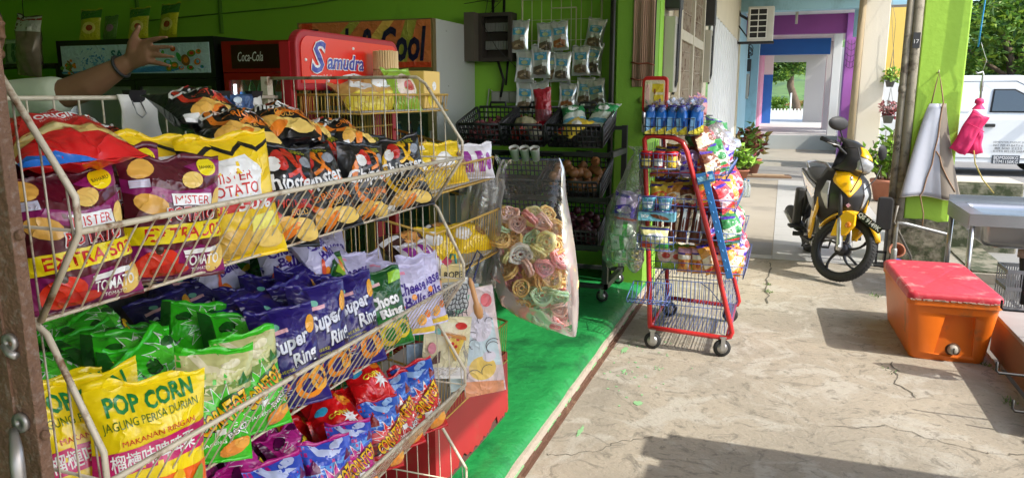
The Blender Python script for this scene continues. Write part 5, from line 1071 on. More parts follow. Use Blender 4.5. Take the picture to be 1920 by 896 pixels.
def veg(name, m, r0, sz, label, cat, grp, M_, n, w_, d, lay, seed, stalk=None):
    q = random.Random(seed); src = None
    for i in range(n):
        x = q.uniform(-w_, w_) / 2; y = q.uniform(-d, d) / 2; z = r0 * .9 + (i * lay / n); Mi = M_ @ T(x, y, z) @ Matrix.Rotation(q.uniform(0, 3), 4, V((q.gauss(0, 1), q.gauss(0, 1), q.gauss(0, 1))).normalized())
        if not src:
            g = G(); g.lathe([(.001, -r0 * sz), (r0 * .55, -r0 * .75 * sz), (r0 * .95, -r0 * .25), (r0, .1 * r0), (r0 * .8, r0 * .55 * sz), (r0 * .35, r0 * .95 * sz), (r0 * .1, r0 * 1.3 * sz), (.001, r0 * 1.4 * sz)], 0, 10); src = g.build(name, m, None, Mi); tag(src, label, cat, grp)
        else:
            o = src.copy(); COL.objects.link(o); o.matrix_local = Mi
veg('shallot', mat('shallot_skin', (.25, .06, .07), .45, var=.4, scale=30), .018, 1, 'small red shallot in the left crate of the top tier', 'shallot', 'shallots in the crate', cm[0], 90, .28, .36, .09, 1)
veg('brown_onion', mat('onion_skin', (.36, .16, .06), .35, var=.4, scale=20, coat=.2), .037, .9, 'round brown onion in the middle tier crate', 'onion', 'brown onions in the crate', cm[3], 46, .34, .34, .15, 2)
veg('red_onion', mat('red_onion_skin', (.10, .02, .035), .35, var=.4, scale=20, coat=.2), .033, .9, 'dark red onion in the lowest tier crate', 'onion', 'red onions in the crate', cm[4], 46, .34, .34, .13, 3)
g = G(); rows = []
for j in range(13):
    t = pi * j / 12; rows.append([((.095 * math.sin(t)) * (1 + .07 * math.cos(8 * a)) * math.cos(a), (.095 * math.sin(t)) * (1 + .07 * math.cos(8 * a)) * math.sin(a), -.07 * math.cos(t)) for a in [2 * pi * i / 32 for i in range(32)]])
g.surf(rows, 0, True); pu = g.build('pumpkin', mat('pumpkin_skin', (.30, .28, .16), .6, var=.3, scale=14, stain=(.16, .17, .09), samt=.4, sscale=20), None, cm[1] @ T(-.03, -.02, .09) @ RX(-50)); tag(pu, 'ribbed greyish green pumpkin in the middle crate of the top tier', 'pumpkin'); g = G(); g.tube([(0, 0, .06), (.005, 0, .085), (.015, 0, .1)], [.016, .011, .013], 0, 7); g.build('stalk', paint(120, 110, 70), pu)
g = G(); g.ball((0, 0, 0), (.055, .055, .045), 0, 14); tag(g.build('white_squash', mat('pale_squash', (.5, .48, .38), .6, var=.2), None, cm[1] @ T(.07, -.11, .06)), 'small pale squash at the front of the pumpkin crate', 'squash')
kind('produce', 'produce_pack', 'pack', .2, .26, .04, pk(205, 215, 205), [(pk(40, 140, 80), 'p', [(-.1, .1), (.1, .14), (.1, .24), (-.1, .22)]), (cW, 'p', ell(0, .17, .05, .03)), (pk(90, 160, 190), 'p', [(-.1, .02), (.1, .02), (.1, .06), (-.1, .05)])], (1, 2), 1.3)
kind('producey', 'produce_pack', 'pack', .2, .2, .035, pk(235, 205, 70), [(pk(200, 50, 40), 'p', [(-.1, .0), (0, .0), (-.02, .08), (-.1, .09)]), (cW, 'p', ell(.03, .12, .05, .03))], (3,), 1.3)
kind('redpack', 'produce_pack', 'pack', .13, .24, .03, pk(150, 18, 40), [(pk(120, 60, 70), 'p', [(-.065, .02), (.065, .02), (.065, .09), (-.065, .11)])], (4,), 1.3)
pack('produce', cm[2] @ T(-.05, .02, .1) @ RZ(20) @ RX(-70), 'green and white pack lying left in the top right crate', 'packs in the top right crate'); pack('produce', cm[2] @ T(.11, .0, .1) @ RZ(-15) @ RX(-66), 'green and white pack lying right in the top right crate', 'packs in the top right crate', 1)
pack('producey', cm[2] @ T(-.1, -.17, .08) @ RZ(-40) @ RX(-72), 'yellow pack at the front of the top right crate', None); pack('redpack', cm[1] @ T(.1, .02, .10) @ RZ(14) @ RX(-22), 'dark red upright packet standing in the pumpkin crate', None)
veg('dried_chilli', mat('chilli', (.3, .03, .015), .4, var=.3), .022, 2.2, 'red dried chilli beside the pumpkin', 'chilli', 'chillies in the pumpkin crate', cm[1], 26, .26, .3, .08, 5)
ww = G(); ww.bx((-.0, 0, 0), (.5, .012, .012)); tag(ww.bx((0, 0, .04), (.5, .012, .052)).build('cup_rail', paint(40, 60, 110, .4), None, T(-1.98, 5.235, 1.13)), 'blue wire rail in front of the crates with paper cups', 'rail')
for i, x in enumerate((-1.845, -1.765, -1.685)):
    o = thing('paper_cup', ['left paper cup tilted out of the wire rail', 'middle paper cup tilted out of the wire rail', 'right paper cup tilted out of the wire rail'][i], 'cup', T(x, 5.22, 1.13) @ RX(28), 'three white cups')
    G().lathe([(.026, 0), (.036, .1), (.039, .103), (.036, .105), (.033, .1), (.024, .006)], 0, 20).build('wall', paint(225, 225, 220), o); g = G(); g.lathe([(.001, .085), (.033, .085)], 0, 14); g.build('contents', mat('spice', (.2, .15, .08), .8, var=.5, scale=40), o)
# ================================================================ YELLOW RACK WITH THE RED HEADER
yw = mat('yellow_wire_paint', (.58, .36, .07), .45, .1, var=.12, scale=20, stain=(.25, .13, .05), samt=.3, sscale=30)
redp = mat('red_rack_paint', (.38, .012, .02), .42, var=.15, scale=5, stain=(.33, .04, .03), samt=.36, sscale=7)
ya, yb = 2.27, 2.97
sr = thing('header_rack', 'yellow wire rack with a red curved header board and peeling red base', 'display rack', T(0, 0, .12)); sr.location = (0, 0, 0)
def rnd_top(y0, y1, z0, z1, r, n=7):
    pts = [(y0, z0)]
    for i in range(n + 1): a = R(180 - 90 * i / n); pts.append((y0 + r + r * math.cos(a), z1 - r + r * math.sin(a)))
    for i in range(n + 1): a = R(90 - 90 * i / n); pts.append((y1 - r + r * math.cos(a), z1 - r + r * math.sin(a)))
    return pts + [(y1, z0)]
o = G().prism(rnd_top(2.24, 2.98, 1.615, 1.825, .06), -1.63, -1.595, 'x').build('header_board', redp, sr, bevel=.006)
g = G(); g.prism(rnd_top(2.262, 2.958, 1.64, 1.803, .048), -1.595, -1.590, 'x'); g.build('printed_face', mat('header_print', srgb(232, 48, 30), .3, var=.08, scale=3, coat=.3), o)
Mh = lambda y, z, d=0: T(-1.587 + d, y, z) @ RZ(90)
sb = pk(70, 80, 170)
letters('lettering', 'S', .1, .12, cW, o, Mh(2.362, 1.733), fat=.055, shear=.25); letters('lettering', 'S', .094, .113, sb, o, Mh(2.362, 1.733, .0015), fat=.01, shear=.25)
letters('lettering', 'amudra', .26, .062, cW, o, Mh(2.542, 1.72), fat=.06, shear=.25); letters('lettering', 'amudra', .252, .056, sb, o, Mh(2.542, 1.72, .0015), fat=.012, shear=.25)
letters('web_address', 'www.samudrafood.com', .16, .015, cW, o, Mh(2.39, 1.665), fat=.015)
g = G(); g.prism([(2.52, 1.672), (2.6, 1.682), (2.68, 1.67), (2.675, 1.66), (2.6, 1.674), (2.52, 1.662)], -1.5895, -1.588, 'x'); g.build('swoosh', cW, o)
g = G()
for y, z in ((2.285, 1.72), (2.6, 1.775), (2.42, 1.65), (2.62, 1.655)): g.ball((-1.589, y, z), .006, 0, 8)
g.build('bolt_heads', cW, o)
g = G()
for y in (2.25, 2.97): G().bx((-1.66, y - .015, .16), (-1.62, y + .015, 1.78)).build('upright', redp, sr)
for y in (2.35, 2.85): G().bx((-1.645, y - .03, .3), (-1.632, y + .03, 1.6)).build('back_strut', redp, sr)
for k, (zt, zb, xf, name) in enumerate(((1.60, 1.535, -1.36, 0), (1.34, 1.25, -1.15, 0), (1.13, .95, -1.10, 0), (.62, .44, -1.09, 0))):
    g = G(); bk_ = -1.62
    for z, r_ in ((zt, .005), (zb, .0035)):
        g.tube([(bk_, ya, z + (.11 if z == zt and k else 0)), (xf, ya, z), (xf, yb, z), (bk_, yb, z + (.11 if z == zt and k else 0))], r_, 0, 6)
    n_ = 26
    for i in range(n_ + 1): y = ya + (yb - ya) * i / n_; g.tube([(xf, y, zt), (xf - .01, y, zb), (bk_, y, zb)], .0017, 0, 5, caps=False)
    for s_ in (ya, yb):
        for i in range(1, 16): x = xf + (bk_ - xf) * i / 16; g.bar((x, s_, zb), (x, s_, zt + (.11 * i / 16 if k else 0)), .0017, 0, 5)
    g.build('basket', yw, sr, fix=False)
    g = G(); g.bx((bk_ + .03, ya + .02, zb + .003), (xf - .02, yb - .02, zb + .008)); g.build('shelf_board', mat('grey_board', (.4, .39, .37), .7, var=.15), sr)
g = G(); g.bar((-1.625, ya, 1.60), (-1.625, yb, 1.60), .004); g.bar((-1.625, ya, 1.47), (-1.625, yb, 1.47), .004)
for i in range(33): y = ya + (yb - ya) * i / 32; g.bar((-1.625, y, 1.12), (-1.625, y, 1.62), .0018, 0, 5)
g.build('back_grid', yw, sr, fix=False)
g = G(); q = random.Random(6); low = [(2.2 + .015 * i, .185 + q.uniform(-.006, .012) + (.022 if 14 < i < 20 or 38 < i < 44 else 0) - .0) for i in range(54)]
poly = [(ya - .02, .47)] + [(ya - .02 + .76 * i / 53, z) for i, (y, z) in enumerate(low)] + [(yb + .03, .47)]
g.prism(poly, -1.105, -1.10, 'x'); g.bx((-1.64, yb + .025, .19), (-1.105, yb + .03, .47)); g.bx((-1.64, ya - .02, .19), (-1.105, ya - .015, .47)); b_ = g.build('base_panel', redp, sr)
g = G(); g.bx((-1.64, ya - .012, .165), (-1.108, yb + .022, .20)); g.build('base_frame', mat('brown_board', (.10, .04, .03), .8, var=.3, scale=9), b_)
for x in (-1.16, -1.58):
    for y in (ya + .06, yb - .05): castor(sr, x, y, .12, .022)
SG = 'goods in the yellow rack'
kind('breadbag', 'bread_pack', 'p', .2, .16, .05, pk(205, 160, 90), [(pk(225, 205, 60), 'p', [(-.1, .0), (.1, .0), (.1, .05), (-.1, .06)]), (cW, 'p', ell(0, .1, .06, .03))], (1, 2, 3), 1.4)
kind('yelbag', 'snack_packet', 'p', .2, .15, .045, pk(245, 205, 30), [(cW, 'p', ell(-.05, .08, .04, .035)), (pk(140, 90, 50), 'p', ell(.05, .08, .035, .03))], (2, 5), 1.5)
kind('purplebag', 'snack_packet', 'p', .16, .12, .03, pk(225, 222, 228), [(pk(150, 40, 150), 'p', [(-.06, .02), (-.02, .02), (-.04, .1), (-.07, .1)]), (pk(150, 40, 150), 'p', [(.0, .02), (.03, .02), (.02, .1), (-.01, .1)]), (pk(150, 40, 150), 'p', ell(.05, .06, .015, .035))], (3,), 1.3)
kind('chocroll', 'roll_cake_pack', 'p', .26, .1, .045, pk(70, 40, 34), [(pk(215, 150, 80), 'p', [(-.05, 0), (.04, 0), (.04, .1), (-.05, .1)]), (cW, 'p', [(-.13, .06), (-.06, .06), (-.06, .08), (-.13, .08)])], (1, 4), 1.0)
kind('greenbag', 'snack_packet', 'p', .14, .15, .035, pk(150, 190, 60), [(pk(225, 205, 190), 'p', ell(0, .08, .05, .05)), (pk(190, 70, 60), 'p', ell(.01, .08, .03, .02))], (2,), 1.3)
def pl(k, x, y, z, lab, yaw=20, lean=20, roll=0, seed=0, grp=SG): return pack(k, T(x, y, z) @ RZ(90 - yaw) @ RX(-lean) @ RY(roll), lab, grp, seed)
pl('breadbag', -1.42, 2.42, 1.545, 'tan bun pack at the near end of the top yellow basket', 20, 50); pl('breadbag', -1.44, 2.6, 1.545, 'tan bun pack in the middle of the top yellow basket', 10, 40, 0, 1); pl('greenbag', -1.40, 2.68, 1.545, 'green and pink snack packet standing in the top yellow basket', 20, 20)
pl('breadbag', -1.43, 2.78, 1.545, 'tan bun pack beside the yellow box', 25, 40, 5, 2)
bx_ = thing('cake_box', 'pale yellow cake box with a round label in the top yellow basket', 'box', T(-1.47, 2.78, 1.545)); G().bx((0, 0, 0), (.095, .15, .15)).build('carton', mat('pale_yellow_card', srgb(232, 196, 110), .6, var=.06, scale=5), bx_, bevel=.004)
g = G(); g.prism(ell(.09, .09, .018, .018), .0955, .0965, 'x'); g.prism(ell(.06, .04, .028, .03), .0955, .0965, 'x', 1); g.build('label', [cW, cY], bx_)
sk = thing('skewer_bundle', 'tied cylinder of pale bamboo skewers standing in the top yellow basket', 'skewers', T(-1.515, 2.72, 1.545)); g = G(); q = random.Random(1); cell = 0
for i in range(7):
    for j in range(12 if i else 1):
        a = 2 * pi * j / 12 + i * .26; r_ = i * .0072
        if True: g.bar((r_ * math.cos(a), r_ * math.sin(a), 0), (r_ * math.cos(a), r_ * math.sin(a), .225 + q.uniform(-.004, .004)), .0042, 0, 5)
for j in range(30): a = 2 * pi * j / 30; g.bar((.046 * math.cos(a), .046 * math.sin(a), 0), (.046 * math.cos(a), .046 * math.sin(a), .225), .0048, 0, 5)
g.build('sticks', mat('bamboo_stick', srgb(226, 196, 145), .6, var=.2, scale=40, stretch=(1, 1, .05)), sk); g = G(); g.lathe([(.0515, .15), (.0525, .153), (.0515, .156)], 0, 24); g.build('tie', paint(190, 160, 110), sk)
pl('yelbag', -1.21, 2.46, 1.262, 'yellow snack packet at the near end of the second yellow basket', 15, 25); pl('yelbag', -1.2, 2.66, 1.262, 'yellow snack packet in the middle of the second yellow basket', 15, 20, 0, 1); pl('purplebag', -1.19, 2.88, 1.262, 'white packet with purple lettering at the end of the second yellow basket', 40, 10)
pl('breadbag', -1.35, 2.75, 1.262, 'tan bun pack at the back of the second yellow basket', 15, 30)
pl('yelbag', -1.17, 2.82, .965, 'yellow shiny packet at the far end of the third yellow basket', 30, 45); pl('yelbag', -1.22, 2.62, .965, 'yellow packet next to last in the third yellow basket', 20, 40, 8, 1)
pl('chocroll', -1.3, 2.80, 1.0, 'brown roll cake pack lying at the back of the third yellow basket', 10, 60); pl('chocroll', -1.3, 2.52, 1.0, 'brown roll cake pack lying nearer in the third yellow basket', 10, 55, 0, 1)
pl('purplebag', -1.2, 2.44, .965, 'white packet near the start of the third yellow basket', 20, 50)
for i, (y, z) in enumerate(((2.4, 1.22), (2.6, 1.2))): pass
# things hung at the end of the racks
film1 = film('clear_sleeve', (.98, .98, 1), .86, .25, 10, .08)
hookm = paint(60, 150, 140)
def hung(name, label, cat, M_, build, grp=None):
    o = thing(name, label, cat, M_, grp); build(o); return o
def sleeve(o, w_, h_, t=.006):
    g = G(); rows = [[((u / 6 - .5) * w_ * 1.06, -t - .004 * math.sin(u * 1.3 + v), -h_ * 1.06 * v / 8 + .02) for u in range(7)] for v in range(9)]; g.surf(rows); g.build('plastic_sleeve', film1, o, fix=False)
def book(o):
    G().bx((-.075, -.005, -.40), (.075, .005, 0)).build('pages', cW, o); g = G(); q = random.Random(3)
    g.bx((-.075, -.0065, -.40), (.075, -.0052, 0), 0)
    P2 = [([(-.07, -.1), (.06, -.12), (.07, -.3), (-.06, -.28)], 1), (ell(.01, -.14, .045, .06, 18), 2), (ell(.0, -.3, .05, .045, 18), 3), (ell(.03, -.26, .025, .02), 2), ([(-.07, -.34), (.07, -.36), (.07, -.4), (-.075, -.4)], 4), ([(-.07, -.02), (-.01, -.02), (-.03, -.07), (-.07, -.09)], 5), (ell(.045, -.05, .02, .025), 6)]
    for i, (p, m_) in enumerate(P2): g.prism(p, -.0072 - .0003 * i, -.0067 - .0003 * i, 'y', m_)
    for k in range(9): a = q.uniform(-.04, .05); b = q.uniform(-.33, -.1); g.prism(arcband(a, b, q.uniform(.012, .03), .0022, q.uniform(0, 90), q.uniform(150, 300)), -.0105, -.0098, 'y', 7)
    g.build('cover', [pk(235, 215, 215), pk(205, 225, 235), pk(225, 220, 235), pk(240, 205, 110), pk(235, 160, 120), pk(150, 205, 180), pk(230, 110, 120), pk(90, 85, 95)], o); sleeve(o, .15, .40)
hung('colouring_book', 'pastel colouring book in a clear sleeve hanging in front at the rack end', 'book', T(-1.0, 2.36, .93) @ RZ(32) @ RY(-7), book)
for i, (x, y, c, lab) in enumerate(((-1.05, 2.37, pk(205, 225, 225), 'pale book in a sleeve just behind the front colouring book'), (-1.08, 2.42, pk(50, 60, 80), 'dark spined book hung behind the pale one'), (-1.12, 2.44, pk(190, 205, 225), 'rear pale blue book hung at the rack end'))):
    def bb(o, c=c): G().bx((-.07, -.004, -.39), (.07, .004, 0)).build('cover', c, o); sleeve(o, .14, .38)
    hung('picture_book', lab, 'book', T(x, y, .93) @ RZ(40) @ RY(-4), bb, 'books hanging at the rack end')
def pizza(o):
    g = G(); g.bx((-.08, -.004, -.22), (.08, .004, 0), 0); g.bx((-.08, -.0052, -.22), (.08, -.0042, -.18), 1); it = [(ell(-.03, -.05, .018, .01), 2), (ell(-.05, -.11, .014, .02), 3), ([(-.02, -.12), (-.06, -.17), (-.02, -.16)], 4), (ell(.045, -.03, .02, .012), 5)]
    for i, (p, m_) in enumerate(it): g.prism(p, -.014, -.0045, 'y', m_)
    g.prism([(-.02, -.055), (.06, -.07), (.035, -.155)], -.018, -.0045, 'y', 6); 
    for a, b in ((.0, -.07), (.035, -.075), (.03, -.1), (.035, -.13), (.018, -.09)): g.prism(ell(a, b, .006, .006, 8), -.021, -.0175, 'y', 5)
    g.prism([(-.024, -.05), (.062, -.066), (.064, -.078), (-.024, -.062)], -.022, -.0045, 'y', 7); g.build('card', [pk(245, 235, 190), cW, pk(110, 195, 185), pk(235, 150, 165), pk(90, 60, 60), pk(215, 40, 40), pk(245, 205, 80), pk(205, 140, 70)], o)
    g = G(); g.surf([[(-.08 + .02 * u, -.006 - .026 * math.sin(pi * u / 8) * math.sin(pi * v / 8), -.02 - .19 * v / 8) for u in range(9)] for v in range(9)]); g.build('blister', film1, o, fix=False)
hung('toy_card', 'cream toy card with a little pizza slice and sweets under clear plastic', 'toy', T(-1.03, 2.23, .86) @ RZ(36) @ RY(6), pizza)
def net(o):
    g = G()
    for k in range(7):
        g.tube([(-.04 + .013 * k + .004 * math.sin(j * 1.5 + k), -.012 - .01 * math.sin(pi * j / 9), -.02 - .11 * j / 9) for j in range(10)], .0016, 0, 4); g.tube([(-.04 + .08 * j / 9, -.012 - .01 * math.sin(pi * j / 9), -.02 - .016 * k + .004 * math.sin(j * 2)) for j in range(10)], .0016, 0, 4)
    g.build('mesh', paint(70, 75, 80), o)
    for sx in (-1, 1): G().lathe([(.004, 0), (.009, .02), (.009, .09), (.014, .1), (.016, .125), (.011, .145), (.003, .15)], 0, 12, T(sx * .05, -.012, .0) @ RY(180 - sx * 14)).build('wooden_handle', mat('turned_wood', srgb(205, 150, 95), .4, var=.2, scale=12, coat=.3), o)
    G().bx((-.045, -.004, -.11), (.045, .0, 0)).build('pad', pk(220, 225, 228), o)
hung('skipping_rope_pack', 'pack with turned wooden handles and dark netting on the rack end', 'toy', T(-1.0, 2.215, 1.0) @ RZ(38), net)
def jar_toy(o):
    G().bx((-.05, -.003, -.2), (.05, .003, 0)).build('card', pk(150, 175, 195), o); G().lathe([(.012, 0), (.016, .01), (.016, .055), (.01, .062)], 0, 14, T(0, -.02, -.15)).build('orange_bottle', pk(235, 150, 30), o); sleeve(o, .1, .2, .034)
hung('toy_card', 'blue toy card with an orange bottle hanging behind the rack end wires', 'toy', T(-1.13, 2.21, .76) @ RZ(45), jar_toy)
def rope_card(o): G().bx((-.04, -.003, -.06), (.04, .003, 0)).build('card', pk(235, 215, 150), o); letters('lettering', 'ROPE', .06, .022, cK, o, T(0, -.005, -.035), fat=.01); G().prism(ell(-.02, .01, .018, .018, 4), -.003, .003, 'y').build('tag', pk(205, 60, 95), o)
hung('rope_card', 'small cream card reading ROPE above the wooden handles', 'card', T(-1.0, 2.205, 1.05) @ RZ(35), rope_card)
g = G()
for x, y, c in ((-1.06, 2.3, 0),): g.tube([(x, y, .93), (x, y, 1.02), (x + .01, y, 1.06), (x + .025, y, 1.06), (x + .03, y, 1.02)], .004)
tag(g.build('hanger_hook', hookm), 'teal plastic hook holding the books', 'hook')
g = G(); g.tube([(-1.0, 2.36, .93), (-1.06, 2.6, 1.0), (-1.10, 2.7, .96)], .003); g.tube([(-1.06, 2.42, .93), (-1.10, 2.66, 1.0), (-1.10, 2.72, .96)], .003); tag(g.build('blue_twine', paint(30, 40, 90)), 'dark blue cord tying the books to the yellow basket', 'cord')

# ---------------------------------------------------------------- big clear bag of wheel crackers
cbag = thing('cracker_bag', 'huge clear plastic bag half full of pastel wheel crackers hung from the yellow rack', 'bag', T(0, 0, 0))
# centre line runs from the tied top-left down to the right
SEC = [(1.335, -1.12, -.865, .02, .0), (1.29, -1.14, -.845, .05, .0), (1.2, -1.165, -.84, .08, 0), (1.1, -1.175, -.825, .105, 0), (1.0, -1.175, -.81, .13, 0), (.9, -1.165, -.795, .14, 0), (.8, -1.15, -.785, .14, 0), (.72, -1.13, -.78, .125, 0), (.66, -1.06, -.78, .09, 0), (.61, -.93, -.78, .05, 0), (.575, -.815, -.785, .015, 0)]
def bagring(z, xa, xb, t, n=30, k=0):
    out = []
    for i in range(n):
        a = 2 * pi * i / n; c, s_ = math.cos(a), math.sin(a); w_ = (xb - xa) / 2
        x = (xa + xb) / 2 + w_ * math.copysign(abs(c) ** .7, c); f = 1 + .16 * noise.noise((c * 2.5, s_ * 2.5, z * 9)) + .06 * math.sin(a * 9 + z * 30)
        out.append((x, 3.0 + t * math.copysign(abs(s_) ** .8, s_) * f + .012 * noise.noise((x * 8, z * 8, 2)), z + .05 * (x + 1) * (1 if z > 1.2 else .2)))
    return out
def lerpsec(z):
    for a, b in zip(SEC, SEC[1:]):
        if a[0] >= z >= b[0]:
            t = (a[0] - z) / (a[0] - b[0]); return [a[i] + (b[i] - a[i]) * t for i in range(5)]
    return SEC[-1]
g = G(); rows = []
for k in range(40): z = 1.335 - (1.335 - .575) * k / 39; s_ = lerpsec(z); rows.append(bagring(z, s_[1], s_[2], s_[3]))
g.surf(rows, 0, True); g.build('plastic_film', film('cracker_bag_film', (.995, .995, .995), .87, .3, 7, .06, .5), cbag, fix=False)
g = G(); g.tube([(-1.13, 3.0, 1.32), (-1.14, 2.97, 1.345), (-1.13, 2.95, 1.34), (-1.12, 2.97, 1.30)], .006); g.build('knot', film1, cbag)
CC = [((.85, .50, .18), 'orange'), ((.86, .76, .32), 'yellow'), ((.52, .78, .46), 'pale green'), ((.84, .32, .32), 'pink red'), ((.85, .80, .68), 'creamy white'), ((.86, .50, .42), 'salmon')]
csrc = {}
def cracker(sd):
    g = G(); n = 20; r_ = .038; q = random.Random(sd)
    for y in (-.007, .007): g.tube([(r_ * (1 + .05 * math.sin(5 * t + sd)) * math.cos(t), y, r_ * math.sin(t)) for t in [2 * pi * i / n for i in range(n)]], [.0062 + .0018 * math.sin(i * 2.2 + sd) for i in range(n)], 0, 6, True)
    g.tube([(r_ * .66 * math.cos(t), .003 * math.sin(4 * t), r_ * .66 * math.sin(t)) for t in [2 * pi * i / 16 for i in range(13 + sd % 4)]], .005, 0, 5)
    g.tube([((r_ * .34) * math.cos(t), 0, r_ * .34 * math.sin(t)) for t in [2 * pi * i / 12 for i in range(12)]], .006, 0, 6, True)
    for k in range(9):
        if q.random() < .15: continue
        t = 2 * pi * k / 9 + q.uniform(-.15, .15); u = t + q.uniform(-.5, .5); g.tube([(r_ * .34 * math.cos(t), 0, r_ * .34 * math.sin(t)), (r_ * .7 * math.cos(t + .15), .006 * q.uniform(-1, 1), r_ * .7 * math.sin(t + .15)), (r_ * math.cos(u), -.005, r_ * math.sin(u))], .0047, 0, 5)
    for i, p in enumerate(g.v): k = noise.noise_vector(p * 60 + V((sd * 7, 0, 0))) * .0014; g.v[i] = V((p.x * (1 + .12 * math.sin(sd)), p.y + (.010 * math.sin(sd * 2.1)) * ((p.x / r_) ** 2 - (p.z / r_) ** 2), p.z)) + k
    return g
q = random.Random(12); placed = []; tries = 0
while len(placed) < 130 and tries < 12000:
    tries += 1; z = q.uniform(.62, 1.10); s_ = lerpsec(z); xa, xb, t = s_[1] + (.045 if z > .8 else .075), s_[2] - .042, s_[3]
    if xb - xa < .02: continue
    x = q.uniform(xa, xb); yy = 3.0 + q.uniform(-1, .6) * max(.01, t - .035)
    if z > 1.08 - .25 * (x + 1.16) and q.random() < .6: continue
    p = V((x, yy, z))
    if any((p - o_).length < .061 for o_ in placed): continue
    placed.append(p)
    ci = q.choice((0, 0, 0, 1, 1, 2, 3, 3, 4, 5, 5)); M_ = T(*p) @ RZ(q.gauss(0, 45)) @ RX(q.gauss(0, 35)) @ RY(q.uniform(0, 360))
    lab = '%s wheel cracker inside the big clear bag' % CC[ci][1]
    vi = (ci, len(placed) % 3); M_ = M_ @ Matrix.Scale(q.uniform(.86, 1.1), 4)
    if vi not in csrc:
        o = cracker(ci * 3 + vi[1]).build('wheel_cracker', mat('cracker_' + CC[ci][1].replace(' ', '_'), CC[ci][0], .6, var=.12, scale=60, bump=.2, bscale=90), None, M_); csrc[vi] = o; tag(o, lab, 'cracker', CC[ci][1] + ' wheel crackers in the clear bag')
    else: o = csrc[vi].copy(); COL.objects.link(o); o.matrix_local = M_
for m_ in [m for k, m in MATS.items() if k.startswith('cracker_') and 'film' not in k]:
    b_ = m_.node_tree.nodes['Principled BSDF']; b_.inputs['Subsurface Weight'].default_value = .7; b_.inputs['Subsurface Radius'].default_value = (1, .8, .6); b_.inputs['Subsurface Scale'].default_value = .03
# cloudy polythene bags hanging behind it
for i, (x, y, w_) in enumerate(((-1.16, 2.9, .16), (-1.2, 2.93, .2))):
    g = G(); rows = [[(x - w_ / 2 + w_ * u / 8, y + .03 * math.sin(u * 1.1 + v * .5) + .01 * math.sin(v * 2 + i), 1.25 - .46 * v / 10) for u in range(9)] for v in range(11)]
    g.surf(rows); tag(g.build('polythene_bag', film('cloudy_polythene', (.9, .9, .92), .5, .5, 8, .2), fix=False), ['cloudy empty polythene bag hanging left of the cracker bag', 'second cloudy polythene bag behind the first'][i], 'bag')

# ---------------------------------------------------------------- rusty gate post in front
gp = thing('gate_post', 'rusty riveted steel gate post with a worn pull handle close to the camera', 'gate post', T(0, 0, 0))
rusty = mat('brown_rust', (.19, .105, .065), .75, .25, var=.35, scale=30, bump=.6, bscale=140, stain=(.26, .19, .15), samt=.42, sscale=90, sdet=8)
g = G(); g.bx((-1.2, .652, 0.004), (-.93, .68, 2.6)); g.build('plate', rusty, gp, bevel=.003); g = G(); g.bx((-.932, .64, .004), (-.882, .657, 2.6)); g.build('edge_strip', rusty, gp, bevel=.0015)
for x, y, z in ((-.878, .647, 1.166), (-.943, .65, 1.126), (-.878, .647, 1.43), (-.90, .638, 1.292), (-.878, .647, .95)): g = G(); g.ball((x, y, z), (.007, .006, .007), 0, 10); g.build('rivet', rusty, gp)
g = G(); g.bx((-.9185, .637, .004), (-.9165, .6405, 2.6)); g.build('weld_seam', rusty, gp)
hm = mat('worn_zinc', (.36, .34, .32), .4, .7, var=.25, scale=20)
g = G(); g.lathe([(.004, -.003), (.013, -.003), (.013, .003), (.004, .003)], 0, 16, T(-.904, .636, 1.184) @ RX(90), ring=True); g.tube([(-.913, .632, 1.176), (-.905, .626, 1.168), (-.893, .618, 1.158), (-.886, .612, 1.14), (-.884, .61, 1.11), (-.886, .612, 1.08), (-.893, .62, 1.06), (-.904, .634, 1.05)], [.005, .006, .0075, .0085, .008, .008, .007, .006], 0, 10, flat=.6); g.build('pull_handle', hm, gp)
g = G(); g.lathe([(.003, -.003), (.012, -.003), (.012, .003), (.003, .003)], 0, 16, T(-.905, .636, 1.292) @ RX(90), ring=True); g.tube([(-.915, .635, 1.288), (-.905, .633, 1.279), (-.893, .634, 1.276)], .005, 0, 8); g.build('washer_plate', hm, gp)
# ================================================================ RED AND BLUE SNACK TROLLEY
bw = mat('blue_wire', (.07, .12, .32), .4, .2, var=.1, stain=(.2, .22, .3), samt=.25, sscale=30)
rf_ = mat('red_tube_paint', (.52, .022, .022), .35, var=.08, coat=.3, stain=(.35, .05, .03), samt=.25, sscale=14)
tr = thing('snack_trolley', 'red framed blue wire snack trolley on castors packed with goods', 'display trolley', T(0, 0, 0))
xb, xt, xf = -.78, -.55, -.2; ty0, ty1 = 4.62, 5.38
def side(y):
    pts = [(xb + .05, y, .13)]
    for a in range(5): pts.append((xb + .05 - .0, y, .13) if a == 0 else (xb + .05 - .045 * min(1, a / 1.0), y, .13 + (.0 if a < 1 else .35 * (a - 1) ** 1.0)))
    return pts
g = G()
for y in (ty0, ty1):
    g.tube([(-.72, y, .14), (-.745, y, .6), (-.775, y, 1.05), (-.79, y, 1.28), (-.795, y, 1.33), (-.78, y, 1.355), (-.74, y, 1.355), (-.62, y, 1.345), (-.565, y, 1.32), (-.535, y, 1.26), (-.45, y, .98), (-.33, y, .58), (-.225, y, .2), (-.215, y, .16), (-.225, y, .13), (-.26, y, .12), (-.5, y, .13), (-.72, y, .14)], .0155, 0, 8)
for x, z in ((-.72, .14), (-.24, .125), (-.785, 1.34)): g.bar((x, ty0, z), (x, ty1, z), .013, 0, 8)
g.build('red_frame', rf_, tr)
def fx(z): return -.215 - (z - .14) * (.32 / 1.12)
def bxk(z): return -.725 - (z - .14) * .055
g = G(); n_ = 18   # side and back mesh
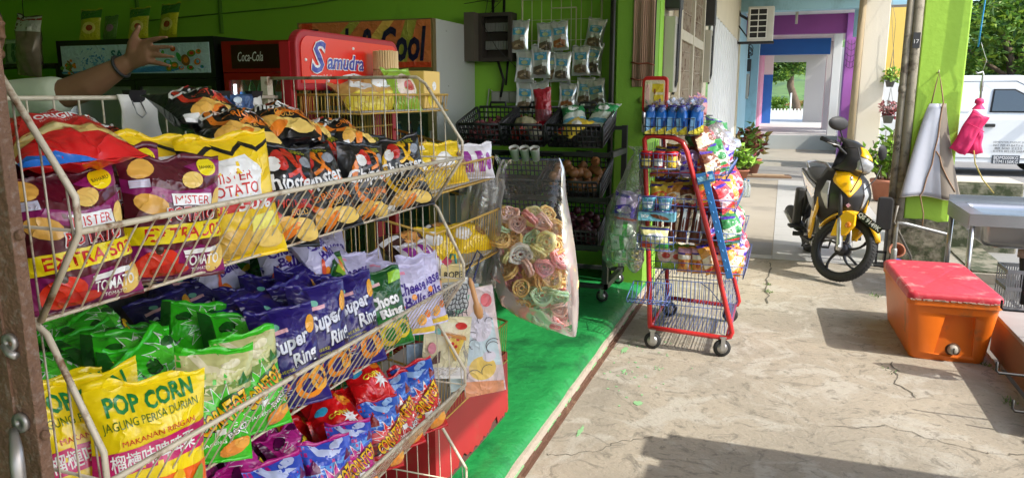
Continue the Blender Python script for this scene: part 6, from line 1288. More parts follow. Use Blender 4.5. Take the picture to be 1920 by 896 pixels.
for y in (ty0 + .004, ty1 - .004):
    for i in range(n_ + 1):
        x = -.715 + .48 * i / n_; z1 = .40 if x > -.32 else .46
        g.bar((x, y, .145), (x, y, z1), .0022, 0, 5)
    for z in (.3, .46): g.bar((-.74, y, z), (fx(z), y, z), .0028, 0, 5)
    g.tube([(-.42, y, .46), (-.36, y, .42), (-.24, y, .28), (-.22, y, .2)], .0028, 0, 5)
for i in range(15):
    z = .2 + i * .075; g.bar((bxk(z), ty0, z), (bxk(z), ty1, z), .0022, 0, 5)
for i in range(12): y = ty0 + (ty1 - ty0) * i / 11; g.bar((bxk(.14), y, .14), (bxk(1.3), y, 1.3), .0022, 0, 5)
for i in range(24): x = -.71 + .47 * i / 23; g.bar((x, ty0, .145), (x, ty1, .145), .0018, 0, 5)
for i in range(14): z = .17 + .02 * i; g.bar((fx(z), ty0, z), (fx(z), ty1, z), .0018, 0, 5)
g.build('base_basket', bw, tr, fix=False)
LV = (.50, .70, .90, 1.10); XO = {.50: -.17, .70: -.20, .90: -.24, 1.10: -.30}
for zb in LV:
    g = G(); xo = XO[zb]
    for i in range(14): x = bxk(zb) + (xo - bxk(zb)) * i / 13; g.bar((x, ty0, zb), (x, ty1, zb), .002, 0, 5)
    for z_, e in ((zb + .03, .0), (zb + .075, .02)): g.tube([(bxk(zb), ty0, z_), (xo + e, ty0, z_), (xo + e, ty1, z_), (bxk(zb), ty1, z_)], .0028, 0, 5)
    for i in range(15): y = ty0 + (ty1 - ty0) * i / 14; g.bar((xo, y, zb), (xo + .02, y, zb + .075), .002, 0, 5)
    for i in range(8):
        for y in (ty0, ty1): x = bxk(zb) + (xo - bxk(zb)) * i / 7; g.bar((x, y, zb), (x, y, zb + .075), .002, 0, 5)
    g.build('shelf_basket', bw, tr, fix=False)
# small baskets hooked on the near side
def sidebasket(z, x0=-.80, x1=-.58, dp=.09, h=.09):
    g = G(); y0 = ty0 - .016
    for zz, e in ((z, 0), (z + h * .5, .006), (z + h, .012)): g.tube([(x0, y0, zz), (x0, y0 - dp - e, zz), (x1, y0 - dp - e, zz), (x1, y0, zz)], .0028, 0, 5)
    for i in range(9): x = x0 + (x1 - x0) * i / 8; g.tube([(x, y0, z), (x, y0 - dp, z), (x, y0 - dp - .012, z + h)], .0022, 0, 5)
    g.build('hook_basket', bw, tr, fix=False)
for z in (1.165, .905, .665): sidebasket(z)
g = G(); y0 = ty0 - .016
for i in range(10):
    x = -.83 + .24 * i / 9; g.tube([(x, y0, .44), (x - .005, y0 - .03, .33), (x - .01, y0 - .15, .34), (x - .012, y0 - .17, .37)], .0028, 0, 5)
for p in ((y0, .44), (y0 - .03, .33), (y0 - .15, .34), (y0 - .17, .37)): g.bar((-.83, p[0], p[1]), (-.59, p[0], p[1]), .003, 0, 5)
g.tube([(-.83, y0, .44), (-.84, y0 - .17, .37)], .003); g.tube([(-.59, y0, .44), (-.6, y0 - .17, .37)], .003); g.build('hook_basket', bw, tr, fix=False)
# top rail tray
g = G()
for z in (1.36, 1.41, 1.46): g.tube([(-.80, ty0 - .02, z), (-.50, ty0 - .02, z), (-.46, ty1, z), (-.80, ty1, z)], .0028, 0, 5, True)
for i in range(8): x = -.80 + .3 * i / 7; g.bar((x, ty0 - .02, 1.36), (x, ty0 - .02, 1.46), .0022, 0, 5)
for i in range(15): x = -.8 + .32 * i / 14; g.bar((x, ty0 - .02, 1.362), (x, ty1, 1.362), .002, 0, 5)
g.build('top_tray', paint(40, 45, 60, .4), tr, fix=False)
hd = G().prism(rounded(.16, .22, .03, 5, 0, .11), -.012, .012, 'y').build('header_frame', rf_, tr, T(-.745, 4.66, 1.49) @ RZ(-8), bevel=.005)
g = G(); g.prism(rounded(.125, .17, .012, 4, 0, .112), -.0155, -.0125, 'y', 0); L_ = 0
for k, (a, b_, w_, h_, m_) in enumerate(((.02, .15, .07, .05, 1), (.025, .09, .06, .04, 1), (-.045, .1, .025, .14, 2), (.0, .13, .012, .03, 3), (.035, .075, .012, .02, 4), (.01, .055, .05, .012, 5))): g.prism([(a - w_ / 2, b_ - h_ / 2), (a + w_ / 2, b_ - h_ / 2), (a + w_ / 2, b_ + h_ / 2), (a - w_ / 2, b_ + h_ / 2)], -.0163 - .0003 * k, -.0154, 'y', m_)
g.build('faded_poster', [pk(240, 225, 190), pk(245, 215, 60), pk(235, 190, 180), pk(190, 120, 60), pk(150, 110, 170), pk(205, 140, 90)], hd)
castor(tr, -.70, ty0, .0, .055); castor(tr, -.27, ty0, .0, .055, 20); castor(tr, -.70, ty1, .0, .055); castor(tr, -.27, ty1, .0, .055)
# price strip: the blue plastic hook strip hanging on the front
st = thing('hook_strip', 'blue plastic hook strip hanging down over the trolley front', 'hook strip', T(-.415, 4.6, 1.10) @ RY(-16)); g = G(); g.bx((-.02, -.006, -.62), (.02, 0, 0)); g.bx((-.052, -.008, -.02), (.052, 0, .045))
g.build('strip', paint(50, 115, 180, .35), st, bevel=.003); G().bx((-.046, -.0105, -.005), (.046, -.0075, .025)).build('label', pk(130, 185, 215), st); g = G()
for k in range(9): g.tube([(0, -.006, -.08 - .06 * k), (.0, -.03, -.085 - .06 * k), (0, -.034, -.07 - .06 * k)], .003)
g.build('hooks', paint(70, 140, 200, .35), st)

# ---------------------------------------------------------------- the trolley's goods
TG = 'goods on the snack trolley'
blu = pk(30, 110, 205)
def tubepack(): # upright box-like wafer pack with a gathered top
    o = thing('wafer_tube_pack', 'x', 'snack packet'); g = G(); rows = []
    for z, r_ in ((0, .032), (.004, .034), (.12, .034), (.135, .03), (.155, .02), (.165, .014)):
        rows.append([(r_ * math.copysign(abs(math.cos(a)) ** .6, math.cos(a)), r_ * math.copysign(abs(math.sin(a)) ** .6, math.sin(a)), z) for a in [2 * pi * i / 16 for i in range(16)]])
    g.surf(rows, 0, True); g.add(rows[0], [tuple(range(16))]); g.build('body', blu, o)
    g = G(); g.bx((-.028, -.0348, .012), (.0, -.0335, .10)); g.bx((.012, -.0348, .02), (.024, -.0335, .08), 1); g.prism([(-.034, .0), (.034, .0), (.034, .05), (-.034, .012)], -.0352, -.0336, 'y', 2); g.build('label', [pk(120, 180, 230), pk(30, 60, 150), pk(225, 210, 60)], o)
    g = G(); q = random.Random(4); rows = []
    for j, (z, r_) in enumerate(((.135, .034), (.15, .036), (.165, .02), (.18, .024), (.2, .036))): rows.append([(r_ * (1 + .25 * math.sin(i * 2.9 + j)) * math.cos(2 * pi * i / 18), r_ * (1 + .25 * math.sin(i * 2.9 + j)) * math.sin(2 * pi * i / 18), z + .006 * math.sin(i * 1.7)) for i in range(18)])
    g.surf(rows, 0, True); g.build('gathered_top', film('crinkle_film', (.97, .97, 1), .8, .35, 30, .1), o, fix=False); G().lathe([(.014, .158), (.022, .162), (.024, .17), (.014, .174)], 0, 10).build('twist', pk(70, 60, 170), o); return o
tp = tubepack(); k_ = 0
for j, (y, n_) in enumerate(((4.64, 5), (4.715, 5), (4.79, 5))):
    for i in range(n_):
        M_ = T(-.765 + .066 * i + .01 * (j % 2), y, 1.366 + .008 * j) @ RX(random.uniform(-4, 6)) @ RY(random.uniform(-5, 5)) @ RZ(random.uniform(-15, 15)); lab = 'blue wafer tube, %s row on the trolley top, %s from the header side' % (('front', 'middle', 'back')[j], ORD[i])
        if k_ == 0: tp.matrix_local = M_; tag(tp, lab, 'snack packet', 'blue wafer packs on the trolley top')
        else: dup(tp, M_, lab, 'blue wafer packs on the trolley top')
        k_ += 1
kind('wafer', 'wafer_pack', 'p', .06, .17, .022, pk(215, 150, 150), [(pk(235, 195, 190), 'p', [(-.03, 0), (.03, 0), (.03, .05), (-.03, .05)]), (pk(80, 60, 170), 'p', [(-.03, .14), (.03, .14), (.03, .17), (-.03, .17)]), (pk(160, 80, 70), 'p', [(-.03, .05), (.03, .05), (.03, .065), (-.03, .065)])], (2, 3), .8)
for i in range(9): pl('wafer', -.52 - .03 * (i % 4), 4.86 + .05 * i, 1.40 + .01 * (i % 3), 'pink wafer pack behind the blue tubes on the trolley, %s along' % ORD[i], 20, -10 + 4 * (i % 3), (i % 3) * 8 - 4, i, 'pink wafer packs on the trolley top')
BR = [(pk(225, 70, 80), pk(240, 190, 195), 'pink and white'), (pk(215, 150, 60), pk(245, 225, 190), 'orange and cream'), (pk(60, 140, 80), pk(215, 225, 205), 'green and white'), (pk(225, 200, 70), pk(235, 90, 60), 'yellow and red'), (pk(120, 70, 45), pk(235, 215, 180), 'brown and tan'), (pk(190, 170, 215), pk(80, 60, 180), 'white and violet')]
for i, (a, b_, nm) in enumerate(BR): kind('bun%d' % i, 'bread_pack', 'p', .17, .18, .055, a, [(b_, 'p', [(-.085, .03), (.02, .05), (.085, .03), (.085, .1), (.02, .12), (-.085, .09)]), (a, 'p', [(-.085, .14), (.085, .13), (.085, .18), (-.085, .18)]), (cW, 'p', ell(.0, .075, .05, .012, 12, 6)), (pk(225, 60, 70), 'p', [(-.085, .01), (.085, .02), (.085, .035), (-.085, .022)]), (a, 'p', ell(.01, .085, .035, .022)), (pk(70, 50, 160), 'p', [(-.085, .155), (-.0, .15), (.02, .165), (-.085, .172)])], (1, 5), 1.6)
q = random.Random(9); lev = ('third', 'second', 'lowest')
for li, (zb, x) in enumerate(((.90, -.29), (.70, -.25), (.50, -.22))):
    for i in range(7):
        for d in range(2):
            k = (i + li * 2 + d * 3) % 6 if li != 2 else (1, 1, 0, 5, 1, 0, 5)[i]
            pl('bun%d' % k, x - .12 * d, 4.70 + .105 * i, zb + .006 + (.0 if d == 0 else .02), '%s bread pack, %s trolley basket, %s in the %s row' % (BR[k][2], lev[li], ORD[i], ('front', 'rear')[d]), 12 + q.uniform(-15, 25), 18 + q.uniform(-8, 10), q.uniform(-10, 10), i + d, 'bread packs on the trolley')
for i in range(8):
    k = (4, 2, 5, 4, 0, 5, 2, 5)[i]; pl('bun%d' % k, -.38 + .03 * (i % 2), 4.66 + .1 * i, 1.106 + .03 * (i % 2), '%s pack on the upper trolley basket, %s from the near end' % (BR[k][2], ORD[i]), 30 + q.uniform(-20, 20), 22 + q.uniform(-12, 12), q.uniform(-14, 14), i, 'bread packs on the trolley')
for i in range(7):
    k = (4, 2, 5, 0, 5, 2, 3)[i]; pl('bun%d' % k, -.43, 4.76 + .1 * i, 1.24 + .02 * (i % 2), '%s pack piled high on the upper basket, %s along' % (BR[k][2], ORD[i]), 20 + q.uniform(-30, 30), 40 + q.uniform(-20, 20), q.uniform(-20, 20), i + 1, 'bread packs on the trolley')
# flared polythene frills over the piles
for i, (x, y, z, s_) in enumerate(((-.40, 4.95, 1.42, .1), (-.36, 5.2, 1.36, .1))):
    g = G(); rows = []
    for j in range(7): rows.append([(x + s_ * (j / 6) * math.cos(2 * pi * u / 14) * (1 + .3 * math.sin(u * 2.7 + j)), y + s_ * (j / 6) * math.sin(2 * pi * u / 14), z - .10 * (j / 6) ** 1.5 + .02 * math.sin(u * 3 + j)) for u in range(14)])
    g.surf(rows, 0, True); tag(g.build('plastic_wrap', film('crinkle_film'), fix=False), ['crinkled clear wrap peaking above the upper basket packs', 'clear wrap hanging at the back of the upper basket', 'clear wrap spilling off the lowest basket corner', 'lower clear wrap beside the pink bread packs'][i], 'plastic wrap')
# jars, cups, long packs, noodles
def jar(c, lab, x, i):
    o = thing('snack_jar', lab, 'jar', T(x, 4.555, 1.168), 'red lidded jars on the trolley'); G().lathe([(.030, 0), (.034, .006), (.034, .07), (.031, .076)], 0, 22).build('body', c, o); G().lathe([(.036, .072), (.037, .076), (.037, .094), (.033, .098), (.001, .098)], 0, 22).build('lid', paint(205, 20, 32, .3), o)
    g = G(); rows = [[(.0345 * math.sin(a), -.0345 * math.cos(a), z) for a in [R(-50 + 10 * u) for u in range(11)]] for z in (.012, .055)]; g.surf(rows); g.build('label', [pk(245, 225, 130), cW, pk(250, 205, 60)][i], o, fix=False)
for i, (c, lab) in enumerate(((pk(120, 60, 30), 'brown snack jar with a red lid at the left in the side basket'), (pk(190, 15, 45), 'red snack jar with a red lid between two others'), (pk(225, 180, 60), 'yellow snack jar with a red lid at the right in the side basket'))): jar(c, lab, -.765 + .075 * i, i)
for i in range(2):
    o = thing('noodle_cup', ['left pale blue cup tub in the side basket under the jars', 'right pale blue cup tub in the side basket under the jars'][i], 'cup', T(-.745 + .1 * i, 4.56, .91), 'pale blue cup tubs'); G().lathe([(.032, 0), (.044, .07), (.047, .073), (.047, .077), (.001, .078)], 0, 22).build('tub', pk(110, 190, 215), o)
    g = G(); rows = [[((.034 + .012 * t) * math.sin(a), -(.0345 + .012 * t) * math.cos(a), .008 + .05 * t) for a in [R(-45 + 10 * u) for u in range(10)]] for t in (.1, .5, .9)]; g.surf(rows); g.build('label', pk(225, 235, 240), o, fix=False); G().lathe([(.047, .0775), (.047, .081), (.001, .0815)], 0, 22).build('lid', pk(70, 60, 130), o)
tb = thing('blue_tray_box', 'pale blue printed tray under the cup tubs', 'box', T(-.80, 4.52, .845)); G().bx((0, 0, 0), (.22, .08, .05)).build('carton', pk(120, 190, 215), tb); g = G(); g.prism(ell(.13, .025, .06, .012, 14, -12), -.0015, 0, 'y'); g.build('picture', pk(110, 60, 35), tb); letters('lettering', 'TOP', .05, .02, cW, tb, T(.04, -.002, .028), fat=.02)
np_ = 0
kind('noodle', 'noodle_pack', 'cream noodle pack', .19, .13, .035, pk(215, 210, 150), [(pk(230, 70, 40), 'p', [(-.095, .0), (-.02, .0), (-.01, .03), (-.05, .05), (-.095, .04)]), (pk(60, 150, 60), 'p', [(-.0, .0), (.095, .0), (.095, .04), (.03, .03)]), (pk(60, 60, 150), 'p', [(-.095, .12), (.095, .12), (.095, .13), (-.095, .13)]), (cW, 'p', ell(.01, .08, .06, .022)), (pk(60, 130, 70), 't', (.01, .08), ('Thai', .05, .018), dict(fat=.02))], (2,), .8)
pack('noodle', T(-.70, 4.54, .675), 'cream noodle pack with tomatoes in the lower side basket', None)
kind('sausage', 'roll_pack', 'long dark brown roll pack', .065, .23, .032, pk(88, 38, 26), [(cW, 'p', [(-.008, .06), (.012, .06), (.012, .19), (-.008, .19)]), (pk(120, 60, 40), 'p', ell(.0, .1, .006, .04)), (pk(60, 60, 160), 'p', [(-.03, .215), (.03, .215), (.03, .23), (-.03, .23)])], (1, 6), .6, flat=.6)
for i in range(5): pack('sausage', T(-.70 + .075 * i, 4.66, .705) @ RX(-6) @ RY((-3, 2, 4, 6, 8)[i]), 'long brown roll pack standing behind the noodle pack, %s from the back post' % ORD[i], 'long brown roll packs', i)
kind('orangebread', 'bread_pack', 'p', .095, .15, .045, pk(225, 150, 60), [(pk(245, 235, 220), 'p', [(-.047, .08), (.047, .08), (.047, .11), (-.047, .11)]), (pk(190, 90, 40), 'p', ell(-.015, .05, .015, .025)), (pk(240, 200, 120), 'p', ell(.018, .045, .014, .025)), (pk(225, 170, 190), 'p', [(-.047, .12), (.047, .12), (.047, .15), (-.047, .15)]), (pk(60, 50, 150), 'p', [(-.047, .112), (0, .112), (.0, .122), (-.047, .122)])], (3, 7), 1.0)
for i in range(4): pack('orangebread', T(-.53 + .098 * i, 4.68, .512) @ RZ(12) @ RX(-8) @ RY((2, -3, 3, 6)[i]), 'orange bread pack above the empty base basket, %s from the left' % ORD[i], 'orange bread packs', i)
for i in range(3): pack('greenbag', T(-.66 + .07 * i, 4.74, .512) @ RX(-8), 'small green snack packet in the dim lowest shelf, %s from the back post' % ORD[i], 'green packets on the lowest shelf', i)
for li, zb in enumerate((.90, 1.10)):
    for i in range(4):
        for d in range(2): k = (3, 4, 1, 5, 4, 3, 0, 1)[i * 2 + d - li]; pack('bun%d' % k, T(-.70 + .085 * i, 4.70 + .07 * d, zb + .006 + .03 * d) @ RX(-10) @ RY(q.uniform(-8, 8)) @ Matrix.Scale(.8, 4), '%s pack facing the near side, %s shelf, %s in the %s line' % (BR[k][2], ('cup', 'jar')[li], ORD[i], ('first', 'back')[d]), 'packs facing the near side of the trolley', i + d)
# cartons lying on the far corner
for i, (x, y, z, c, lab) in enumerate(((-.56, 5.25, 1.19, pk(90, 50, 40), 'brown open carton at the rear of the upper trolley basket'), (-.50, 5.22, .985, pk(170, 90, 80), 'flat reddish carton on the rear of the second trolley basket'), (-.52, 5.0, .985, pk(110, 160, 215), 'clear tub of blue sweets in the middle of the trolley front'))):
    o = thing('sweet_carton', lab, 'box', T(x, y, z) @ RZ(12)); g = G(); g.bx((0, 0, 0), (.16, .12, .004)); g.bx((0, 0, .004), (.16, .005, .07)); g.bx((0, .115, .004), (.16, .12, .07)); g.bx((0, .005, .004), (.005, .115, .07)); g.bx((.155, .005, .004), (.16, .115, .07)); g.build('carton', c, o); q = random.Random(i); g = G()
    for k in range(12): g.ball((q.uniform(.025, .135), q.uniform(.025, .095), .05), (.018, .018, .018), q.randrange(3), 8)
    g.build('sweets', [pk(235, 235, 235), pk(225, 120, 60), pk(80, 120, 200)], o)
# carrier bags hanging off the left side
film2 = film('green_bag_film', (.93, .98, .94), .74, .8, 16, .1)
hb = thing('hanging_bag', 'clear plastic bag of green and white packs hung on the trolley side', 'bag', T(0, 0, 0))
g = G(); rows = []
for k in range(26):
    z = 1.22 - .72 * k / 25; t = k / 25; w_ = .02 + .10 * min(1, t * 2.0) ** .8 * (1 if t < .93 else .8); cx = -.86 - .07 * min(1, t * 1.6); rows.append([(cx + w_ * math.copysign(abs(math.cos(a)) ** .8, math.cos(a)) * (1 + .15 * math.sin(a * 7 + k * .4)), 4.74 + w_ * .7 * math.sin(a) * (1 + .15 * math.sin(a * 5 + k * .7)), z + .015 * math.sin(a * 3)) for a in [2 * pi * i / 22 for i in range(22)]])
g.surf(rows, 0, True); g.build('plastic_film', film2, hb, fix=False); g = G(); rows = [[(-.86 + .05 * math.cos(a) * f, 4.72 + .03 * math.sin(a) * f, 1.22 + z) for a in [2 * pi * i / 12 for i in range(12)]] for z, f in ((0, .5), (.02, .3), (.04, .5), (.06, 1.1))]; g.surf(rows, 0, True); g.build('tied_mouth', film2, hb, fix=False)
kind('tissue', 'noodle_pack', 'p', .15, .1, .045, pk(222, 230, 222), [(pk(70, 190, 80), 'p', [(-.015, 0), (.015, 0), (.015, .1), (-.015, .1)]), (pk(70, 190, 80), 'p', [(-.075, .0), (.075, .0), (.075, .012), (-.075, .012)]), (cK, 't', (-.045, .06), ('100', .03), dict(fat=.01))], (1, 2), .7)
for i, (x, z) in enumerate(((-.92, .53), (-.93, .61), (-.92, .70))): pack('tissue', T(x, 4.715, z) @ RZ(8) @ RY((4, -5, 3)[i]), ['green and white pack at the bottom of the hung clear bag', 'green and white pack in the middle of the hung clear bag', 'green and white pack uppermost in the hung clear bag'][i], 'packs inside the hung bag', i)
pack('bun5', T(-.93, 4.71, .80) @ RY(10), 'violet and white pack at the top inside the hung clear bag', None, 0)
h2 = thing('hanging_bag', 'smaller clear bag of yellowish crackers hung low behind the green one', 'bag', T(-.845, 4.70, .5)); g = G(); rows = [[(.055 * f * math.cos(a) * (1 + .12 * math.sin(a * 6 + k)), .05 * f * math.sin(a), .24 - .27 * k / 12) for a in [2 * pi * i / 16 for i in range(16)]] for k, f in enumerate((.2, .4, .6, .8, .9, 1, 1, 1, 1, .95, .85, .6, .2))]; g.surf(rows, 0, True); g.build('plastic_film', film2, h2, fix=False)
g = G(); q = random.Random(3)
for k in range(34): g.ball((q.uniform(-.035, .035), q.uniform(-.03, .03), q.uniform(.0, .12)), (.012, .012, .008), 0, 7)
g.build('crackers', mat('yellow_cracker', (.55, .42, .16), .7, var=.2), h2)
# ================================================================ MOTORCYCLE
yel_ = mat('yellow_fairing', srgb(236, 178, 8), .25, var=.04, coat=.6); blk = mat('black_fairing', (.012, .012, .014), .38, var=.1, coat=.12); mblk = mat('matt_black', (.02, .02, .021), .6, var=.2, scale=12, bump=.1)
alu = mat('cast_aluminium', (.5, .5, .5), .35, .85, var=.12, scale=9); lens = mat('clear_lens', (.30, .31, .32), .08, var=.15, scale=30, coat=1, spec=.9); amber = mat('amber_lens', (.7, .2, .01), .15, var=.05, coat=1); chrome = mat('chrome', (.75, .75, .76), .12, 1, var=.05)
BM = T(.556, 6.925, 0) @ RZ(-80) @ RX(-3) @ Matrix.Scale(1.06, 4)
mb = thing('motorcycle', 'yellow and black underbone motorcycle leaning on its stand beside the drainpipes', 'motorcycle', BM)
axis = V((math.sin(R(26)), 0, -math.cos(R(26)))); Hd = V((-.225, 0, .78))
STM = Matrix.Translation(Hd) @ Matrix.Rotation(R(-47), 4, axis) @ Matrix.Translation(-Hd)
def bp(g, name, m, par=None, steer=False, bevel=0, **k): return g.build(name, m, par or mb, STM if (steer and par is None) else None, bevel=bevel, **k)
RW = .272
def wheel(cx, steer, nm, tw):
    g = G(); prof = []
    for i in range(13): a = R(-115 + 230 * i / 12); prof.append((RW - tw + tw * math.cos(a), tw * 1.05 * math.sin(a)))
    M_ = T(cx, 0, RW) @ RX(90); g.lathe(prof + [(RW - tw * 1.6, tw * .7), (RW - tw * 1.6, -tw * .7), prof[0]], 0, 48, M_)
    for i in range(64):
        for s_ in (-1, 1): a = 2 * pi * (i + .25 * s_) / 64; p = V((cx + (RW - .0015) * math.cos(a), s_ * tw * .35, RW + (RW - .0015) * math.sin(a))); q_ = V((cx + (RW - .010) * math.cos(a + .05), s_ * tw * .85, RW + (RW - .010) * math.sin(a + .05))); g.bar(p, q_, .0028, 0, 4)
    o = bp(g, nm, rubber, None, steer)
    g = G(); r1 = RW - tw * 1.55; g.lathe([(r1, -tw * .75), (r1 - .008, -tw * .7), (r1 - .018, -.01), (r1 - .018, .01), (r1 - .008, tw * .7), (r1, tw * .75)], 0, 40, M_, ring=True)
    for k in range(5):
        a = 2 * pi * k / 5 + .3; pts = []
        for t in range(7): f = t / 6; rr_ = .035 + (r1 - .05) * f; b = a + .32 * f * f; pts.append((cx + rr_ * math.cos(b), 0, RW + rr_ * math.sin(b)))
        g.tube(pts, [.024, .021, .018, .016, .015, .016, .02], 0, 8, flat=.55)
    r_ = g.build('rim', mat('black_alloy', (.03, .03, .033), .35, .4, var=.15), o)
    g = G(); g.lathe([(.004, -.055), (.03, -.055), (.058, -.035), (.062, .0), (.058, .035), (.03, .055), (.004, .055)], 0, 24, M_); g.build('hub', mat('black_alloy'.strip(), (0, 0, 0)), o); return o
wheel(0, True, 'front_wheel', .038); wheel(-1.24, False, 'rear_wheel', .042)
# forks
for s_ in (-1, 1):
    g = G(); top = Hd + axis * .02 + V((0, s_ * .082, 0)); bot = V((.012, s_ * .082, RW)); d = (bot - top)
    g.tube([bot + V((.0, 0, -.03)), bot, top + d * .62, top + d * .55], [.02, .024, .024, .02], 0, 12); g.tube([bot + V((0, -s_ * .02, 0)), bot + V((0, s_ * .03, 0))], .015, 0, 8); o = bp(g, 'fork_leg', alu, None, True)
    g = G(); g.tube([top + d * .56, top], .016, 0, 10); g.build('upper_tube', mblk, o)
# front mudguard, blade shape, with the plate lying on its side
g = G(); rows = []
for i in range(17):
    a = R(158 - 128 * i / 16); rr_ = RW + .030 + .02 * math.sin(pi * i / 16); w_ = .062 * (1 - .55 * abs(i / 16 - .45) ** 1.6 * 2); tip = 1 if i < 14 else (17 - i) / 3.2
    rows.append([((rr_ - .030 * abs(u) ** 2.2) * math.cos(a), u * w_ * tip, RW + (rr_ - .038 * abs(u) ** 2.2) * math.sin(a)) for u in [-1 + 2 * k / 8 for k in range(9)]])
g.surf(rows); mg = bp(g, 'mudguard', yel_, None, True, fix=False); sd = mg.modifiers.new('depth', 'SOLIDIFY'); sd.thickness = .006; sd.offset = 0
for s_ in (-1, 1): g = G(); g.prism([(-.10, RW + .06), (.02, RW + .10), (.06, RW + .20), (.03, RW + .285), (-.06, RW + .30), (-.11, RW + .2)], s_ * .07, s_ * .098, 'y'); g.build('fork_shroud', yel_, mg, bevel=.008); g = G(); g.ball((.01, s_ * .104, RW + .19), (.024, .008, .024), 0, 14); g.build('reflector', amber, mg)
g = G(); g.bx((.03, -.108, RW + .265), (.29, -.104, RW + .315)); 
Mp = T(.15, -.075, RW + .265) @ RY(18) 
pl_ = G().bx((-.125, -.003, -.028), (.125, .003, .028)).build('number_plate', paint(20, 20, 22, .3), mg, Mp, bevel=.001); letters('plate_text', 'QS 9149K', .23, .042, cW, pl_, T(0, -.0045, 0), fat=.03)
# headlight cowl and bars turn with the fork
def cowl(z, t):
    zz = [(.86, -.17, .115), (.92, -.10, .13), (.98, -.085, .125), (1.05, -.13, .11), (1.11, -.21, .085), (1.14, -.28, .06)]
    for a, b in zip(zz, zz[1:]):
        if a[0] <= z <= b[0]: f = (z - a[0]) / (b[0] - a[0]); x = a[1] + (b[1] - a[1]) * f; w_ = a[2] + (b[2] - a[2]) * f; break
    else: x, w_ = (zz[0][1], zz[0][2]) if z < .86 else (zz[-1][1], zz[-1][2])
    return V((x - .17 * abs(t) ** 2.4, w_ * t, z))
def patch(F, zs, tf, m, name, par, off=.0, n=10, steer=False, th=.008, smooth=True):
    g = G(); rows = []
    for z in zs: a, b = tf(z); rows.append([F(z, a + (b - a) * k / n) + V((off, 0, 0)) for k in range(n + 1)])
    g.surf(rows, 0, False, None, smooth); o = g.build(name, m, par, STM if steer else None, fix=False); s_ = o.modifiers.new('depth', 'SOLIDIFY'); s_.thickness = th; s_.offset = -1; return o
zr = lambda a, b, n=9: [a + (b - a) * i / n for i in range(n + 1)]
ck = patch(cowl, zr(.86, 1.14, 12), lambda z: (-1, 1), blk, 'headlight_cowl', mb, 0, 14, True, .02)
patch(cowl, zr(1.02, 1.10), lambda z: (-.66 + (z - 1.02) * 2, .66 - (z - 1.02) * 2), yel_, 'yellow_brow', ck, .006)
hl = patch(cowl, zr(.90, 1.01), lambda z: (-.74 + abs(z - .97) * 2.2, .74 - abs(z - .97) * 2.2), lens, 'headlight', ck, .009); patch(cowl, zr(.925, .985), lambda z: (-.3, .3), chrome, 'reflector_bowl', hl, .001)
g = G(); rows = []
for z, w_ in ((.86, .115), (1.0, .125), (1.1, .09)): rows.append([(-.34 - .02 * (z > 1.05), -w_, z), (-.36, 0, z + .01), (-.34, w_, z)])
g.surf(rows); o = g.build('cowl_back', blk, ck, fix=False)
g = G(); g.tube([(-.36, -.35, 1.03), (-.31, -.26, 1.035), (-.27, -.12, 1.0), (-.26, 0, .98), (-.27, .12, 1.0), (-.31, .26, 1.035), (-.36, .35, 1.03)], .011, 0, 10); hb_ = bp(g, 'handlebar', mblk, None, True)
for s_ in (-1, 1):
    g = G(); g.tube([(-.31, s_ * .255, 1.035), (-.37, s_ * .37, 1.03)], .0185, 0, 12); g.tube([(-.30, s_ * .23, 1.035), (-.315, s_ * .26, 1.035)], .026, 0, 12); g.build('grip', rubber, hb_)
    g = G(); g.tube([(-.275, s_ * .22, 1.03), (-.255, s_ * .27, 1.025), (-.30, s_ * .37, 1.01)], .006, 0, 8, flat=.6); g.build('lever', alu, hb_)
    g = G(); g.tube([(-.29, s_ * .22, 1.04), (-.27, s_ * .26, 1.10), (-.28, s_ * .33, 1.15)], .006, 0, 8); mr = g.build('mirror_stalk', mblk, hb_)
    g = G(); Mm = T(-.28, s_ * .37, 1.175) @ RZ(s_ * 12) @ RX(s_ * -14); g.surf([[(-.03 * (1 - (j / 6) ** 2) ** .5 + .0 if False else .03 * (1 - (j / 6) ** 2) ** .5, .105 * (j / 6) * math.cos(2 * pi * i / 18), .056 * (j / 6) * math.sin(2 * pi * i / 18)) for i in range(18)] for j in range(7)], 0, True, Mm); g.build('mirror_shell', mblk, mr)
    g = G(); g.prism(ell(0, 0, .098, .05, 18), -.006, -.001, 'x', 0, Mm); g.build('mirror_glass', chrome, mr)
g = G(); g.tube([(-.27, -.2, 1.03), (-.12, -.23, 1.05), (-.06, -.12, .9), (-.12, -.06, .7)], .005, 0, 6); g.tube([(-.27, .2, 1.03), (-.14, .22, 1.04), (-.08, .12, .9), (-.12, .05, .7)], .005, 0, 6); g.build('brake_hose', mblk, hb_)
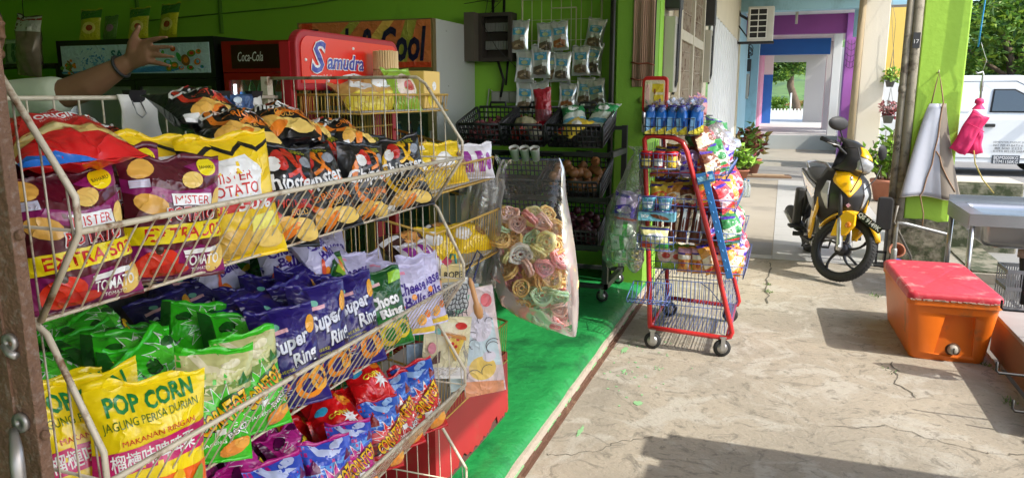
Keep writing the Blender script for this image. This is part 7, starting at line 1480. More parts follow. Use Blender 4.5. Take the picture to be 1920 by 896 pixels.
# leg shield
def shield(z, t):
    zz = [(.40, -.235, .11), (.50, -.16, .175), (.60, -.10, .22), (.70, -.085, .232), (.80, -.12, .205), (.90, -.19, .13)]
    for a, b in zip(zz, zz[1:]):
        if a[0] <= z <= b[0] + 1e-6: f = (z - a[0]) / (b[0] - a[0]); x = a[1] + (b[1] - a[1]) * f; w_ = a[2] + (b[2] - a[2]) * f; break
    return V((x - .20 * abs(t) ** 2 - .012 * abs(math.sin(3 * t)), w_ * t, z))
lsh = patch(shield, zr(.40, .90, 16), lambda z: (-1, 1), blk, 'leg_shield', mb, 0, 16, False, .02)
patch(shield, zr(.69, .885), lambda z: (-max(.03, min(.6, (z - .69) * 5)), max(.03, min(.6, (z - .69) * 5))), yel_, 'yellow_centre', lsh, .008)
for s_ in (-1, 1):
    l_ = patch(shield, zr(.575, .80), lambda z, s_=s_: ((s_ * (.60 + .15 * (z - .575)), s_ * (.64 + 1.6 * (z - .575) if z < .69 else .83 - .9 * (z - .69)))), lens, 'turn_lens', lsh, .009); patch(shield, zr(.62, .70), lambda z, s_=s_: (s_ * .66, s_ * .70), amber, 'turn_bulb', l_, -.002)
G().ball((-.098, 0, .84), (.012, .014, .02), 0, 12).build('cap_emblem', chrome, lsh); G().prism([(-.02, .625), (.0, .605), (.02, .625), (.0, .645)], -.09, -.075, 'x').build('emblem', chrome, lsh)
for s_ in (-1, 1):
    g = G(); pts = [(-.25, .66), (-.33, .70), (-.40, .64), (-.42, .50), (-.46, .34), (-.40, .27), (-.36, .36), (-.33, .47), (-.27, .55)]
    g.prism(pts, s_ * .178, s_ * .205, 'y'); w = bp(g, 'side_wing', yel_, None, False, .01); g = G(); g.prism([(-.30, .62), (-.37, .64), (-.40, .53), (-.34, .52)], s_ * .2055, s_ * .209, 'y'); g.build('graphic', blk, w)
# frame, engine, tunnel
g = G(); g.tube([(-.24, 0, .84), (-.40, 0, .58), (-.60, 0, .50), (-.85, 0, .55), (-1.3, 0, .70)], [.04, .07, .08, .08, .05], 0, 12); bp(g, 'centre_tunnel', blk)
g = G(); g.bx((-.88, -.10, .24), (-.60, .10, .44)); g.tube([(-.62, 0, .36), (-.44, 0, .40)], [.075, .068], 0, 14); e_ = bp(g, 'engine', mat('engine_metal', (.16, .16, .165), .45, .7, var=.2, scale=12), None, False, .02)
g = G()
for k in range(6): g.lathe([(.05, 0), (.085, 0), (.085, .006), (.05, .006)], 0, 14, T(-.60 + .024 * k, 0, .365) @ RY(83))
for s_ in (-1, 1): g.lathe([(.001, .10), (.075, .10), (.085, .115), (.06, .135), (.001, .137)], 0, 20, T(-.76, 0, .34) @ RX(90 * s_))
g.build('cooling_fins', alu, e_)
g = G(); g.tube([(-.45, -.06, .36), (-.42, -.10, .28), (-.55, -.14, .20), (-.85, -.16, .21), (-1.0, -.16, .26)], .018, 0, 10); ex = bp(g, 'exhaust', mblk); g = G(); g.tube([(-.96, -.165, .26), (-1.0, -.17, .28), (-1.36, -.19, .38), (-1.40, -.19, .39)], [.03, .048, .052, .035], 0, 16); g.build('muffler', mblk, ex); g = G(); g.tube([(-1.05, -.215, .30), (-1.3, -.235, .37)], [.03, .03], 0, 10, flat=.35); g.build('heat_guard', alu, ex)
# seat and tail
rows = []
for x, z, w_, h_ in ((-.56, .70, .06, .03), (-.62, .745, .10, .05), (-.80, .765, .125, .06), (-1.0, .79, .13, .065), (-1.2, .815, .115, .06), (-1.32, .82, .07, .04)): rows.append([(x, w_ * math.cos(a), z - .03 + h_ * (math.sin(a) if math.sin(a) > 0 else .6 * math.sin(a))) for a in [2 * pi * i / 20 for i in range(20)]])
g = G(); g.surf(rows, 0, True); g.add(rows[0], [tuple(range(20))]); g.add(rows[-1], [tuple(range(20))]); bp(g, 'seat', mat('seat_vinyl', (.018, .018, .02), .5, var=.15, bump=.15, bscale=80))
for s_ in (-1, 1): g = G(); g.prism([(-.56, .66), (-.62, .70), (-1.0, .735), (-1.4, .80), (-1.44, .77), (-1.2, .64), (-.92, .52), (-.7, .46), (-.58, .52)], s_ * .09, s_ * .125, 'y'); w = bp(g, 'tail_panel', blk, None, False, .012); g = G(); g.prism([(-.62, .66), (-1.0, .705), (-1.34, .77), (-1.1, .65), (-.8, .58)], s_ * .1255, s_ * .129, 'y'); g.build('graphic', yel_, w)
g = G(); g.tube([(-1.2, .1, .82), (-1.36, .09, .86), (-1.44, 0, .87), (-1.36, -.09, .86), (-1.2, -.1, .82)], .012, 0, 8); bp(g, 'grab_rail', alu); g = G(); g.bx((-1.47, -.06, .72), (-1.40, .06, .79)); bp(g, 'tail_lamp', paint(160, 20, 20, .2), None, False, .01)
g = G(); rows = [[((RW + .05) * math.cos(a) - 1.24, u * .06, RW + (RW + .05 - .02 * abs(u)) * math.sin(a)) for u in (-1, -.5, 0, .5, 1)] for a in [R(60 + 12 * i) for i in range(9)]]; g.surf(rows); o = bp(g, 'rear_mudguard', mblk, fix=False); o.modifiers.new('depth', 'SOLIDIFY').thickness = .005
for s_ in (-1, 1):
    g = G(); g.tube([(-.82, s_ * .09, .30), (-1.24, s_ * .095, RW)], [.022, .018], 0, 8); g.tube([(-1.16, s_ * .11, .36), (-1.06, s_ * .11, .66)], .022, 0, 10); bp(g, 'swing_arm', mblk)
    g = G(); g.tube([(-.62, s_ * .08, .27), (-.62, s_ * .27, .27)], .012, 0, 8); o = bp(g, 'footrest', alu); g = G(); g.tube([(-.62, s_ * .20, .27), (-.62, s_ * .29, .27)], .02, 0, 10); g.build('rubber', rubber, o)
    g = G(); g.tube([(-.92, s_ * .12, .42), (-.94, s_ * .24, .41)], .013, 0, 8); bp(g, 'pillion_peg', rubber)
g = G(); g.bx((-.80, -.28, .34), (-.70, -.21, .67)); o = bp(g, 'side_guard', mblk, None, False, .02); g = G()
g.bx((-.80, -.31, .31), (-.66, -.19, .33)); g.build('ribbed_step', rubber, o)
g = G(); g.tube([(-.75, .1, .24), (-.72, .2, .12), (-.66, .30, .02)], .011, 0, 8); g.bx((-.69, .27, .004), (-.63, .33, .014)); bp(g, 'side_stand', mblk); g = G(); g.tube([(-.85, -.1, .2), (-.98, -.12, .10), (-.98, .12, .10), (-.85, .1, .2)], .011, 0, 8); bp(g, 'centre_stand', mblk)
g = G(); g.tube([(-.55, -.12, .25), (-.4, -.17, .22), (-.36, -.19, .25)], .01, 0, 8); bp(g, 'brake_pedal', alu)
# black stool standing between motorcycle and drainpipe
bs = thing('black_stool', 'narrow black post stool standing between the motorcycle and drainpipes', 'stool', T(.955, 7.75, .0)); g = G(); g.prism(rounded(.13, .31, .03, 4, 0, .50), -.03, .03, 'y'); g.build('back_pad', mblk, bs, bevel=.008); g = G()
for x in (-.045, .03): g.bx((x, -.015, 0), (x + .018, .015, .36))
g.bx((-.05, -.015, .12), (.05, .015, .14)); g.bx((-.06, -.09, 0), (.06, .09, .012)); g.build('leg', mblk, bs)
# ================================================================ COOLER, SINK, APRON AND SMALL THINGS ON THE RIGHT
org = mat('orange_plastic', srgb(218, 108, 26), .42, var=.10, scale=3, stain=(.36, .13, .035), samt=.38, sscale=5, sdet=9, bump=.08, bscale=20)
cb = thing('cooler_box', 'big orange cooler box with a worn red cushioned lid', 'cooler box', T(1.02, 5.42, 0) @ RZ(2))
def cool_rows(w0, d0, w1, d1, zs):
    rows = []
    for k, z in enumerate(zs):
        f = (z - zs[0]) / (zs[-1] - zs[0]); rows.append([(x, y, z) for x, y in rounded(w0 + (w1 - w0) * f, d0 + (d1 - d0) * f, .05, 6)])
    return rows
# front face carries a recessed trapezoid: body is built with that opening
W0, W1, D0, D1, HH = .415, .50, .86, .96, .375
g = G(); rows = cool_rows(W0, D0, W1, D1, [.012 + HH * i / 10 for i in range(11)]); g.surf(rows, 0, True); rows0 = [(x * .96, y * .98, .0) for x, y, z in rows[0]]; g.surf([rows0, rows[0]], 0, True); g.add(rows0, [tuple(range(len(rows0)))])
body = g.build('body', org, cb)
def fy(z): return -(D0 + (D1 - D0) * ((z - .012) / HH)) / 2
rec = [(-.085, .045), (.135, .045), (.12, .30), (-.045, .30)]
g = G()
n_ = 8   # cut a real recess with a boolean block
g.add([(x, fy(z) - .05, z) for x, z in rec] + [(x * .94 + .003, fy(z) + .045 * ((z - .03) / .27), z) for x, z in rec], [(0, 1, 2, 3), (7, 6, 5, 4), (0, 4, 5, 1), (1, 5, 6, 2), (2, 6, 7, 3), (3, 7, 4, 0)])
bm_ = bmesh.new(); cut = g.build('cutter', org)
md = body.modifiers.new('recess', 'BOOLEAN'); md.operation = 'DIFFERENCE'; md.object = cut; md.solver = 'EXACT'
cut.parent = cb; cut.matrix_local = Matrix()
bpy.context.view_layer.update(); dg = bpy.context.evaluated_depsgraph_get(); me = bpy.data.meshes.new_from_object(body.evaluated_get(dg)); body.modifiers.clear(); body.data = me; bpy.data.objects.remove(cut)
g = G(); rim = [(x, y, z) for z in (.352, .3875) for x, y in rounded(W1 + .012, D1 + .012, .052, 6)]; n_ = len(rim) // 2; g.add(rim, [(i, (i + 1) % n_, n_ + (i + 1) % n_, n_ + i) for i in range(n_)] + [tuple(range(n_)), tuple(range(n_, 2 * n_))]); g.build('rim_band', org, cb, bevel=.004)
redv = mat('worn_red_vinyl', (.50, .03, .05), .5, var=.2, scale=4, bump=.4, bscale=22, stain=(.6, .32, .28), samt=.38, sscale=6, sdet=9)
g = G(); rows = []
for k, (e, z) in enumerate(((0.014, .388), (.018, .40), (.016, .418), (.0, .43), (-.03, .436))): rows.append([(x, y, z + .005 * noise.noise((x * 9, y * 9, k))) for x, y in rounded(W1 + e, D1 + e, .05, 6)])
g.surf(rows, 0, True); top = []
n_ = len(rows[-1]); cx0 = [(0, 0, .431)]
for f in (.8, .55, .3): top.append([(x * f, y * f, z - .010 * (1 - f) + .009 * noise.noise((x * f * 6, y * f * 6, 3))) for x, y, z in rows[-1]])
g.surf([rows[-1]] + top, 0, True); o_ = len(g.v); g.v.append(V((0, 0, .422))); k0 = o_ - n_
for i in range(n_): g.f.append([k0 + i, k0 + (i + 1) % n_, o_]); g.m.append(0); g.s.append(True)
lid = g.build('cushioned_lid', redv, cb, fix=False); sub = lid.modifiers.new('soft', 'SUBSURF'); sub.levels = 1; sub.render_levels = 1
g = G()
for pts in ([(-.13, -.1), (-.11, -.16), (-.14, -.2), (-.12, -.26), (-.10, -.25), (-.115, -.19), (-.09, -.15), (-.10, -.09)], [(.1, -.18), (.16, -.2), (.18, -.16), (.13, -.14)], [(-.0, .3), (.05, .28), (.12, .33), (.03, .34)]): pass
g = G(); q = random.Random(5)
for k in range(60):
    x = q.uniform(-.24, .24); g.box((x, -(D1 + .014) / 2 - .002, .389 + q.uniform(-.002, .005)), (q.uniform(.006, .03), .004, q.uniform(.002, .006)))
g.build('torn_edge', mat('torn_lining', (.5, .36, .28), .9, var=.3, scale=30), lid)
zp = .078; g = G(); g.lathe([(.001, .024), (.021, .024), (.026, .016), (.026, 0), (.03, -.002)], 0, 24, T(.025, fy(zp) + .004, zp) @ RX(90)); g.box((0, -.026, 0), (.006, .006, .036), 1, T(.025, fy(zp) + .004, zp)); g.build('drain_plug', [mat('grey_plug', (.4, .38, .33), .5, var=.2, scale=40), paint(70, 60, 50)], cb)
g = G(); g.lathe([(.024, .0025), (.042, .001)], 0, 22, T(.025, fy(zp) + .008, zp) @ RX(90)); g.build('grime_ring', mat('grime', (.10, .05, .025), .9, var=.3, scale=40), cb)

# stainless sink bench
ss = mat('stainless', (.4, .41, .42), .28, .9, var=.1, scale=6, bump=.05, bscale=60)
sk_ = thing('steel_sink', 'stainless steel sink bench on tube legs beside the green column', 'sink', T(1.37, 6.4, -.09))
w_, d_, z_ = 1.1, .80, .81
g = G(); ox0, ox1, oy0, oy1 = .10, .95, .09, .70
g.bx((0, 0, z_ - .02), (w_, oy0, z_)); g.bx((0, oy1, z_ - .02), (w_, d_, z_)); g.bx((0, oy0, z_ - .02), (ox0, oy1, z_)); g.bx((ox1, oy0, z_ - .02), (w_, oy1, z_)); g.bx((0, -.002, z_ - .09), (w_, .018, z_ - .0202)); g.bx((0, d_ - .018, z_ - .09), (w_, d_ + .002, z_ - .0202)); g.bx((-.002, .018, z_ - .12), (.018, d_ - .018, z_ - .0202)); g.bx((w_ - .018, .018, z_ - .12), (w_ + .002, d_ - .018, z_ - .0202)); g.bx((0, d_ - .02, z_ + .0), (w_, d_, z_ + .05)); g.build('bench_top', ss, sk_)
g = G(); rows = []
for k, (e, z) in enumerate(((0, z_ - .003), (.01, z_ - .05), (.02, z_ - .22), (.05, z_ - .26), (.10, z_ - .275))): rows.append([(x, y, z) for x, y in rounded(ox1 - ox0 - 2 * e + .004, oy1 - oy0 - 2 * e + .004, .06, 6, (ox0 + ox1) / 2, (oy0 + oy1) / 2)])
g.surf(rows, 0, True); g.add(rows[-1], [tuple(range(len(rows[-1])))]); o = g.build('basin', ss, sk_); o.modifiers.new('depth', 'SOLIDIFY').thickness = .004
for x in (.03, w_ - .03):
    for y in (.03, d_ - .03): g = G(); g.tube([(x, y, 0), (x, y, z_ - .06)], .02, 0, 12); g.build('leg', ss, sk_)
g = G(); g.tube([(.5, .4, z_ - .27), (.5, .4, z_ - .40), (.5, .38, z_ - .5), (.52, .36, .06)], [.045, .04, .03, .03], 0, 12); g.build('waste_pipe', mblk, sk_); g = G(); g.tube([(.5, .4, z_ - .30), (.5, .4, z_ - .38)], .055, 0, 14); g.build('trap_collar', mat('pinkish_plastic', (.4, .3, .27), .5, var=.2), sk_)
gb = thing('grey_basket', 'grey slatted plastic basket on the ground under the sink', 'basket', T(1.75, 6.75, -.09)); g = G()
for i in range(26): x = .017 * i; g.bx((x, 0, .03), (x + .008, .006, .30)); g.bx((x, .3, .03), (x + .008, .306, .30))
for y in (0, .3):
    for z in (0.0, .16, .30): g.bx((0, y - .002, z), (.44, y + .008, z + .03))
for x in (0, .43):
    for z in (0, .16, .3): g.bx((x, .008, z), (x + .01, .298, z + .03))
g.bx((.01, .008, .002), (.43, .298, .01)); g.build('slats', mat('grey_plastic', (.36, .36, .36), .6, var=.15), gb)
rt = thing('refuse_tub', 'dark grey plastic tub beside the basket under the sink', 'tub', T(2.12, 6.05, -.09)); G().lathe([(.09, 0), (.13, .42), (.14, .42), (.14, .44), (.12, .44), (.085, .02), (.001, .02)], 0, 20).build('wall', mblk, rt)
g = G(); g.bx((1.70, 8.9, -.1), (2.36, 9.5, .70)); cbk = tag(g.build('concrete_block', dirty, bevel=.02), 'large concrete block behind the sink, pale on top', 'block'); g = G(); g.bx((1.705, 8.905, .70), (2.355, 9.495, .715)); g.build('pale_top', mat('pale_screed', (.5, .45, .36), .8, var=.1), cbk, bevel=.006)
# galvanised rail and tap pipe in front of the column foot
gz = mat('galvanised', (.4, .41, .4), .45, .7, var=.2, scale=14, stain=(.25, .2, .14), samt=.35, sscale=20)
gr_ = thing('water_pipe', 'galvanised water pipe bent in front of the column foot', 'pipe', T(0, 0, 0)); g = G(); g.tube([(1.04, 7.55, 0), (1.04, 7.55, .40), (1.05, 7.55, .45), (1.12, 7.56, .44), (1.45, 7.6, .36), (1.5, 7.6, .35)], .017, 0, 10); g.build('tube', gz, gr_); g = G(); g.lathe([(.022, .10), (.026, .11), (.026, .20), (.022, .21)], 0, 12, T(1.04, 7.55, 0)); g.lathe([(.026, .0), (.022, .03)], 0, 12, T(1.04, 7.55, 0)); g.build('coupling', gz, gr_)
g = G(); g.tube([(1.04, 7.6, .6), (1.02, 7.6, .45), (1.1, 7.62, .3), (1.2, 7.66, .12), (1.22, 7.7, .0)], .012, 0, 8); tag(g.build('grey_hose', paint(110, 105, 95)), 'grey hose curling down behind the galvanised pipe', 'hose')
fpot = thing('broken_pot', 'tipped orange clay pot on the ground between stool and pipe', 'pot', T(1.09, 7.84, .10) @ RX(60)); G().lathe([(.04, 0), (.07, .1), (.075, .12), (.06, .12), (.035, .01), (.001, .01)], 0, 16).build('wall', terr, fpot)
g = G(); rows = [[(1.08 + .06 * math.sin(pi * j / 6) * math.cos(a) * (1 + .2 * math.sin(3 * a)), 7.62 + .05 * math.sin(pi * j / 6) * math.sin(a), .052 - .05 * math.cos(pi * j / 6)) for a in [2 * pi * i / 14 for i in range(14)]] for j in range(7)]; g.surf(rows, 0, True); tag(g.build('blue_plastic_bag', pk(40, 90, 190), fix=False), 'crumpled blue plastic bag on the ground by the pipe', 'bag')
# apron
ap = thing('hung_apron', 'silver grey apron with a tan side hanging by its strap on the green column', 'apron', T(0, 0, 0)); g = G(); rows = []
for j in range(21):
    t = j / 20; z = 1.52 - .87 * t; xl = 1.265 - .185 * t ** .8; xr = 1.405 + .205 * t ** 1.2; row = []
    for i in range(25):
        u = i / 24; x = xl + (xr - xl) * u; y = 7.925 - .10 * t * (1 - abs(u - .45) * 1.2) - .035 * t * math.sin(u * 9 + 1) - .02 * math.sin(u * 4 + t * 2); zz = z + .02 * math.sin(u * 5) * t - (.05 * (u - .85) * 6 * t if u > .85 else 0) * .2
        row.append((x, min(y, 7.942), zz))
    rows.append(row)
def onap(u, t, off=.008): r_ = rows[min(20, int(t * 20))][min(24, int(u * 24))]; return (r_[0], r_[1] - off, r_[2])
for r0, r1 in zip(rows, rows[1:]):
    for i in range(24): g.add([r0[i], r0[i + 1], r1[i + 1], r1[i]], [(0, 1, 2, 3)], 0 if i < 16 else 1, True)
o = g.build('cloth', [mat('silver_cloth', (.44, .46, .52), .45, .2, var=.1, scale=5, bump=.15, bscale=18, stain=(.36, .35, .34), samt=.3, sscale=6), mat('tan_cloth', (.19, .16, .125), .7, var=.12, scale=5, bump=.15, bscale=18, stain=(.14, .11, .085), samt=.36, sscale=5)], ap)
bm_ = bmesh.new(); bm_.from_mesh(o.data); bmesh.ops.remove_doubles(bm_, verts=bm_.verts, dist=.0004); bmesh.ops.recalc_face_normals(bm_, faces=bm_.faces); bm_.to_mesh(o.data); bm_.free(); o.modifiers.new('depth', 'SOLIDIFY').thickness = .003
stp = mat('brown_strap', (.33, .2, .12), .8, var=.2); g = G(); g.tube([(1.28, 7.92, 1.52), (1.30, 7.92, 1.68), (1.315, 7.91, 1.80), (1.345, 7.92, 1.68), (1.375, 7.90, 1.52)] + [onap(.78 - .42 * t, t) for t in (.05, .2, .35, .5, .65, .8, .95, 1)] + [(1.30, 7.86, .5), (1.305, 7.88, .36)], .006, 0, 6); g.tube([onap(.6 + .34 * t, .5 + .42 * t) for t in (0, .2, .4, .6, .8, 1)], .006, 0, 6); g.build('neck_strap', stp, ap); g = G(); g.tube([(1.31, 7.955, 1.80), (1.31, 7.90, 1.80), (1.31, 7.895, 1.82)], .006, 0, 8); g.tube([rows[-1][i] for i in range(25)], .004, 0, 6); g.build('hook_and_hem', mat('pale_trim', (.5, .44, .34), .7, var=.1), ap)
# pink bag on a wire hanger, blue rope above
pkm = mat('pink_cloth', (.68, .02, .13), .6, var=.12, scale=6, bump=.2, bscale=14); pb = thing('pink_bag', 'bright pink cloth bag hanging from a metal hook rod in front of the van', 'bag', T(1.62, 7.9, 0))
def pouch(corners, y0, th, seed, nm):
    A, B, C_, D = [V((x, 0, z)) for x, z in corners]; g = G()
    for sd in (-1, 1):
        rows = []
        for j in range(17):
            v = j / 16; row = []
            for i in range(15):
                u = i / 14; p = A.lerp(B, u).lerp(D.lerp(C_, u), v); k = (math.sin(pi * u) * math.sin(pi * v)) ** .4 if 0 < u < 1 and 0 < v < 1 else 0
                nz_ = noise.noise((u * 3 + seed, v * 2.2, sd)) * .55 + noise.noise((u * 7 + v * 5, v * 4 - u * 5 + seed, sd * 3)) * .3
                row.append((p.x + .006 * math.sin(v * 9 + seed), y0 + sd * th * k * (1 + nz_) - .012 * math.sin(v * 5 + u * 3), p.z + .006 * math.sin(u * 8)))
            rows.append(row)
        g.surf(rows if sd == 1 else [r[::-1] for r in rows])
    return g.build(nm, pkm, pb, fix=False)
pouch(((-.015, 1.47), (.125, 1.39), (-.03, 1.05), (-.16, 1.115)), -.03, .035, 1, 'front_pouch'); pouch(((.02, 1.42), (.105, 1.30), (.115, 1.07), (-.03, 1.06)), .035, .025, 5, 'back_flap')
g = G(); g.tube([(-.05, -.075, 1.345), (.03, -.08, 1.31), (.09, -.07, 1.27)], .004, 0, 6); g.tube([(-.02, -.06, 1.45), (.05, -.07, 1.42), (.11, -.06, 1.37)], .003, 0, 6); g.build('seam', pkm, pb)
g = G(); rows = [[(.04 + r_ * math.cos(a) * (1 + .3 * math.sin(4 * a)), r_ * .6 * math.sin(a), z) for a in [2 * pi * i / 14 for i in range(14)]] for z, r_ in ((1.47, .05), (1.50, .03), (1.515, .02), (1.53, .035), (1.56, .03), (1.57, .012))]; g.surf(rows, 0, True); g.build('knot', pkm, pb, fix=False)
wr = thing('hanger_rod', 'bent silver hanger rod holding the pink bag', 'hanger', T(1.62, 7.9, 0)); g = G(); g.tube([(.045, 0, 1.50), (.045, 0, 1.78), (.04, 0, 1.80), (.0, 0, 1.785), (-.015, 0, 1.80)], .010, 0, 8); g.build('rod', gz, wr); g = G(); g.tube([(.035, 0, 1.80), (.06, 0, 1.9), (.02, 0, 2.0), (.0, 0, 2.06)], .003, 0, 5); g.build('wire', gz, wr)
g = G(); g.tube([(1.60, 7.9, 2.02), (1.605, 7.9, 2.2), (1.615, 7.9, 2.5), (1.63, 7.9, 3.4)], .015, 0, 8, flat=.5); tag(g.build('blue_rope', mat('blue_strap', (.03, .30, .62), .5, var=.1)), 'bright blue strap hanging from the canopy edge above the hanger rod', 'strap')
g = G(); g.tube([(1.66, 7.9, 1.10), (1.68, 7.88, .98), (1.75, 7.86, .84), (1.85, 7.86, .72)], .012, 0, 6, flat=.4); tag(g.build('yellow_strap', mat('yellow_strap', (.55, .42, .12), .6, var=.15)), 'yellow strap dangling below the pink bag', 'strap')
# bench and hook stand at the right edge
bn = thing('low_bench', 'low brown plank bench along the drain right of the cooler box', 'bench', T(0, 0, 0)); brn = mat('brown_plank', (.26, .13, .07), .7, var=.25, scale=6, stretch=(1, .15, 1), bump=.2, stain=(.14, .09, .06), samt=.35); g = G(); g.bx((1.335, 3.9, -.0), (1.375, 5.32, .235)); g.build('front_board', brn, bn, bevel=.003); g = G(); g.bx((1.325, 3.9, .238), (1.95, 5.34, .262)); g.build('top_board', mat('grey_plank', (.30, .27, .25), .7, var=.2, scale=6), bn, bevel=.003)
for y in (3.95, 5.22): G().bx((1.38, y, -.09), (1.9, y + .06, .236)).build('leg', brn, bn)
hk = thing('hook_stand', 'black display stand at the right edge with upturned hooks', 'stand', T(0, 0, 0)); g = G()
for y in (3.75, 4.85): g.bx((1.62, y, .262 if y > 3.9 else -.09), (1.65, y + .03, .47))
for z in (.09, .42): g.bx((1.625, 3.75, z), (1.645, 4.88, z + .02))
g.build('frame', mblk, hk); 
for y, z, x0 in ((4.05, .27, 1.055), (3.97, .115, 1.12), (4.72, .42, 1.215)):
    g = G(); g.tube([(x0, y, z + .055), (x0, y, z + .012), (x0 + .012, y, z), (1.635, y, z - .0)], .0065, 0, 8); g.bx((1.63, y - .01, z - .01), (1.64, y + .01, max(z + .02, .41)), 0); g.build('hook', mblk, hk)
hb2 = thing('hanging_bag', 'clear bag of red fruit hanging off the hook stand at the right edge', 'bag', T(1.40, 4.62, .36)); g = G(); rows = [[(.10 * f * math.cos(a) * (1 + .12 * math.sin(a * 5 + k)), .09 * f * math.sin(a), .42 - .42 * k / 12) for a in [2 * pi * i / 18 for i in range(18)]] for k, f in enumerate((.15, .3, .5, .75, .9, 1, 1, 1, 1, .95, .85, .65, .3))]; g.surf(rows, 0, True); g.build('plastic_film', film('clear_sleeve'), hb2, fix=False); g = G(); q = random.Random(3)
for k in range(16): g.ball((q.uniform(-.05, .05), q.uniform(-.05, .05), q.uniform(.06, .26)), (.034, .034, .032), 0, 10)
g.build('red_fruit', mat('red_fruit', (.35, .02, .02), .35, var=.2), hb2)
cabi = thing('shadow_caster_cabinet', 'tall wooden stall cabinet at the kerb whose shadow lies across the walkway', 'cabinet', T(0, 0, 0)); g = G(); g.bx((1.34, 1.2, 0), (2.5, 2.98, 1.68)); g.build('carcass', brn, cabi, bevel=.01); g = G(); g.bx((1.30, 1.16, 1.683), (2.54, 3.0, 1.72)); g.bx((1.327, 1.3, .1), (1.338, 2.0, 1.6)); g.bx((1.327, 2.1, .1), (1.338, 2.9, 1.6)); g.build('doors_and_top', mat('grey_plank', (0, 0, 0)), cabi)  # out of view, added only to throw the foreground shadow
for i, (y, z) in enumerate(((2.82, 0), (2.55, 0))): o = thing('shadow_step_carton', ['small carton on top of the stall cabinet near its end', 'second carton on top of the stall cabinet'][i], 'box', T(1.32, y - .1, 1.72)); G().bx((0, 0, 0), (.3, .2, .12 - .05 * i)).build('carton', mat('cardboard', (.36, .24, .13), .8, var=.15), o, bevel=.003)  # cartons added out of view to step the edge of that shadow

# ================================================================ THE SHOPKEEPER'S REACHING ARM
def skin_mesh(nodes, edges, name):
    """limb volumes along the joints, to be fused into one surface"""
    g = G()
    for i, j in edges:
        (p, r), (q_, t) = nodes[i], nodes[j]; p, q_ = V(p), V(q_); f3 = lambda r: (r, r, r) if not isinstance(r, tuple) else (r if len(r) == 3 else (r[0], r[1], min(r))); r, t = f3(r), f3(t)
        n_ = max(3, int((q_ - p).length / .012))
        for k in range(n_ + 1):
            f = k / n_; c = p.lerp(q_, f); g.ball(c, tuple(r[m] + (t[m] - r[m]) * f for m in range(3)), 0, 12)
    return g.mesh(name, [])
def fuse(meshes, name, vox, it):
    bm_ = bmesh.new()
    for m_ in meshes:
        b2 = bmesh.new(); b2.from_mesh(m_); bmesh.ops.recalc_face_normals(b2, faces=b2.faces); b2.to_mesh(m_); b2.free(); bm_.from_mesh(m_)
    me = bpy.data.meshes.new(name); bm_.to_mesh(me); bm_.free(); o = bpy.data.objects.new(name, me); COL.objects.link(o); rm = o.modifiers.new('one_skin', 'REMESH'); rm.mode = 'VOXEL'; rm.voxel_size = vox; sm_ = o.modifiers.new('soften', 'SMOOTH'); sm_.factor = .5; sm_.iterations = it
    bpy.context.view_layer.update(); me2 = bpy.data.meshes.new_from_object(o.evaluated_get(bpy.context.evaluated_depsgraph_get())); o.modifiers.clear(); me2.materials.clear()
    bm_ = bmesh.new(); bm_.from_mesh(me2); left = set(bm_.verts); best = set()
    while left:
        st_ = [left.pop()]; isl = set(st_)
        while st_:
            for e_ in st_.pop().link_edges:
                for v_ in e_.verts:
                    if v_ in left: left.discard(v_); isl.add(v_); st_.append(v_)
        if len(isl) > len(best): best = isl
    bmesh.ops.delete(bm_, geom=[v_ for v_ in bm_.verts if v_ not in best], context='VERTS'); bm_.to_mesh(me2); bm_.free()
    for p_ in me2.polygons: p_.use_smooth = True
    o.data = me2; return o
PX, PY = -3.03, 2.12
nodes = []; edges = []
def nd(p, r, par=None):
    nodes.append((p, r)); i = len(nodes) - 1
    if par is not None: edges.append((par, i))
    return i
pel = nd((PX, PY, 1.02), (.13, .15)); sp = nd((PX + .01, PY, 1.22), (.115, .14), pel); chst = nd((PX + .02, PY, 1.46), (.115, .155), sp); nk0 = nd((PX + .02, PY, 1.60), (.07, .08), chst); nk = nd((PX + .05, PY, 1.69), .055, nk0)
hd0 = nd((PX + .07, PY, 1.76), (.07, .065), nk)
for s_ in (-1, 1):
    hip = nd((PX, PY + s_ * .10, .93), .095, pel); kn = nd((PX + .03, PY + s_ * .12, .58), .062, hip); an = nd((PX, PY + s_ * .12, .22), .042, kn); hl_ = nd((PX - .02, PY + s_ * .12, .165), .04, an); to = nd((PX + .16, PY + s_ * .14, .15), .032, an)
shR = nd((PX + .09, PY - .17, 1.56), .068, chst); up = nd((-2.60, 1.93, 1.575), .058, shR); el = nd((-2.33, 1.95, 1.605), .05, up); fm = nd((-2.24, 1.97, 1.635), .05, el); wrn = nd((-2.10, 2.0, 1.705), .029, fm)
shL = nd((PX, PY + .18, 1.50), .068, chst); eL = nd((PX + .02, PY + .28, 1.24), .046, shL); wL = nd((PX + .12, PY + .24, 1.02), .03, eL); hL = nd((PX + .17, PY + .22, .94), (.03, .04), wL)
bodym = skin_mesh(nodes, edges, 'body')
hand = []
def finger(pts, rs):
    n2 = [(p, r) for p, r in zip(pts, rs)]; return skin_mesh(n2, [(i, i + 1) for i in range(len(n2) - 1)], 'finger')
W = V((-2.10, 2.0, 1.705)); K = V((.80, 0, .6)).normalized()
meshes = [bodym]
meshes.append(finger([W, W + V((.03, 0, .015)), W + V((.062, 0, .026)), W + V((.088, 0, .034))], [(.026, .021, .029), (.024, .019, .036), (.022, .017, .041), (.016, .014, .040)]))
base = W + V((.088, 0, .034))
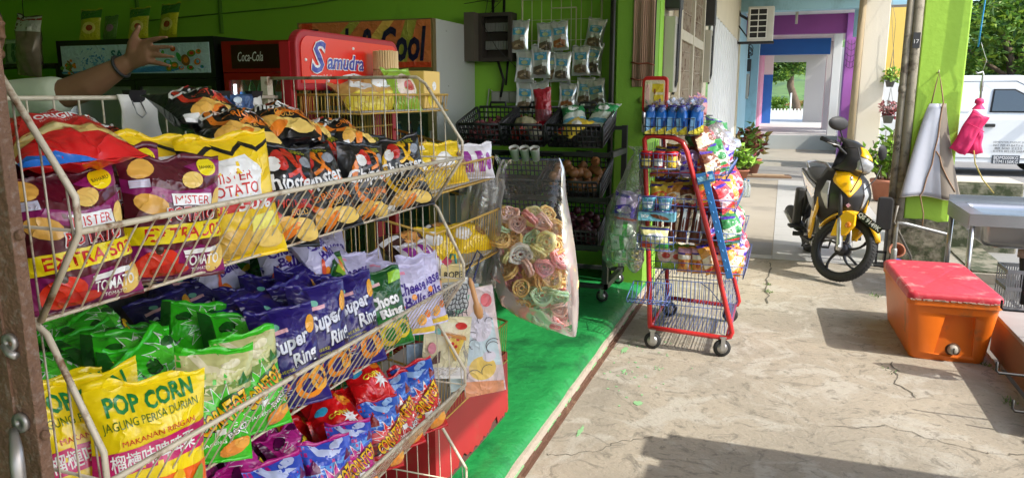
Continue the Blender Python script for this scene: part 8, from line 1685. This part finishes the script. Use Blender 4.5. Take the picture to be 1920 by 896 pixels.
for dz, L_, dr, yy in ((.030, .088, V((.97, -.03, .20)), -.004), (.010, .097, V((.985, .0, .10)), .0), (-.010, .090, V((.985, .03, .0)), .004), (-.029, .070, V((.97, .06, -.12)), .008)):
    d = dr.normalized(); b0 = base + V((-.012 - .2 * abs(dz), yy, dz)); b1 = b0 + d * .034; b2 = b1 + (d + V((0, .06, -.05))).normalized() * L_ * .42; b3 = b2 + (d + V((0, .16, -.10))).normalized() * L_ * .40
    meshes.append(finger([b0, b1, b2, b3], [.0108, .0098, .0088, .0072]))
t0 = W + V((.022, -.006, .030)); meshes.append(finger([t0, t0 + V((.022, -.012, .030)), t0 + V((.044, -.016, .058)), t0 + V((.062, -.014, .084))], [.0165, .0145, .0115, .0085]))
g = G(); rows = []
HC = V((PX + .075, PY, 1.85))
for j in range(15):
    t = pi * j / 14; rows.append([(HC.x + (.098 * math.cos(a) - (.012 if math.cos(a) > .6 and j > 9 else 0)) * math.sin(t) ** .9, HC.y + .076 * math.sin(a) * math.sin(t) ** .9, HC.z + .125 * math.cos(t)) for a in [2 * pi * i / 24 for i in range(24)]])
g.surf(rows, 0, True)
g.tube([HC + V((.088, 0, .015)), HC + V((.112, 0, -.012)), HC + V((.118, 0, -.03)), HC + V((.095, 0, -.038))], [.01, .014, .018, .012], 0, 10); g.ball(HC + V((.07, 0, -.095)), (.035, .036, .026), 0, 12)
for s_ in (-1, 1): g.ball(HC + V((-.005, s_ * .078, -.01)), (.022, .012, .034), 0, 12); g.ball(HC + V((.075, s_ * .03, .022)), (.022, .022, .01), 0, 10)
g.ball(HC + V((.09, 0, -.06)), (.012, .026, .006), 0, 10); g.ball(HC + V((.088, 0, -.072)), (.012, .022, .007), 0, 10)
meshes.append(g.mesh('head', []))
per = fuse(meshes, 'person', .0055, 4); per.data.materials.append(mat('brown_skin', (.25, .125, .07), .5, var=.12, scale=8, bump=.12, bscale=60))
tag(per, 'person in a pale sage shirt reaching an arm out behind the rack', 'person')
n3 = []; e3 = []; nodes, edges = n3, e3
a0 = nd((PX, PY, .96), (.145, .165)); a1 = nd((PX + .01, PY, 1.2), (.135, .16), a0); a2 = nd((PX + .02, PY, 1.46), (.135, .175), a1); a3 = nd((PX + .02, PY, 1.585), (.09, .11), a2)
b1 = nd((PX + .09, PY - .175, 1.555), .085, a2); b2 = nd((-2.62, 1.925, 1.57), .08, b1); b3 = nd((-2.38, 1.94, 1.595), .07, b2)
c1 = nd((PX, PY + .185, 1.53), .085, a2); c2 = nd((PX + .02, PY + .25, 1.33), .07, c1)
sh_ = fuse([skin_mesh(n3, e3, 'shirt')], 'shirt', .012, 6); sh_.data.materials.append(mat('sage_cloth', srgb(196, 204, 182), .8, var=.06, scale=12, bump=.5, bscale=14)); sh_.parent = per
nodes, edges = [], []
a0 = nd((PX, PY, 1.03), (.14, .16))
for s_ in (-1, 1): h_ = nd((PX, PY + s_ * .10, .92), .108, a0); k_ = nd((PX + .03, PY + s_ * .12, .58), .08, h_); f_ = nd((PX, PY + s_ * .12, .24), .066, k_)
t_ = fuse([skin_mesh(nodes, edges, 'trousers')], 'trousers', .014, 4); t_.data.materials.append(paint(50, 52, 60, .85)); t_.parent = per
g = G(); rows = [[(HC.x - .012 + .104 * math.cos(a) * math.sin(t), HC.y + .083 * math.sin(a) * math.sin(t), HC.z + .012 + .128 * math.cos(t) - (.0 if math.cos(a) > -.2 else .06 * (t / 1.6))) for a in [2 * pi * i / 24 for i in range(24)]] for t in [1.45 * j / 9 for j in range(10)]]; g.surf(rows, 0, True); g.build('hair', mat('black_hair', (.012, .01, .009), .6, var=.3, scale=60, bump=.5, bscale=120), per, fix=False)
g = G(); d = (V((-2.10, 2.0, 1.705)) - V((-2.24, 1.97, 1.635))).normalized(); u_ = d.orthogonal().normalized(); v_ = d.cross(u_); c_ = V((-2.125, 1.995, 1.693)); g.tube([c_ + (u_ * math.cos(a) + v_ * math.sin(a)) * .036 for a in [2 * pi * i / 24 for i in range(24)]], .0055, 0, 8, True); g.build('bracelet', mblk, per)
